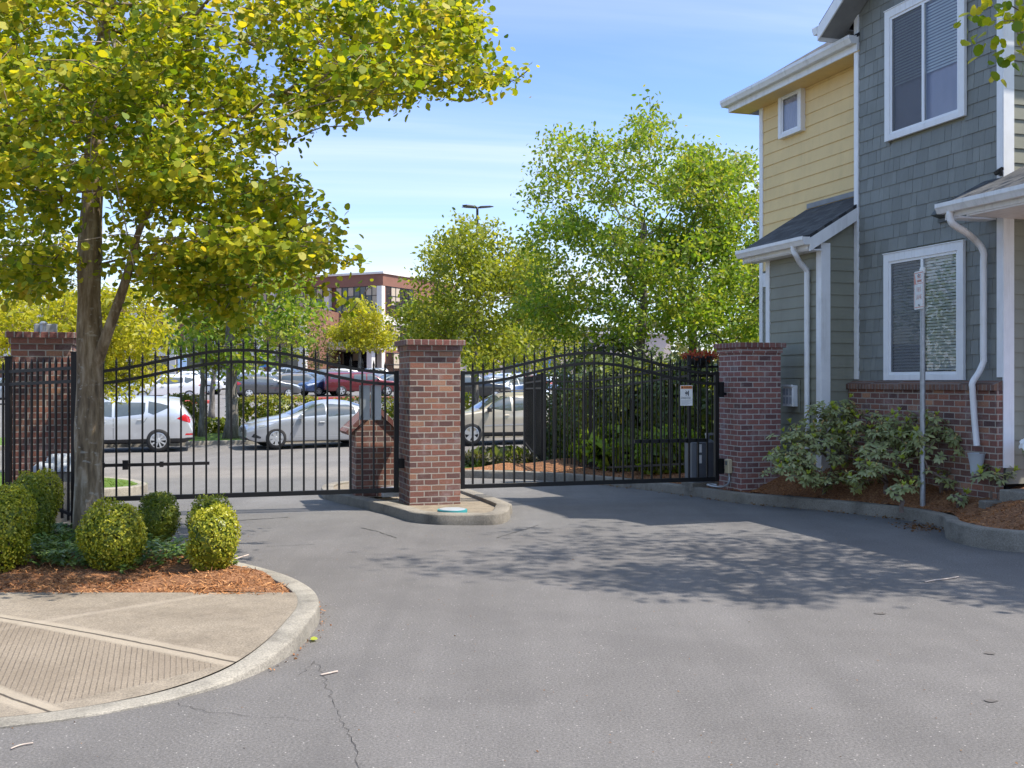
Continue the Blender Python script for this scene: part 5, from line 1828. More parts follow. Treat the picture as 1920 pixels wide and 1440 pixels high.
def make_suv(label, loc, rz, paint, group, style='ten', boxy=False):
    if not boxy:
        top = [(0, .66), (.05, .80), (.14, .90), (.4, 1.0), (.8, 1.07), (1.2, 1.13), (1.55, 1.34), (1.95, 1.56), (2.25, 1.645), (2.7, 1.685), (3.3, 1.68), (3.9, 1.655), (4.2, 1.635), (4.29, 1.61), (4.36, 1.47), (4.5, 1.23), (4.6, 1.07), (4.66, .95), (4.69, .7)]
        belt = [(0, .60), (.4, .88), (1.2, 1.0), (2.5, 1.02), (3.6, 1.08), (4.2, 1.12), (4.5, 1.0), (4.69, .5)]
        car = Car(4.69, .92, top, belt, .26, .21, 4.6, r=.355, xw=(.95, 3.66), clad=1)
    else:
        top = [(0, .74), (.05, .88), (.14, .97), (.5, 1.04), (1.0, 1.09), (1.18, 1.13), (1.5, 1.38), (1.8, 1.58), (2.1, 1.66), (2.6, 1.69), (3.4, 1.69), (3.9, 1.66), (4.15, 1.58), (4.25, 1.4), (4.33, 1.1), (4.36, .8), (4.36, .6)]
        belt = [(0, .66), (.4, .92), (1.2, 1.02), (2.5, 1.04), (3.6, 1.07), (4.2, 1.08), (4.36, .5)]
        car = Car(4.36, .90, top, belt, .27, .19, 5, r=.36, xw=(.86, 3.5), clad=1)
    L = car.L
    r = thing('parked_suv', label, 'car', loc, rz, group)
    car.body('body', paint, r)
    g = MT['carglass']; H = car.H
    if not boxy:
        car.patch('side_window', [(1.56, 1.08), (2.36, 1.06), (2.36, 1.55), (2.28, 1.555), (2.0, 1.43)], g, r, -1, both=True)
        car.patch('side_window', [(2.44, 1.06), (3.22, 1.09), (3.28, 1.2), (3.3, 1.53), (2.44, 1.56)], g, r, -1, both=True)
        car.patch('side_window', [(3.37, 1.15), (3.52, 1.12), (3.98, 1.34), (3.94, 1.41), (3.38, 1.52)], g, r, -1, both=True)
        car.glassband('windshield', 1.26, 2.1, r); car.glassband('rear_window', 4.29, 4.55, r, .8, False)
        car.patch('tail_light', [(4.18, 1.0), (4.55, .86), (4.62, .98), (4.42, 1.14)], MT['redlens'], r, -1, .006, both=True)
        car.patch('headlight', [(.12, .74), (.62, .88), (.7, .96), (.3, .93), (.1, .84)], MT['lens'], r, -1, .006, both=True)
        car.patch('reflector', [(4.42, .5), (4.64, .5), (4.66, .55), (4.45, .55)], MT['redlens'], r, -1, .005, both=True)
        seam(car, r, [(1.3, .42), (1.42, 1.03)]); seam(car, r, [(2.4, .42), (2.4, 1.03)]); seam(car, r, [(3.18, .80), (3.36, 1.06)])
        handle(car, r, 2.1, .93, paint); handle(car, r, 3.15, .97, paint)
        mirror(car, r, 1.62, 1.06, paint)
        mb = MB(); mb.add([(3.7 - L / 2, -.05, 1.64), (3.7 - L / 2, .05, 1.64), (3.95 - L / 2, .03, 1.6), (3.95 - L / 2, -.03, 1.6), (3.93 - L / 2, 0, 1.73)], [(0, 1, 4), (1, 2, 4), (2, 3, 4), (3, 0, 4)]); mb.build('antenna_fin', paint, r)
    else:
        car.patch('side_window', [(1.28, 1.09), (2.2, 1.08), (2.2, 1.55), (1.9, 1.55), (1.74, 1.46)], g, r, -1, both=True)
        car.patch('side_window', [(2.28, 1.08), (3.1, 1.10), (3.15, 1.55), (2.28, 1.56)], g, r, -1, both=True)
        car.patch('side_window', [(3.22, 1.11), (3.95, 1.13), (3.85, 1.52), (3.24, 1.55)], g, r, -1, both=True)
        car.glassband('windshield', 1.2, 1.85, r); car.glassband('rear_window', 4.17, 4.3, r, .8, False)
        car.patch('tail_light', [(4.2, .85), (4.33, .85), (4.3, 1.2), (4.2, 1.2)], MT['redlens'], r, -1, .006, both=True)
        car.patch('headlight', [(.1, .76), (.5, .82), (.52, .96), (.2, .95), (.08, .88)], MT['lens'], r, -1, .006, both=True)
        seam(car, r, [(1.22, .45), (1.26, 1.05)]); seam(car, r, [(2.24, .45), (2.24, 1.05)]); seam(car, r, [(3.1, .78), (3.16, 1.05)])
        handle(car, r, 2.02, .95, paint); handle(car, r, 2.95, .97, paint)
        mirror(car, r, 1.42, 1.08, MT['dark'])
        car.patch('side_moulding', [(1.28, .60), (3.05, .62), (3.05, .69), (1.28, .67)], MT['rim'], r, -1, .006, 2, 12, both=True)
        for sd in (-1, 1):
            mb = MB(); mb.tube([(2.0 - L / 2, sd * .56, 1.69), (2.1 - L / 2, sd * .56, 1.735), (3.7 - L / 2, sd * .56, 1.735), (3.85 - L / 2, sd * .56, 1.68)], .018, 6); mb.build('roof_rail', MT['dark'], r)
    mb = MB(); mb.bbox(-L / 2 - .012, -L / 2 + .05, -.42, .42, .62, .78, .02); mb.bbox(-L / 2 - .01, -L / 2 + .06, -.5, .5, .42, .54, .02); mb.build('grille', MT['dark'], r)
    mb = MB(); mb.bbox(L / 2 - .06, L / 2 + .012, -.6, .6, .38, .48, .02); mb.build('rear_bumper_trim', MT['dark'], r)
    for xx in (-L / 2 - .02, L / 2 + .0): mb = MB(); mb.bbox(xx, xx + .02, -.16, .16, .58 if xx < 0 else .84, .73 if xx < 0 else .99, .004); mb.build('number_plate', MT['signwhite'], r)
    add_wheels(car, r, style)
    return r, car


def make_sedan(label, loc, rz, paint, group, hatch=False):
    if not hatch:
        top = [(0, .62), (.04, .70), (.12, .77), (.4, .87), (.8, .95), (1.15, 1.0), (1.32, 1.05), (1.8, 1.27), (2.15, 1.42), (2.5, 1.485), (2.9, 1.495), (3.3, 1.45), (3.7, 1.32), (4.05, 1.14), (4.2, 1.08), (4.5, 1.05), (4.58, .98), (4.62, .8), (4.63, .6)]
        belt = [(0, .56), (.4, .76), (1.2, .90), (2.5, .93), (3.5, .97), (4.2, .98), (4.63, .5)]
        car = Car(4.63, .88, top, belt, .2, .25, 4.2, nose=.26, r=.325, xw=(.86, 3.56))
    else:
        top = [(0, .56), (.05, .7), (.12, .8), (.4, .92), (.8, 1.0), (1.0, 1.06), (1.3, 1.27), (1.7, 1.46), (2.1, 1.55), (2.6, 1.56), (3.1, 1.52), (3.45, 1.44), (3.62, 1.28), (3.78, 1.0), (3.85, .8), (3.86, .5)]
        belt = [(0, .5), (.4, .78), (1.2, .93), (2.5, .97), (3.5, 1.0), (3.86, .5)]
        car = Car(3.86, .84, top, belt, .2, .22, 4.4, r=.32, xw=(.74, 3.2))
    L = car.L
    r = thing('parked_hatchback' if hatch else 'parked_sedan', label, 'car', loc, rz, group)
    car.body('body', paint, r)
    g = MT['carglass']
    if not hatch:
        car.patch('side_window', [(1.5, .955), (2.42, .96), (2.42, 1.385), (2.25, 1.38), (1.95, 1.25)], g, r, -1, both=True)
        car.patch('side_window', [(2.5, .965), (3.3, .99), (3.38, 1.05), (3.36, 1.27), (3.1, 1.36), (2.5, 1.395)], g, r, -1, both=True)
        car.patch('side_window', [(3.44, 1.03), (3.72, 1.06), (3.44, 1.235)], g, r, -1, both=True)
        car.glassband('windshield', 1.34, 2.2, r); car.glassband('rear_window', 3.35, 4.05, r, .84, False)
        car.patch('headlight', [(.16, .62), (.72, .74), (.86, .80), (.5, .79), (.2, .70)], MT['lens'], r, -1, .006, both=True)
        car.patch('tail_light', [(4.1, .92), (4.5, .72), (4.58, .8), (4.5, .95)], MT['redlens'], r, -1, .006, both=True)
        car.patch('fog_light_recess', [(.12, .36), (.38, .32), (.42, .36), (.2, .47)], MT['dark'], r, -1, .006, both=True)
        seam(car, r, [(1.28, .38), (1.42, .9)]); seam(car, r, [(2.46, .38), (2.46, .93)]); seam(car, r, [(3.2, .66), (3.42, .97)])
        handle(car, r, 2.28, .80, paint); handle(car, r, 3.22, .84, paint); mirror(car, r, 1.62, .93, paint)
        car.patch('side_crease', [(1.4, .35), (3.1, .36), (3.1, .375), (1.4, .365)], MT['rim'], r, -1, .004, 2, 12, both=True)
        mb = MB(); mb.bbox(-L / 2 - .012, -L / 2 + .05, -.34, .34, .48, .64, .02); mb.bbox(-L / 2 - .01, -L / 2 + .06, -.45, .45, .27, .37, .02); mb.build('grille', MT['dark'], r)
        mb = MB(); mb.add([(-L / 2 - .014, -.30, .63), (-L / 2 - .014, -.24, .63), (-L / 2 - .014, -.1, .5), (-L / 2 - .014, .1, .5), (-L / 2 - .014, .24, .63), (-L / 2 - .014, .30, .63), (-L / 2 - .014, .13, .47), (-L / 2 - .014, -.13, .47)], [(0, 7, 2, 1), (7, 6, 3, 2), (6, 5, 4, 3)]); mb.build('grille_trim', MT['rim'], r)
    else:
        car.patch('side_window', [(1.22, 1.0), (2.05, 1.0), (2.05, 1.44), (1.8, 1.43), (1.5, 1.28)], g, r, -1, both=True)
        car.patch('side_window', [(2.12, 1.0), (2.85, 1.03), (2.95, 1.42), (2.12, 1.45)], g, r, -1, both=True)
        car.patch('side_window', [(2.95, 1.06), (3.3, 1.12), (3.0, 1.38)], g, r, -1, both=True)
        car.glassband('windshield', 1.05, 1.75, r); car.glassband('rear_window', 3.5, 3.74, r, .8, False)
        car.patch('headlight', [(.1, .66), (.5, .76), (.6, .86), (.3, .84), (.1, .76)], MT['lens'], r, -1, .006, both=True)
        car.patch('tail_light', [(3.55, .8), (3.78, .78), (3.74, 1.05), (3.58, 1.05)], MT['redlens'], r, -1, .006, both=True)
        handle(car, r, 1.9, .85, paint); mirror(car, r, 1.3, .98, paint); seam(car, r, [(2.08, .38), (2.08, .96)])
        mb = MB(); mb.bbox(-L / 2 - .012, -L / 2 + .05, -.4, .4, .32, .46, .02); mb.build('grille', MT['dark'], r)
    add_wheels(car, r, 'seven' if not hatch else 'five')
    return r, car


def make_pickup(label, loc, rz, paint, group, canopy=False):
    if not canopy:
        top = [(0, .85), (.05, 1.0), (.12, 1.08), (.6, 1.15), (1.2, 1.19), (1.35, 1.22), (1.7, 1.55), (1.95, 1.74), (2.2, 1.82), (3.2, 1.83), (3.6, 1.78), (3.72, 1.5), (3.78, 1.24), (3.9, 1.2), (5.5, 1.2), (5.58, 1.15), (5.6, .7)]
    else:
        top = [(0, .85), (.05, 1.0), (.12, 1.08), (.6, 1.15), (1.2, 1.19), (1.35, 1.22), (1.7, 1.55), (1.95, 1.72), (2.2, 1.8), (3.2, 1.81), (3.7, 1.8), (5.3, 1.8), (5.5, 1.7), (5.56, 1.3), (5.6, .7)]
    belt = [(0, .75), (.4, 1.0), (1.2, 1.1), (3, 1.12), (5.4, 1.14), (5.6, .6)]
    car = Car(5.6, .97, top, belt, .36, .17, 5, nose=.2, tail=.1, r=.39, xw=(1.05, 4.4))
    L = car.L
    r = thing('parked_pickup', label, 'truck', loc, rz, group)
    car.body('body', paint, r); g = MT['carglass']
    car.patch('side_window', [(1.55, 1.2), (2.5, 1.18), (2.5, 1.68), (2.15, 1.68), (1.92, 1.55)], g, r, -1, both=True)
    car.patch('side_window', [(2.6, 1.18), (3.5, 1.2), (3.45, 1.66), (2.6, 1.68)], g, r, -1, both=True)
    if canopy: car.patch('side_window', [(3.75, 1.2), (5.2, 1.22), (5.15, 1.62), (3.75, 1.64)], g, r, -1, both=True)
    car.glassband('windshield', 1.4, 2.02, r); car.glassband('rear_window', 3.63 if not canopy else 5.48, 3.75 if not canopy else 5.55, r, .8, False)
    car.patch('headlight', [(.08, .9), (.45, .92), (.45, 1.05), (.1, 1.04)], MT['lens'], r, -1, .006, both=True)
    car.patch('tail_light', [(5.45, .9), (5.57, .9), (5.55, 1.12), (5.45, 1.12)], MT['redlens'], r, -1, .006, both=True)
    mb = MB(); mb.bbox(-L / 2 - .012, -L / 2 + .05, -.55, .55, .72, 1.0, .02); mb.build('grille', MT['dark'], r)
    handle(car, r, 2.4, 1.05, paint); mirror(car, r, 1.7, 1.18, MT['dark'])
    add_wheels(car, r, 'five')
    return r, car


def PT(nm, c, m=.45): return M_paint(nm, c, m)


silver = PT('silver_paint', (.56, .57, .59), .5)
GS = 'cars parked along the street beyond the gates'
GL = 'cars in the far parking lot'


def place(r, car, px, py, iw, rz):
    g = G(px, py); a = Matrix.Rotation(rz, 4, 'Z')
    r.location = g - (a @ Vector((car.xw[iw] - car.L / 2, -(car.W - .10), 0)))
    r.location.z = gz(r.location.y); r.rotation_euler = (0, 0, rz)


SUV1, c1 = make_suv('silver suv parked at the street kerb, its tail beside the front gate tree', (0, 0, 0), PHI, silver, GS, 'ten'); place(SUV1, c1, 297, 848, 1, PHI)
SED1, c2 = make_sedan('silver sedan parked at the street kerb left of the middle brick pillar', (0, 0, 0), PHI, PT('sedan_silver', (.46, .475, .50), .55), GS); place(SED1, c2, 517, 843.5, 0, R(25))
SUV2, c3 = make_suv('champagne boxy suv parked at the kerb right of the middle brick pillar', (0, 0, 0), PHI, PT('champagne_paint', (.56, .50, .41), .5), GS, 'five', True); place(SUV2, c3, 883, 836.5, 0, PHI)


def at(px, d): return Vector(((px - 960) / F * d, d, gz(d)))


def head(a): return R(a)


# prototypes of the lot cars
suvA, _ = make_suv('white suv facing left in the lot behind the silver suv', at(312, 66), head(20), PT('white_paint', (.68, .69, .71), .15), GL, 'five')
sedA, _ = make_sedan('pale blue grey sedan nosing out beside the white suv', at(275, 69), head(55), PT('pale_blue', (.34, .39, .45), .3), GL)
hatA, _ = make_sedan('white hatchback in the lot right of the middle brick pillar', at(955, 68), head(38), PT('clean_white', (.74, .75, .76), .1), GL, True)
picA, _ = make_pickup('maroon pickup with a canopy in the lot above the grey gate panel', at(678, 79), head(196), PT('maroon_paint', (.14, .014, .02), .2), GL, True)
picB, _ = make_pickup('white pickup in the lot behind the white suv', at(357, 84), head(178), PT('white_truck', (.72, .73, .74), .1), GL)
boxA, _ = make_suv('tan suv in the lot behind the dark grey suv', at(572, 82), head(190), PT('tan_paint', (.26, .22, .17), .35), GL, 'five', True)
col = lambda n, c, m=.3: PT(n, c, m)
LOT = [
    (suvA, 497, 73, 208, (.075, .08, .09), 'dark grey suv with its tail to the street behind the yellow hedge'),
    (suvA, 612, 80, 48, (.02, .045, .13), 'navy blue suv facing the street left of the maroon pickup'),
    (boxA, 487, 98, 200, (.55, .56, .58), 'silver boxy suv behind the dark grey suv'),
    (sedA, 527, 101, 205, (.42, .42, .42), 'light grey sedan two rows behind the dark grey suv'),
    (sedA, 590, 97, 165, (.12, .18, .28), 'slate blue sedan behind the tan suv'),
    (suvA, 632, 108, 25, (.6, .61, .63), 'white suv under the small round tree before the office canopy'),
    (sedA, 660, 101, 40, (.3, .31, .33), 'grey sedan behind the navy suv'),
    (hatA, 565, 112, 30, (.03, .03, .035), 'black hatchback in the rear row before the office'),
    (suvA, 545, 116, 160, (.5, .52, .55), 'silver suv in the rear row before the white office wall'),
    (picB, 285, 88, 170, (.38, .02, .02), 'bright red pickup behind the golden maple'),
    (suvA, 735, 90, 30, (.07, .1, .12), 'dark teal suv behind the maroon pickup beside the brick pillar'),
    (boxA, 428, 103, 190, (.1, .1, .11), 'charcoal suv behind the tree trunk at the hedge'),
    (picB, 868, 64, 200, (.015, .016, .018), 'black pickup right behind the middle brick pillar'),
    (suvA, 945, 84, 30, (.45, .46, .48), 'silver suv behind the white hatchback'),
    (sedA, 992, 80, 192, (.4, .03, .025), 'dark red sedan behind the white hatchback'),
    (hatA, 1014, 76, 160, (.62, .1, .03), 'orange hatchback in the lot above the dark picket fence'),
    (sedA, 978, 101, 25, (.07, .1, .2), 'dark blue sedan far back by the blue parking signs'),
    (boxA, 1042, 93, 85, (.72, .72, .73), 'white suv seen from behind right of the orange hatchback'),
    (suvA, 1055, 44, 200, (.06, .1, .2), 'blue suv half hidden behind the picket fence and shrubs'),
    (sedA, 1075, 88, 100, (.35, .36, .38), 'grey sedan beside the white suv seen from behind'),
    (sedA, 575, 107, 30, (.6, .61, .63), 'white sedan in the rear row right of the black hatchback'),
    (boxA, 604, 104, 60, (.16, .17, .19), 'graphite suv between the rear rows above the navy suv'),
    (hatA, 620, 117, 20, (.65, .66, .68), 'pale hatchback close to the office canopy columns'),
    (suvA, 690, 112, 20, (.62, .63, .64), 'white suv under the office canopy edge right of the lollipop tree'),
    (sedA, 470, 112, 15, (.55, .55, .57), 'silver sedan far back behind the slim trunked tree'),
    (suvA, 508, 90, 200, (.35, .36, .38), 'mid grey suv directly behind the dark grey suv'),
    (boxA, 400, 95, 178, (.66, .67, .68), 'white boxy suv right of the white pickup'),
    (sedA, 925, 95, 20, (.6, .62, .65), 'pale sedan far back left of the blue parking signs'),
    (hatA, 915, 78, 30, (.3, .32, .36), 'grey hatchback right of the black pickup'),
    (suvA, 20, 62, 15, (.3, .32, .34), 'grey suv left of the left brick pillar'),
]
for i, (src, px, d, a, c, lab) in enumerate(LOT):
    dup(src, at(px, d), R(a), lab, GL, col('car_paint', c))
# ================================================================ the brick office far behind
def frame(o, ux, uy):
    """matrix with local x = ux, y = uy"""
    m = Matrix(((ux.x, uy.x, 0, 0), (ux.y, uy.y, 0, 0), (0, 0, 1, 0), (0, 0, 0, 1)))
    return m


OC = P(718, 715, 150); OC.z = 2.2
OF = thing('office_building', 'brick office with white columns, dark ribbon windows and a glass canopy', 'building', OC, R(-27.5 + 0))
# local -x runs along the left face (away to the left), local y along the right face


def OB(name, mat, boxes, parent=OF):
    mb = MB()
    for b in boxes: mb.box(*b)
    return mb.build(name, MT[mat], parent)


OB('brick_wall', 'far_brick', [(-34, 0, 0, 20, 13.05, 14.7), (-33.9, -.1, .6, 19.9, 0, 13.04)])
OB('parapet_cap', 'stone_white', [(-34.2, .2, -.2, 20.2, 14.71, 15.0)])


def ribbon(x0, x1, z0, z1, nx_, nz_, side='l'):
    def bx(a, b, c, d, z0_, z1_):
        return (a, b, c, d, z0_, z1_) if side == 'l' else (-d, -c, a, b, z0_, z1_)
    w = OB('window', 'far_glass', [bx(x0, x1, .1, .35, z0, z1)])
    bars = []
    for i in range(nx_ + 1):
        x = x0 + (x1 - x0) * i / nx_; bars.append(bx(x - .05, x + .05, .04, .099, z0, z1))
    for i in range(nz_ + 1):
        z = z0 + (z1 - z0) * i / nz_; bars.append(bx(x0, x1, .045, .0985, z - .04, z + .04))
    OB('muntins', 'dark', bars, w)
    k = random.Random(int(x0 * 10)); bl = []
    for i in range(nx_):
        if k.random() < .5:
            a = x0 + (x1 - x0) * i / nx_; b = x0 + (x1 - x0) * (i + 1) / nx_
            bl.append(bx(a + .06, b - .06, .092, .0975, z1 - (z1 - z0) * k.choice((.33, .5, .66)), z1 - .05))
    for q in bl: OB('lowered_blind', 'beige_wall', [q], w)


MT['beige_wall'] = M_plain('beige_office_blind', (.4, .33, .25), .8)
MT['pink_wall'] = M_plain('pinkish_render', (.5, .4, .36), .8, var=.08, scale=.5)
MT['canopy_glass'] = M_plain('green_canopy_glass', (.32, .45, .42), .25, var=.1)
for (a, b) in ((-8.2, -.9), (-18.8, -10.6), (-32, -21)):
    ribbon(a, b, 9.1, 13.0, 7, 3)
    ribbon(a, b, 4.6, 7.4, 7, 2)
    ribbon(a, b, .3, 3.6, 5, 2)
ribbon(1.0, 8.0, 9.1, 13.0, 6, 3, 'r'); ribbon(1.0, 8.0, 4.6, 7.4, 6, 2, 'r'); ribbon(1.0, 8.0, .3, 3.6, 4, 2, 'r')
for x in (-.45, -9.7, -19.7, -33):
    OB('column', 'stone_white', [(x - .42, x + .42, -.25, .55, 0, 13.0)])
OB('spandrel', 'stone_white', [(-34, 0.05, -.04, .5, 7.6, 8.9), (-34, 0.05, -.05, .5, 3.75, 4.3)])
OB('spandrel', 'stone_white', [(-.5, .04, .55, 20, 7.61, 8.89)])
OB('curved_roof_edge', 'stone_white', [(-30, -12, -.8, 8, 15.01, 15.25), (-28, -14, -.4, 8, 15.26, 15.55)])
cn = OB('entrance_canopy', 'stone_white', [(-8, 2.6, -6.0, -.3, 3.9, 4.35)])
OB('canopy_edge', 'canopy_glass', [(-8.1, 2.7, -6.1, -.2, 4.36, 4.95)], cn)
OB('canopy_column', 'stone_white', [(-7.2, -6.4, -5.6, -4.8, 0, 3.89), (1.2, 2.0, -5.6, -4.8, 0, 3.89)], cn)

WC = P(575, 715, 138); WC.z = 2.0
WG = thing('office_wing', 'low brick office wing with white bands and dark shopfront windows behind the trees', 'building', WC, R(-8))
OB('brick_wall', 'far_brick', [(-60, 0, .6, 18, 0, 9.5)], WG)
OB('white_band', 'stone_white', [(-60, .1, 0, .59, 3.1, 4.2), (-60, .1, .1, .59, 8.2, 8.8)], WG)
for x in (-.6, -6.5, -12.5, -18.4, -24.5, -31, -38): OB('pilaster', 'stone_white', [(x - .5, x + .5, -.15, .595, 0, 3.09 if int(x) % 2 else 8.19)], WG)
for x in (-5.9, -11.8, -17.8, -23.8, -30.3, -37): OB('shop_window', 'far_glass', [(x + .6, x + 4.6, .35, .598, .2, 2.9)], WG)
for x in (-5.9, -11.8, -17.8, -23.8, -30.3, -37): OB('window', 'far_glass', [(x + .8, x + 4.2, .45, .598, 5.0, 7.2)], WG)

RC = P(860, 715, 128); RC.z = 1.9
RG = thing('pink_building', 'pinkish low building with a dark doorway behind the right gate trees', 'building', RC, R(6))
OB('wall', 'pink_wall', [(-.0, 26, 0, 14, 0, 5.6)], RG)
OB('roof_edge', 'stone_white', [(-.2, 26.2, -.3, 14.2, 5.61, 6.0)], RG)
for q in ((5.5, 8.5, -.08, -.002, 0, 2.9), (10, 12, -.08, -.002, 0, 2.9), (1, 3.5, -.08, -.002, 1, 3.2)): OB('doorway', 'far_glass', [q], RG)

# blue accessible-parking signs
for i, (px, d, lab) in enumerate(((967, 105, 'blue parking sign on a post left of the orange hatchback'), (1025, 105, 'blue parking sign on a post right of the orange hatchback'), (342, 100, 'pale blue parking sign on a post behind the white pickup'), (492, 112, 'blue parking sign behind the silver suv before the office wing'))):
    g = at(px, d); t = thing('parking_sign', lab, 'sign', g, 0, 'blue parking signs')
    mb = MB(); mb.box(-.04, .04, -.04, .04, 0, 2.6); mb.build('post', MT['galv'], t)
    mb = MB(); mb.bbox(-.42, .42, -.07, -.045, 1.75, 2.75, .01); mb.build('board', M_plain('sign_blue', (.06, .2, .5) if i != 2 else (.4, .55, .75), .5), t)

# parking lot lamp
LPp = at(895, 60)
t = thing('parking_lot_lamp', 'tall black lamp post with three flat lamp heads above the trees', 'street lamp', LPp)
hl = EYE + (HZ - 388) / F * 60 - LPp.z
mb = MB(); mb.tube([(0, 0, 0), (0, 0, hl)], [.10, .07], 10); mb.build('pole', MT['dark'], t, smooth=True)
for a in (5, 165, 205):
    m = Matrix.Rotation(R(a), 4, 'Z'); mb = MB(); h = hl
    mb.add([m @ Vector(p) for p in ((.05, -.04, h - .08), (.2, -.22, h - .05), (.72, -.2, h + .0), (.92, 0, h + .01), (.72, .2, h + .0), (.2, .22, h - .05), (.05, .04, h - .08),
                                    (.05, -.04, h + .0), (.2, -.2, h + .03), (.72, -.18, h + .06), (.92, 0, h + .05), (.72, .18, h + .06), (.2, .2, h + .03), (.05, .04, h + .0))],
           [tuple(reversed(range(7))), tuple(range(7, 14))] + [(i, (i + 1) % 7, 7 + (i + 1) % 7, 7 + i) for i in range(7)])
    mb.build('lamp_head', MT['dark'], t)

# houses on the rise far to the left
for i, (px, d, w, h, lab) in enumerate(((215, 210, 9, 11, 'white gabled house far behind the front tree'), (95, 230, 12, 9, 'pale house far behind the golden maple'))):
    g = at(px, d); t = thing('distant_house', lab, 'house', g, R(15 - 40 * i))
    mb = MB(); mb.add([(-w / 2, -4, 0), (w / 2, -4, 0), (w / 2, 4, 0), (-w / 2, 4, 0), (-w / 2, -4, h), (w / 2, -4, h), (w / 2, 4, h), (-w / 2, 4, h), (0, -4, h + 4), (0, 4, h + 4)],
                      [(0, 1, 5, 8, 4), (2, 3, 7, 9, 6), (1, 2, 6, 5), (3, 0, 4, 7)]); mb.build('wall', MT['stone_white'], t)
    mb = MB()
    for s in (-1, 1):
        mb.add([(0, -4.5, h + 4.1), (0, 4.5, h + 4.1), (s * (w / 2 + .5), 4.5, h - .3), (s * (w / 2 + .5), -4.5, h - .3), (0, -4.5, h + 4.35), (0, 4.5, h + 4.35), (s * (w / 2 + .5), 4.5, h - .05), (s * (w / 2 + .5), -4.5, h - .05)],
               [(4, 5, 6, 7), (3, 2, 1, 0), (0, 4, 7, 3), (2, 6, 5, 1), (3, 7, 6, 2)])
    mb.build('roof', MT['roof'], t)
    mb = MB()
    for xx in (-w / 4, w / 4): mb.box(xx - .6, xx + .6, -4.05, -4.005, h - 3, h - 1.4)
    mb.build('window', MT['far_glass'], t)
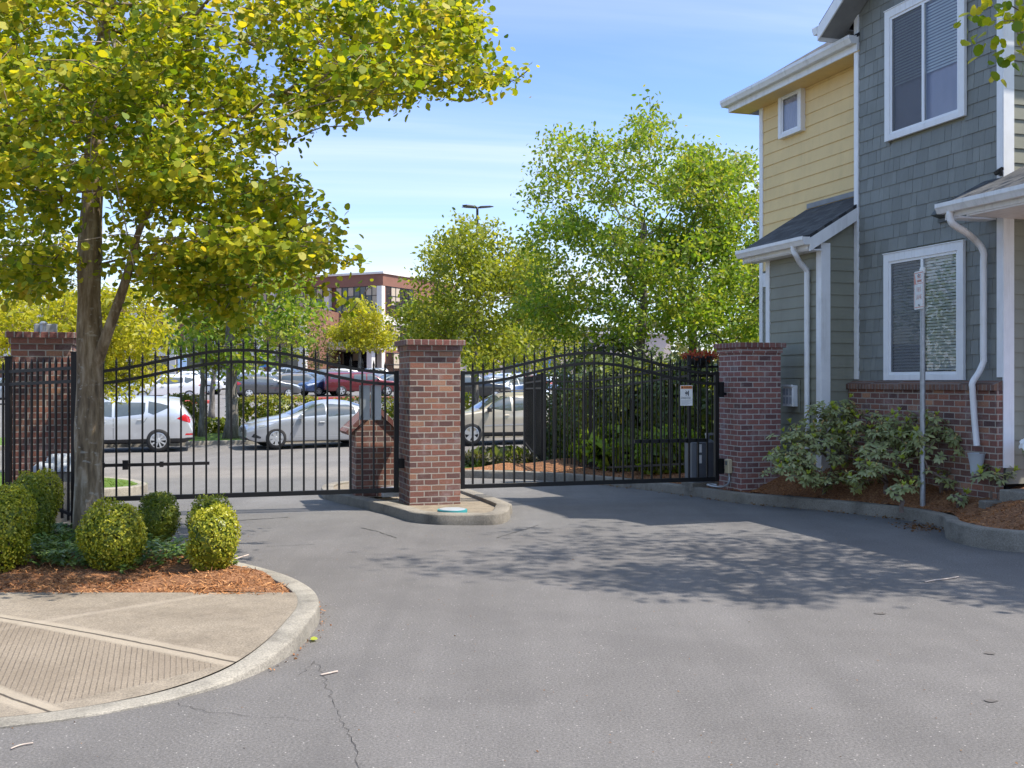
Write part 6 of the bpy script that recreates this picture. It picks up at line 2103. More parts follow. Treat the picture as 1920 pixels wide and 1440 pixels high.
# ================================================================ the katsura by the left gate
def katsura():
    rg = np.random.default_rng(21)
    b = G(165, 1012, .14); b.z = bedz(b.x, b.y)
    root = thing('katsura_tree', 'tall tree with round yellow green leaves and pale spotted trunk by the left gate', 'tree', b)
    d0 = b.y
    tr = [b, P(164, 900, d0), P(168, 760, d0), P(168, 620, d0), P(168, 500, d0), P(172, 390, d0), P(180, 250, d0 + .05), P(190, 120, d0 + .1), P(200, -40, d0 + .1), P(195, -300, d0)]
    tr = [p - b for p in catmull(tr, 4)]
    n = len(tr)
    def rt(z): return .80 * float(np.interp(z, [0, .12, .5, 1.2, 2.2, 3.2, 4.2, 5.5, 7.2], [.235, .19, .172, .165, .15, .137, .11, .07, .02]))
    sil = [(895, -40), (900, 40), (890, 75), (930, 118), (975, 130), (970, 152), (895, 170), (815, 168), (750, 186), (680, 196), (640, 222), (550, 228), (500, 262), (505, 300), (565, 345), (620, 395), (648, 422), (618, 440), (640, 478), (615, 495), (590, 508), (550, 525), (500, 540), (468, 560), (470, 596), (425, 585), (330, 570), (290, 545), (240, 510), (200, 495), (140, 495), (60, 545), (20, 530), (-60, 505), (-60, -60), (895, -60)]
    left = [(-60, 520), (-220, 470), (-420, 350), (-520, 150), (-480, -200), (-300, -500), (60, -640), (420, -560), (700, -380), (860, -180), (905, -60), (-60, -60)]
    T = []
    g = 0
    while len(T) < 1500 and g < 60000:
        g += 1
        x = rg.uniform(-60, 995); y = rg.uniform(-60, 620)
        if not in_poly(sil, x, y): continue
        k = math.sqrt(max(.03, 1 - ((x - 170) / 860) ** 2))
        # the crown is layered: branches leave the trunk in tiers
        d = d0 + rg.uniform(-1, 1) * 3.1 * k * (.55 if y > 470 else 1)
        if y > 330 and 120 < x < 235 and d < d0 + .3: continue
        # open sky between the upper limb and the lower tiers, thin spots elsewhere
        q = P(x, y, d)
        if mnoise.noise(Vector((q.x * 1.15, q.y * 1.15, q.z * 2.4))) < -.06: continue
        if q.y > 12.2 and -5.4 < q.x < -2.0 and 2.8 < q.z < 7.5 and rg.random() < .8: continue
        T.append(tuple(q - b))
    m = 0
    while m < 330:
        x = rg.uniform(-520, 905); y = rg.uniform(-640, 520)
        if not in_poly(left, x, y): continue
        m += 1
        k = math.sqrt(max(.05, 1 - ((x - 170) / 760) ** 2))
        T.append(tuple(P(x, y, d0 + rg.uniform(-1, 1) * 3.0 * k) - b))
    nodes, par, tips = skeleton(tr, T, rg, .35, .16, .55)
    mb = MB(); mb.tube(tr, [rt(p.z) * (1 + .05 * math.sin(p.z * 7)) for p in tr], 20)
    for i, v in enumerate(mb.v):
        p = Vector(v); a = math.atan2(p.y, p.x); k = 1 + .10 * math.sin(a * 3 + p.z * 1.3) * max(.15, 1 - p.z / 2.2) + .04 * math.sin(a * 7 - p.z * 4)
        c = tr[min(range(n), key=lambda q: abs(tr[q].z - p.z))]
        mb.v[i] = (c.x + (p.x - c.x) * k, c.y + (p.y - c.y) * k, p.z)
    # second stem leaning out to the right
    st = [p - b for p in catmull([P(178, 690, d0 - .02), P(205, 615, d0 - .12), P(228, 550, d0 - .2), P(246, 490, d0 - .25), P(262, 430, d0 - .3), P(300, 350, d0 - .4)], 4)]
    mb.tube(st, [float(np.interp(i, [0, 20], [.062, .024])) for i in range(len(st))], 10)
    branch_mesh(mb, nodes, par, n, .085, .0045, .52, 5)
    mb.build('trunk', MT['bark'], root, smooth=True)
    # dead pale twig hanging before the trunk
    mb = MB()
    def px(*q): return [P(x, y, d0 - 1.3) - b for x, y in q]
    mb.tube(catmull(px((215, 70), (213, 110), (209, 165), (206, 190), (200, 215), (185, 235), (172, 248)), 4), [.014] * 25, 6)
    mb.tube(catmull(px((206, 168), (190, 178), (175, 200), (170, 225)), 4), .008, 5)
    mb.tube(catmull(px((172, 248), (170, 300), (173, 350), (176, 400)), 4), .006, 5)
    mb.tube(catmull(px((200, 215), (195, 260), (215, 330), (235, 420), (255, 510), (285, 550)), 4), .006, 5)
    mb.tube(catmull(px((215, 80), (150, 82), (100, 120), (60, 160)), 4), .007, 5)
    mb.tube(catmull(px((218, 75), (260, 110), (310, 140), (345, 190)), 4), .007, 5)
    mb.build('dead_twig', MT['deadtwig'], root, smooth=True)
    tip = np.array([tuple(nodes[t]) for t in tips]); pr = np.array([tuple(nodes[par[t]]) for t in tips])
    nl = 30
    idx = np.repeat(np.arange(len(tip)), nl)
    u = rg.random((len(idx), 1)) * 1.25
    ax = tip - pr
    C = pr[idx] + ax[idx] * u
    off = rg.normal(size=(len(idx), 3)) * .105; off[:, 2] = off[:, 2] * .6 - .03
    C = C + off
    # leaves hang from their stalks, blades half turned to the light
    N = rnd_dirs(rg, len(idx), .95, .75); N[:, 1] -= .45
    T_ = rg.normal(size=(len(idx), 3)); T_[:, 2] -= .9
    S = .063 * rg.uniform(.5, 1.35, len(idx))
    leaf_mesh('crown', C, N, T_, S, LEAF_ROUND, LF['katsura'], root)
    # shoots leaving the lower right of the crown, in silhouette
    CC = []
    for q in (((560, 540), (600, 540), (640, 560), (655, 585), (690, 540)), ((400, 560), (430, 590), (450, 612), (470, 615)), ((620, 470), (640, 495), (665, 487), (682, 488)), ((90, 520), (60, 545), (30, 552), (12, 568)), ((860, 130), (930, 140), (960, 152), (992, 130)), ((520, 262), (560, 258), (600, 240), (652, 236))):
        c = [p - b for p in catmull([P(x, y, d0 + (.3 if x > 400 else -1.2)) for x, y in q], 5)]
        sh = MB(); sh.tube(c, .006, 5); sh.build('shoot', MT['twig'], root, smooth=True)
        for p in c:
            for k in range(3): CC.append(tuple(p + Vector(rg.normal(size=3)) * .045))
    CC = np.array(CC); nn = len(CC)
    N = rnd_dirs(rg, nn, .5, .8); N[:, 1] -= .6
    T_ = rg.normal(size=(nn, 3)); T_[:, 2] -= 1
    leaf_mesh('shoot_leaves', CC, N, T_, .068 * rg.uniform(.6, 1.2, nn), LEAF_ROUND, LF['katsura'], root)


katsura()

# the tree just out of frame on the right: its shadow lies across the drive, a few leaves hang into view
rg = np.random.default_rng(33)
TT = []
_sh = [(690, 1050), (760, 1022), (850, 998), (1000, 984), (1180, 974), (1400, 984), (1600, 992), (1780, 1012), (2000, 1040), (2300, 1080), (2300, 1180), (1930, 1142), (1750, 1112), (1600, 1112), (1450, 1136), (1250, 1112), (1000, 1086), (850, 1080)]
_k = 1 / math.tan(SUN_EL)
while len(TT) < 620:
    x, y = rg.uniform(680, 2300), rg.uniform(970, 1180)
    if not in_poly(_sh, x, y): continue
    s_ = G(x, y); z = rg.uniform(4.9, 11.5)
    q = (s_.x + SH.x * _k * z, s_.y + SH.y * _k * z, z)
    if q[0] < q[1] * .5 + .12 or q[0] > 11.2: continue
    if q[2] < 8.6 and q[1] > 11.4 and q[0] > 5.2: continue
    TT.append(q)
for x, y in ((1878, 40), (1900, 38), (1908, 62), (1916, 90), (1888, 6), (1912, 20), (1925, 110), (1940, 60), (1960, 30), (1930, 5)): TT.append(tuple(P(x, y, 9.2)))
make_tree('street_tree', 'tree at the right edge with round yellow leaves hanging before the grey house', (7.7, 9.4, .2), (7.9, 9.9, 4.6), .15, TT, 'katsura', LEAF_ROUND, 15, .09, .19, 34, 'bark', .5, .6, step=.5)


# ================================================================ trees behind the gates
def poly_tree(name, label, poly, d0, thick, base_px, trunk_top_px, r0, n, leaf, shape, nl, size, spread, seed, base=None, **kw):
    rg = np.random.default_rng(seed)
    b = base if base is not None else Vector(((base_px[0] - 960) / F * d0, d0, gz(d0)))
    T = clumps_in_poly(poly, d0, thick, n, rg, thr=-.07 if d0 < 60 else -9)
    top = P(trunk_top_px[0], trunk_top_px[1], d0)
    return make_tree(name, label, b, top, r0, T, leaf, shape, nl, size, spread, seed, **kw)


TG = 'trees beyond the gates'
poly_tree('street_tree', 'tall green tree with a pointed top behind the right gate', [(1215, 168), (1228, 230), (1262, 225), (1268, 262), (1330, 275), (1372, 330), (1395, 420), (1405, 520), (1350, 600), (1255, 610), (1190, 640), (1100, 650), (1030, 640), (985, 600), (975, 520), (990, 420), (988, 345), (1008, 320), (1012, 268), (1050, 240), (1075, 262), (1100, 245), (1118, 268), (1160, 252), (1190, 215)], 24.5, 2.6, (1205, 0), (1208, 420), .13, 620, 'plum', LEAF_OVAL, 40, .115, .2, 41, group=TG, r1=.07)
poly_tree('street_tree', 'spreading green tree with forked trunk between the right gate and the house', [(1290, 300), (1350, 262), (1415, 300), (1428, 360), (1470, 430), (1480, 560), (1440, 640), (1360, 650), (1290, 640), (1230, 610), (1225, 480), (1250, 380)], 26.5, 2.4, (1295, 0), (1300, 560), .14, 420, 'plum', LEAF_OVAL, 40, .12, .22, 42, group=TG)
poly_tree('street_tree', 'broad yellow green tree behind the middle brick pillar with two leafy peaks', [(876, 402), (896, 425), (905, 455), (922, 418), (945, 432), (960, 462), (1005, 470), (1020, 520), (1030, 600), (990, 650), (930, 680), (905, 700), (880, 690), (830, 640), (790, 640), (745, 650), (738, 600), (760, 560), (775, 525), (800, 500), (800, 462), (830, 440), (858, 430)], 38, 3.2, (893, 0), (893, 590), .15, 440, 'ash', LEAF_OVAL, 36, .17, .29, 43, group=TG)
poly_tree('street_tree', 'green tree with a slim grey trunk between the yellow hedges', [(395, 470), (480, 450), (560, 480), (590, 560), (585, 640), (520, 680), (470, 690), (430, 730), (400, 690), (350, 680), (310, 650), (300, 560), (330, 500)], 35.6, 2.6, (432, 0), (432, 560), .22, 260, 'plum', LEAF_OVAL, 20, .2, .3, 44, group=TG)
poly_tree('street_tree', 'thin dark trunked young tree beside the hedge behind the silver suv', [(350, 560), (420, 540), (455, 600), (430, 680), (385, 712), (350, 690), (335, 620)], 36.4, 1.2, (378, 0), (380, 660), .11, 70, 'ash', LEAF_OVAL, 18, .17, .22, 45, group=TG)
poly_tree('street_tree', 'small slanting tree on the verge at the lot entrance', [(390, 640), (420, 600), (450, 650), (430, 690)], 47, 1.0, (396, 0), (402, 680), .14, 30, 'ash', LEAF_OVAL, 16, .2, .25, 46, group=TG)
poly_tree('lollipop_tree', 'small round yellow green tree in front of the office canopy', [(680, 558), (700, 575), (722, 600), (742, 632), (740, 650), (700, 655), (660, 652), (622, 642), (618, 612), (645, 600), (655, 578)], 112, 2.6, (675, 0), (675, 655), .22, 260, 'maple', LEAF_OVAL, 24, .32, .42, 47, group=TG)
poly_tree('street_tree', 'pale olive tree beside the white columns of the office', [(595, 570), (620, 590), (632, 640), (640, 665), (600, 690), (570, 690), (560, 640), (575, 600)], 116, 2.4, (597, 0), (597, 660), .2, 90, 'olive', LEAF_OVAL, 14, .32, .45, 48, group=TG)
poly_tree('street_tree', 'hazy green tree in front of the office wing', [(500, 590), (540, 560), (575, 590), (580, 650), (540, 680), (500, 670), (480, 630)], 108, 2.6, (520, 0), (520, 660), .2, 120, 'ash', LEAF_OVAL, 16, .32, .45, 49, group=TG)
poly_tree('golden_maple', 'golden green maple with drooping layers right of the front tree trunk', [(180, 540), (240, 525), (300, 575), (318, 625), (290, 665), (300, 700), (262, 722), (235, 742), (205, 748), (185, 700), (170, 620)], 20.5, 1.5, (150, 0), (170, 640), .11, 210, 'maple', LEAF_LONG, 26, .13, .17, 50, group=TG, flat=.4, droop=.4)
poly_tree('golden_maple', 'golden green maple behind the left brick pillar', [(-60, 560), (40, 535), (110, 560), (160, 530), (205, 560), (200, 640), (150, 668), (90, 650), (40, 640), (0, 690), (-60, 690)], 21.5, 1.8, (40, 0), (60, 640), .12, 230, 'maple', LEAF_LONG, 26, .14, .18, 51, group=TG, flat=.4, droop=.4)
poly_tree('street_tree', 'light green tree beside the yellow house corner in the distance', [(1390, 480), (1440, 460), (1470, 540), (1470, 690), (1400, 690), (1360, 640), (1370, 540)], 44, 3, (1420, 0), (1420, 620), .16, 150, 'ash', LEAF_OVAL, 20, .25, .4, 52, group=TG)
poly_tree('street_tree', 'low green tree in front of the pink building', [(960, 610), (1050, 590), (1100, 620), (1090, 680), (1030, 700), (960, 690), (930, 660)], 70, 3, (1010, 0), (1010, 660), .16, 110, 'ash', LEAF_OVAL, 18, .3, .42, 53, group=TG)
poly_tree('street_tree', 'tree behind the middle pillar close to the black pickup', [(760, 560), (840, 540), (900, 600), (900, 690), (830, 700), (760, 680)], 66, 3, (830, 0), (830, 650), .16, 130, 'plum', LEAF_OVAL, 18, .3, .42, 54, group=TG)
for i, (x, y, h, rr, lab) in enumerate(((-16.8, 27.0, 8.5, 3.2, 'leafy green tree by the street left of the golden maples'), (-19.5, 20.5, 7.5, 2.8, 'green tree on the grass left of the left brick pillar'))):
    rg = np.random.default_rng(160 + i); T = []
    while len(T) < 150:
        p = rg.uniform(-1, 1, 3)
        if np.linalg.norm(p) < 1: T.append((x + p[0] * rr, y + p[1] * rr, h * .62 + p[2] * h * .42))
    make_tree('street_tree', lab, (x, y, gz(y)), (x, y, h * .5), .15, T, 'plum', LEAF_OVAL, 20, .24, .38, 170 + i, group=TG)
poly_tree('street_tree', 'yellow green tree filling the gap between the two leafy peaks and the pointed tree', [(965, 480), (1015, 465), (1050, 560), (1045, 660), (965, 690), (935, 600)], 46, 2.4, (990, 0), (990, 640), .14, 170, 'ash', LEAF_OVAL, 30, .2, .3, 56, group=TG)
# bare-ish tall trees on the left skyline
for i, (pl, bx, lab) in enumerate((([(-20, 470), (60, 450), (130, 480), (150, 560), (60, 600), (-20, 590)], 60, 'pale greyish tree on the left skyline behind the golden maples'), ([(380, 470), (430, 440), (470, 500), (470, 600), (400, 610), (370, 540)], 420, 'thin pale tree showing through the front tree branches'), ([(210, 560), (300, 540), (350, 600), (330, 660), (240, 660), (200, 620)], 270, 'olive tree in front of the white office wing'))):
    poly_tree('street_tree', lab, pl, 105 + 8 * i, 4, (bx, 0), (bx, 590), .25, 110, 'distant' if i < 2 else 'olive', LEAF_OVAL, 12, .4, .6, 60 + i, group=TG)
# a far wood closes the view
rg = np.random.default_rng(77)
n = 9000
X = rg.uniform(-150, 120, n); Yv = 215 + rg.uniform(0, 30, n); hgt = 9 + 3.5 * np.sin(X * .09) + 2.5 * np.sin(X * .23 + 1)
Z = 2.6 + hgt * rg.random(n) ** .6
Cc = np.stack([X, Yv, Z], 1)
tag(leaf_mesh('far_wood', Cc, rnd_dirs(rg, n, .6), rg.normal(size=(n, 3)), rg.uniform(1.2, 2.4, n), LEAF_OVAL, LF['distant']), 'hazy line of distant trees behind the office buildings', 'wood', kind='stuff')


# ================================================================ clipped box bushes
def box_bush(label, c, radii, n, leaf, seed, size=.024, group='clipped box bushes in the left bed'):
    rg = np.random.default_rng(seed)
    root = thing('box_bush', label, 'bush', c, 0, group)
    p, d = shrub_leaves(rg, n, radii, (0, 0, radii[2] * .92), .76, .085, 2.5)
    tz = np.clip(p[:, 2] / (2 * radii[2]), 0, 1); p[:, :2] *= (1 - .20 * (1 - tz) ** 2)[:, None]
    p = p + d * (np.abs(rg.normal(size=(len(p), 1))) ** 2) * .004
    k = p[:, 2] > .01; p, d = p[k], d[k]
    N = d + rg.normal(size=p.shape) * .65
    leaf_mesh('foliage', p, N, rg.normal(size=p.shape) + d * .9, size * rg.uniform(.7, 1.35, len(p)), LEAF_OVAL, LF[leaf], root)
    m = n // 10
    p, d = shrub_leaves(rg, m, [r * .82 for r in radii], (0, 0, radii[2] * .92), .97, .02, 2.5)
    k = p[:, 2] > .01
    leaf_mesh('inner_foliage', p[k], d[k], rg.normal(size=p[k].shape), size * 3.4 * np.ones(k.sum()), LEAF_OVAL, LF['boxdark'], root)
    mb = MB()
    for i in range(7):
        a = i * .9; mb.tube([(.02 * math.cos(a), .02 * math.sin(a), 0), (radii[0] * .5 * math.cos(a), radii[1] * .5 * math.sin(a), radii[2] * 1.1)], [.012, .005], 5)
    mb.build('stems', MT['twig'], root, smooth=True)
    return root


def bpos(px, py, up=.14):
    g = G(px, py, up); return Vector((g.x, g.y, bedz(g.x, g.y) - .01))


box_bush('round golden box bush in front of the tree trunk', bpos(212, 1066), (.275, .28, .31), 6200, 'box', 71)
box_bush('darker green box bush right behind the round golden one', bpos(298, 1020), (.19, .2, .26), 4200, 'boxdark', 72)
box_bush('box bush standing nearest the curved kerb, rounded and golden green', bpos(400, 1068), (.212, .215, .285), 4600, 'box', 73)
box_bush('dark box bush half hidden behind the one nearest the kerb', bpos(394, 1030), (.205, .2, .275), 4000, 'boxdark', 74)
box_bush('large golden box bush cut by the left edge of the photo', bpos(0, 1066), (.27, .28, .39), 6500, 'box', 75)
box_bush('dark green box bush between the large left bush and the fence', bpos(52, 1030), (.24, .24, .36), 5000, 'boxdark', 76)
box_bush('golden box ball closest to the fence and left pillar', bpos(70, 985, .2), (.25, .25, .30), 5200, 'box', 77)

# ground cover between the bushes
rg = np.random.default_rng(81)
pts = []
while len(pts) < 1500:
    x = rg.uniform(-5.6, -2.35); y = rg.uniform(8.95, 11.0)
    if x > pad_xr(y) - .12: continue
    if y < 9.05 + .25 * math.sin(x * 4) : continue
    pts.append((x, y, bedz(x, y) + rg.uniform(.02, .15)))
pts = np.array(pts); idx = np.repeat(np.arange(len(pts)), 6)
a = rg.uniform(0, 6.28, len(idx)); T_ = np.stack([np.cos(a), np.sin(a), rg.uniform(-.2, .6, len(idx))], 1)
N = np.stack([-.5 * np.cos(a), -.5 * np.sin(a), np.ones(len(idx))], 1)
tag(leaf_mesh('ground_cover', pts[idx] + rg.normal(size=(len(idx), 3)) * .012, N, T_, .058 * rg.uniform(.6, 1.3, len(idx)), LEAF_OVAL, LF['vinca']), 'low leafy green ground cover between the box bushes', 'ground cover', kind='stuff')


# ================================================================ mulch chips, grass, debris
def chips(name, label, cat, n, xy, zf, size, mat, seed, shape=CHIP, flat=.5, lift=.012):
    rg = np.random.default_rng(seed); C = []
    while len(C) < n:
        q = xy(rg)
        if q is None: continue
        C.append((q[0], q[1], zf(q[0], q[1]) + rg.uniform(0, lift)))
    C = np.array(C); N = rnd_dirs(rg, n, 1.0, flat)
    T_ = rg.normal(size=(n, 3)); T_[:, 2] *= .25
    return tag(leaf_mesh(name, C, N, T_, size * rg.uniform(.4, 1.4, n), shape, LF[mat]), label, cat, kind='stuff')


def xy_left(rg):
    y = 8.17 + abs(rg.normal()) * 1.0; x = rg.uniform(-6.5, -1.55)
    return None if x > pad_xr(y) - .02 or y > 12 else (x, y)


def xy_right(rg):
    y = rg.uniform(10.95, 20.5); x = bedr_xl(y) + rg.random() ** 1.3 * 3.2
    return None if x > 9 or (y > 13 and x > 6.2) else (x, y)


chips('mulch_chips', 'red brown bark chips strewn over the left planting bed', 'mulch', 13000, xy_left, bedz, .036, 'mulch', 91)
chips('mulch_chips', 'red brown bark chips strewn over the bed before the house', 'mulch', 20000, xy_right, bedrz, .04, 'mulch', 92)


def xy_debris(rg):
    if rg.random() < .55:
        p = Vector((5.08, 12.75, 0)) + Vector((rg.normal() * .12 - .12, rg.normal() * .22, 0)); return (p.x - abs(rg.normal()) * .1, p.y)
    i = rg.integers(60, 95); p = KRs[int(i) % len(KRs)]
    return (p.x - abs(rg.normal()) * .05 - .02, p.y - abs(rg.normal()) * .03)


chips('fallen_leaves', 'brown leaf litter gathered in the gutter corner of the right kerb', 'leaf litter', 420, xy_debris, lambda x, y: gz(y) + .004, .04, 'debris', 93, LEAF_DIA, .5, .02)


def xy_kerbleft(rg):
    p = KLs[int(rg.integers(38, 60))]
    return (p.x + abs(rg.normal()) * .03 + .01, p.y - .02 + rg.normal() * .02)


chips('fallen_leaves', 'brown crumbs of leaf along the foot of the left kerb', 'leaf litter', 70, xy_kerbleft, lambda x, y: .004, .022, 'mulch', 94, LEAF_DIA, .5, .008)


def xy_road(rg):
    y = 3.2 + rg.random() ** 1.5 * 11; x = rg.uniform(-.6, .6) * y
    return None if (y < 10 and x < pad_xr(y) + .3) else (x, y)


chips('road_grit', 'tiny pale grit and leaf bits scattered over the asphalt', 'grit', 500, xy_road, lambda x, y: gz(y) + .003, .014, 'debris', 95, LEAF_DIA, .3, .002)


def xy_grass1(rg):
    x = rg.uniform(-9, -6.0); y = rg.uniform(16.2, 20.0)
    lo = np.interp(x, [-9, -7.0, -6.2], [15.75, 16.4, 16.95]); hi = np.interp(x, [-9, -7.0, -6.2], [20.0, 18.7, 17.6])
    return (x, y) if lo < y < hi else None


def xy_grass2(rg):
    x = rg.uniform(-2.4, 3.5); y = rg.uniform(21.6, 27.0); return (x, y)


def xy_verge(rg):
    x = rg.uniform(-14, 3); return (x, verge_line(rg.uniform(.25, 1.4))(x))


chips('grass', 'short bright grass on the kerbed nose behind the left gate', 'grass', 6000, xy_grass1, lambda x, y: gz(y) + .13, .075, 'grass', 96, BLADE, .3)
bpy.data.objects['grass'].data.update()
chips('grass', 'grass strip between the right gate lane and the street', 'grass', 6000, xy_grass2, lambda x, y: gz(y) + .13, .09, 'grass', 97, BLADE, .3)
chips('grass', 'grass verge behind the cars parked along the street', 'grass', 5000, xy_verge, lambda x, y: gz(y) + .12, .1, 'grass', 98, BLADE, .3)


# ================================================================ hedges and shrubs
def hedge(label, c, radii, rz, n, leaf, seed, size=.06, shape=LEAF_OVAL, group=None, name='hedge', cat='hedge', boxy=4.5, lump=.05):
    rg = np.random.default_rng(seed)
    root = thing(name, label, cat, c, rz, group)
    p, d = shrub_leaves(rg, n, radii, (0, 0, radii[2] * .9), .82, lump, boxy)
    k = p[:, 2] > 0; p, d = p[k], d[k]
    leaf_mesh('foliage', p, d + rg.normal(size=p.shape) * .7, rg.normal(size=p.shape) + d, size * rg.uniform(.7, 1.4, len(p)), shape, LF[leaf], root)
    m = n // 8
    p, d = shrub_leaves(rg, m, [r * .85 for r in radii], (0, 0, radii[2] * .9), .97, .02, boxy)
    k = p[:, 2] > 0
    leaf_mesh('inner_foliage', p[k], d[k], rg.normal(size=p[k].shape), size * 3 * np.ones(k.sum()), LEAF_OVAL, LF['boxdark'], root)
    return root


def gp(px, d, up=.1): return Vector(((px - 960) / F * d, d, gz(d) + up))


HG = 'clipped yellow green hedges along the street'
hedge('long clipped hedge with yellow tips behind the silver sedan', gp(520, 38.2), (1.75, .55, .70), PHI, 5200, 'hedge', 101, .085, group=HG)
hedge('short clipped hedge block at the tail of the silver suv', gp(338, 36.9), (.85, .55, .74), PHI, 3200, 'hedge', 102, .085, group=HG)
hedge('low bright hedge seen past the brick pillar and monument', gp(720, 41), (2.4, .5, .62), PHI, 3000, 'hedge', 103, .09, group=HG)
hedge('low dark shrub at the foot of the thin tree by the lot entrance', gp(402, 38.6), (.9, .5, .26), PHI, 1300, 'boxdark', 104, .08, group=HG, boxy=2.5)
hedge('small golden shrub behind the windscreen of the champagne suv', gp(868, 46), (1.0, .6, .6), 0, 1300, 'maple', 105, .1, group=HG, boxy=2.2)
hedge('grey purple lavender shrub on the grass strip behind the right gate', gp(935, 22.6), (.75, .5, .20), 0, 2400, 'lavender', 106, .09, LEAF_LONG, name='lavender', cat='shrub', boxy=2.2, lump=.15)

SG = 'shrubs behind the right gate fence'
for i, (px, d, rad, leaf, n, sz, lab) in enumerate((
        (1150, 21.6, (1.0, .9, 1.25), 'evergreen', 4200, .085, 'tall dark evergreen shrub behind the fence at the tree trunk'),
        (1235, 20.8, (.95, .8, 1.25), 'evergreen', 4200, .085, 'dark evergreen shrub left of the warning sign'),
        (1095, 23.5, (.9, .8, 1.05), 'evergreen', 3200, .085, 'dark shrub at the far fence post'),
        (1300, 20.4, (.9, .8, 1.2), 'evergreen', 3600, .085, 'dark evergreen shrub behind the warning sign'),
        (1140, 26.5, (1.5, .8, 1.7), 'evergreen', 3600, .11, 'tall shadowy evergreen under the pointed tree'),
        (1065, 25.5, (.6, .5, .55), 'lavender', 1500, .09, 'brownish twiggy shrub behind the fence near the blue suv'),
        (1395, 24, (1.2, .8, 1.1), 'viburnum', 2200, .12, 'light green shrub behind the right pillar'))):
    hedge(lab, gp(px, d, .05), rad, 0, n, leaf, 110 + i, sz, group=SG, name='shrub', cat='shrub', boxy=2.2, lump=.12)
for i, (px, d, rad, lab) in enumerate(((1180, 19.9, (.75, .4, .40), 'low shrub with broad bright leaves along the fence foot'), (1255, 18.9, (.6, .4, .42), 'broad leaved shrub next to the gate operator'), (1128, 20.9, (.5, .4, .34), 'broad leaved low shrub at the second fence post'))):
    c = gp(px, d, 0); c.z = bedrz(c.x, c.y) - .03 if d < 21 else gz(d) + .1
    hedge(lab, c, rad, PHI - .6, 900, 'viburnum', 120 + i, .12, LEAF_OVAL, group=SG, name='shrub', cat='shrub', boxy=2.2, lump=.2)
# hanging basket with red flowers behind the right pillar
c = P(1312, 668, 19.5)
HB = thing('hanging_basket', 'red flowers in a basket on a curved hook behind the right pillar', 'flower basket', (c.x, c.y, c.z))
rg = np.random.default_rng(130)
p, d = shrub_leaves(rg, 420, (.36, .3, .1), (0, 0, 0), .6, .1, 2)
leaf_mesh('flowers', p, d + rg.normal(size=p.shape) * .5, rg.normal(size=p.shape), np.full(len(p), .06), LEAF_OVAL, LF['redleaf'], HB)
mb = MB(); mb.lathe([(0, -.2), (.2, -.14), (.28, -.02), (.27, 0)], n=14); mb.build('basket', MT['dark'], HB, smooth=True)
mb = MB(); mb.tube(catmull([Vector(q) for q in ((.45, 0, -2.0), (.45, 0, -.2), (.42, 0, .25), (.2, 0, .42), (0, 0, .3), (0, 0, .02))], 5), .012, 6); mb.build('hook', MT['dark'], HB, smooth=True)


# ================================================================ rhododendrons before the house
def rhodo(label, c, blobs, n, seed):
    rg = np.random.default_rng(seed)
    root = thing('rhododendron', label, 'bush', c, 0, 'rhododendrons before the house')
    tips = []
    for (bx, by, bz, rx, ry, rz_, k) in blobs:
        for _ in range(k):
            d = rg.normal(size=3); d /= np.linalg.norm(d)
            if d[2] < -.35: d[2] = -d[2] * .5
            q = (np.array([bx, by, bz]) + d * np.array([rx, ry, rz_]) * rg.uniform(.55, 1.05)) * np.array([1.15, 1, 1.42])
            if q[2] < .06: q[2] = .06 + rg.random() * .08
            tips.append((q, d))
    nodes, par, tp = skeleton([(0, 0, 0), (0, 0, .08), (.02, 0, .14)], [tuple(t[0]) for t in tips], rg, .22, .25, .3)
    mb = MB(); branch_mesh(mb, nodes, par, 1, .028, .0045, .45, 5); mb.build('stems', MT['twig'], root, smooth=True)
    C, N, T_, S = [], [], [], []; C2, N2, T2, S2 = [], [], [], []; bud = MB()
    for q, d in tips:
        ax = np.array(d) * .6 + np.array([0, -.25, .75]); ax /= np.linalg.norm(ax)
        u = np.cross(ax, rg.normal(size=3)); u /= np.linalg.norm(u); v = np.cross(ax, u)
        new = rg.random() < .24
        if new:
            m = 5
            for i in range(m):
                a = 6.28 * i / m + rg.random() * .4; rad = u * math.cos(a) + v * math.sin(a)
                t = ax * .95 + rad * .42; nn = rad * -.9 + ax * .4
                C2.append(q + ax * .02); T2.append(t); N2.append(nn); S2.append(.075 * rg.uniform(.8, 1.3))
        m = int(rg.integers(7, 11))
        for i in range(m):
            a = 6.28 * i / m + rg.random() * .5; rad = u * math.cos(a) + v * math.sin(a)
            dr = rg.uniform(-.45, .25)
            t = rad + ax * dr + np.array([0, 0, -.18]); nn = ax - rad * dr * .6
            C.append(q - ax * rg.uniform(0, .04)); T_.append(t); N.append(nn + rg.normal(size=3) * .15); S.append(.09 * rg.uniform(.7, 1.2))
        if not new and rg.random() < .35:
            p = Vector(q); a_ = Vector(ax); bud.tube([p, p + a_ * .012, p + a_ * .03, p + a_ * .042], [.004, .011, .009, .002], 6)
    leaf_mesh('foliage', np.array(C), np.array(N), np.array(T_), np.array(S), LEAF_LONG * np.array([1.25, 1, 1]), LF['rhodo'], root)
    if C2: leaf_mesh('new_leaves', np.array(C2), np.array(N2), np.array(T2), np.array(S2), LEAF_LONG * np.array([1.3, 1, 1]), LF['rhodonew'], root)
    if bud.v: tag(bud.build('buds', M_plain('bud', (.45, .3, .12), .6, var=.2, scale=30), root, smooth=True), kind='stuff')
    return root


def rp(px, d):
    x = (px - 960) / F * d; return Vector((x, d, bedrz(x, d) - .02))


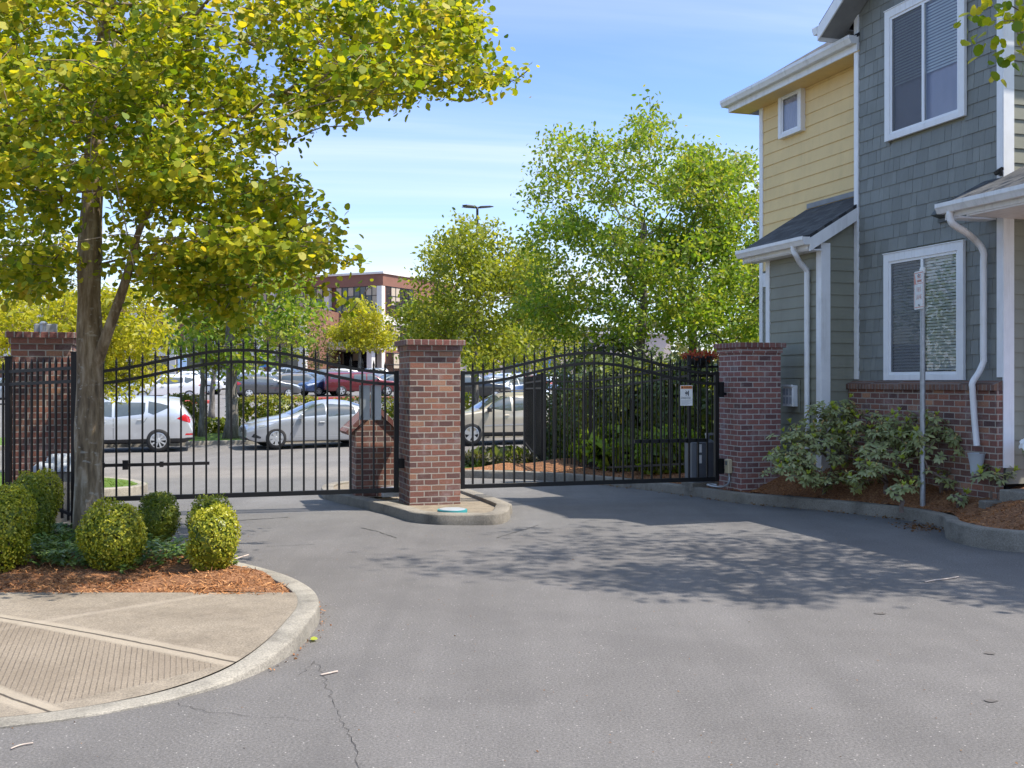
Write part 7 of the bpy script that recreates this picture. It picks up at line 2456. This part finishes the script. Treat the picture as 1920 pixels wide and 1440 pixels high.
rhodo('large grey green rhododendron beside the stained brick pillar', rp(1545, 14.95), [(-.1, 0, .45, .62, .38, .42, 150), (-.44, -.2, .24, .34, .3, .27, 80), (.1, .1, .80, .35, .3, .22, 40), (.28, .15, .62, .38, .3, .32, 80), (.1, -.35, .14, .5, .25, .16, 40)], 0, 141)
rhodo('rhododendron with bright new shoots left of the sign pole', rp(1660, 14.3), [(0, 0, .42, .48, .38, .36, 110), (.2, .05, .5, .34, .3, .32, 50), (-.2, -.3, .2, .36, .25, .18, 30)], 0, 142)
rhodo('rhododendron with a leggy habit right of the sign pole before the downspout', rp(1765, 13.75), [(0, 0, .42, .46, .34, .38, 120), (.28, .1, .46, .36, .24, .30, 60), (-.1, -.1, .14, .28, .15, .1, 14)], 0, 143)
rhodo('small low rhododendron shoot in the mulch at the foot of the pole', rp(1690, 13.15), [(0, 0, .18, .2, .15, .12, 13)], 0, 144)
rhodo('low rhododendron at the porch corner by the drain', rp(1860, 13.0), [(0, 0, .2, .26, .2, .14, 16)], 0, 145)
rhodo('smallest rhododendron sprig below the white drain boot', rp(1797, 13.2), [(0, 0, .1, .12, .1, .06, 6)], 0, 146)
# planter kerb at the porch
mb = MB(); a = rp(1835, 12.75); mb.bbox(0, 1.6, 0, .16, -.2, .14, .015); o = mb.build('planter_edge', MT['kerb_dark']); o.location = (a.x + .05, a.y - .05, a.z); o.rotation_euler = (0, 0, R(4)); tag(o, 'short concrete edging under the porch at the right of the bed', 'edging')


# ================================================================ twigs on the drive
def twig(label, pix, r=.005, mat='deadtwig', lift=.008, up=0):
    pts = [G(x, y, up) + Vector((0, 0, lift)) for x, y in pix]; o = pts[0].copy()
    mb = MB(); mb.tube([p - o for p in catmull(pts, 4)], r, 5); ob = mb.build('twig', MT[mat], smooth=True); ob.location = o
    return tag(ob, label, 'twig')


twig('pale twig on the asphalt beside the road crack', [(601, 1268), (615, 1265), (633, 1261)], .006)
twig('long thin twig on the shaded drive near the right kerb', [(1735, 1093), (1755, 1089), (1775, 1087), (1797, 1083)], .007)
twig('curved twig on the asphalt at the lower left corner', [(20, 1407), (38, 1400), (62, 1396)], .004)
twig('pale stick leaning on the kerb behind the right box bush', [(440, 1050), (452, 1046), (466, 1042)], .008, up=.13)
g = G(582, 1203)
mb = MB(); o = None
rg = np.random.default_rng(150)
o = leaf_mesh('fallen_leaf', np.array([(0, 0, .012), (.02, .01, .012)]), np.array([(0, -.3, 1.0), (.2, .2, 1)]), np.array([(1, .2, 0), (-.4, 1, 0)]), np.array([.05, .045]), LEAF_ROUND, LF['rhodonew']); o.location = (g.x, g.y, .004); tag(o, 'yellow green fallen leaf on the asphalt at the left kerb', 'leaf')
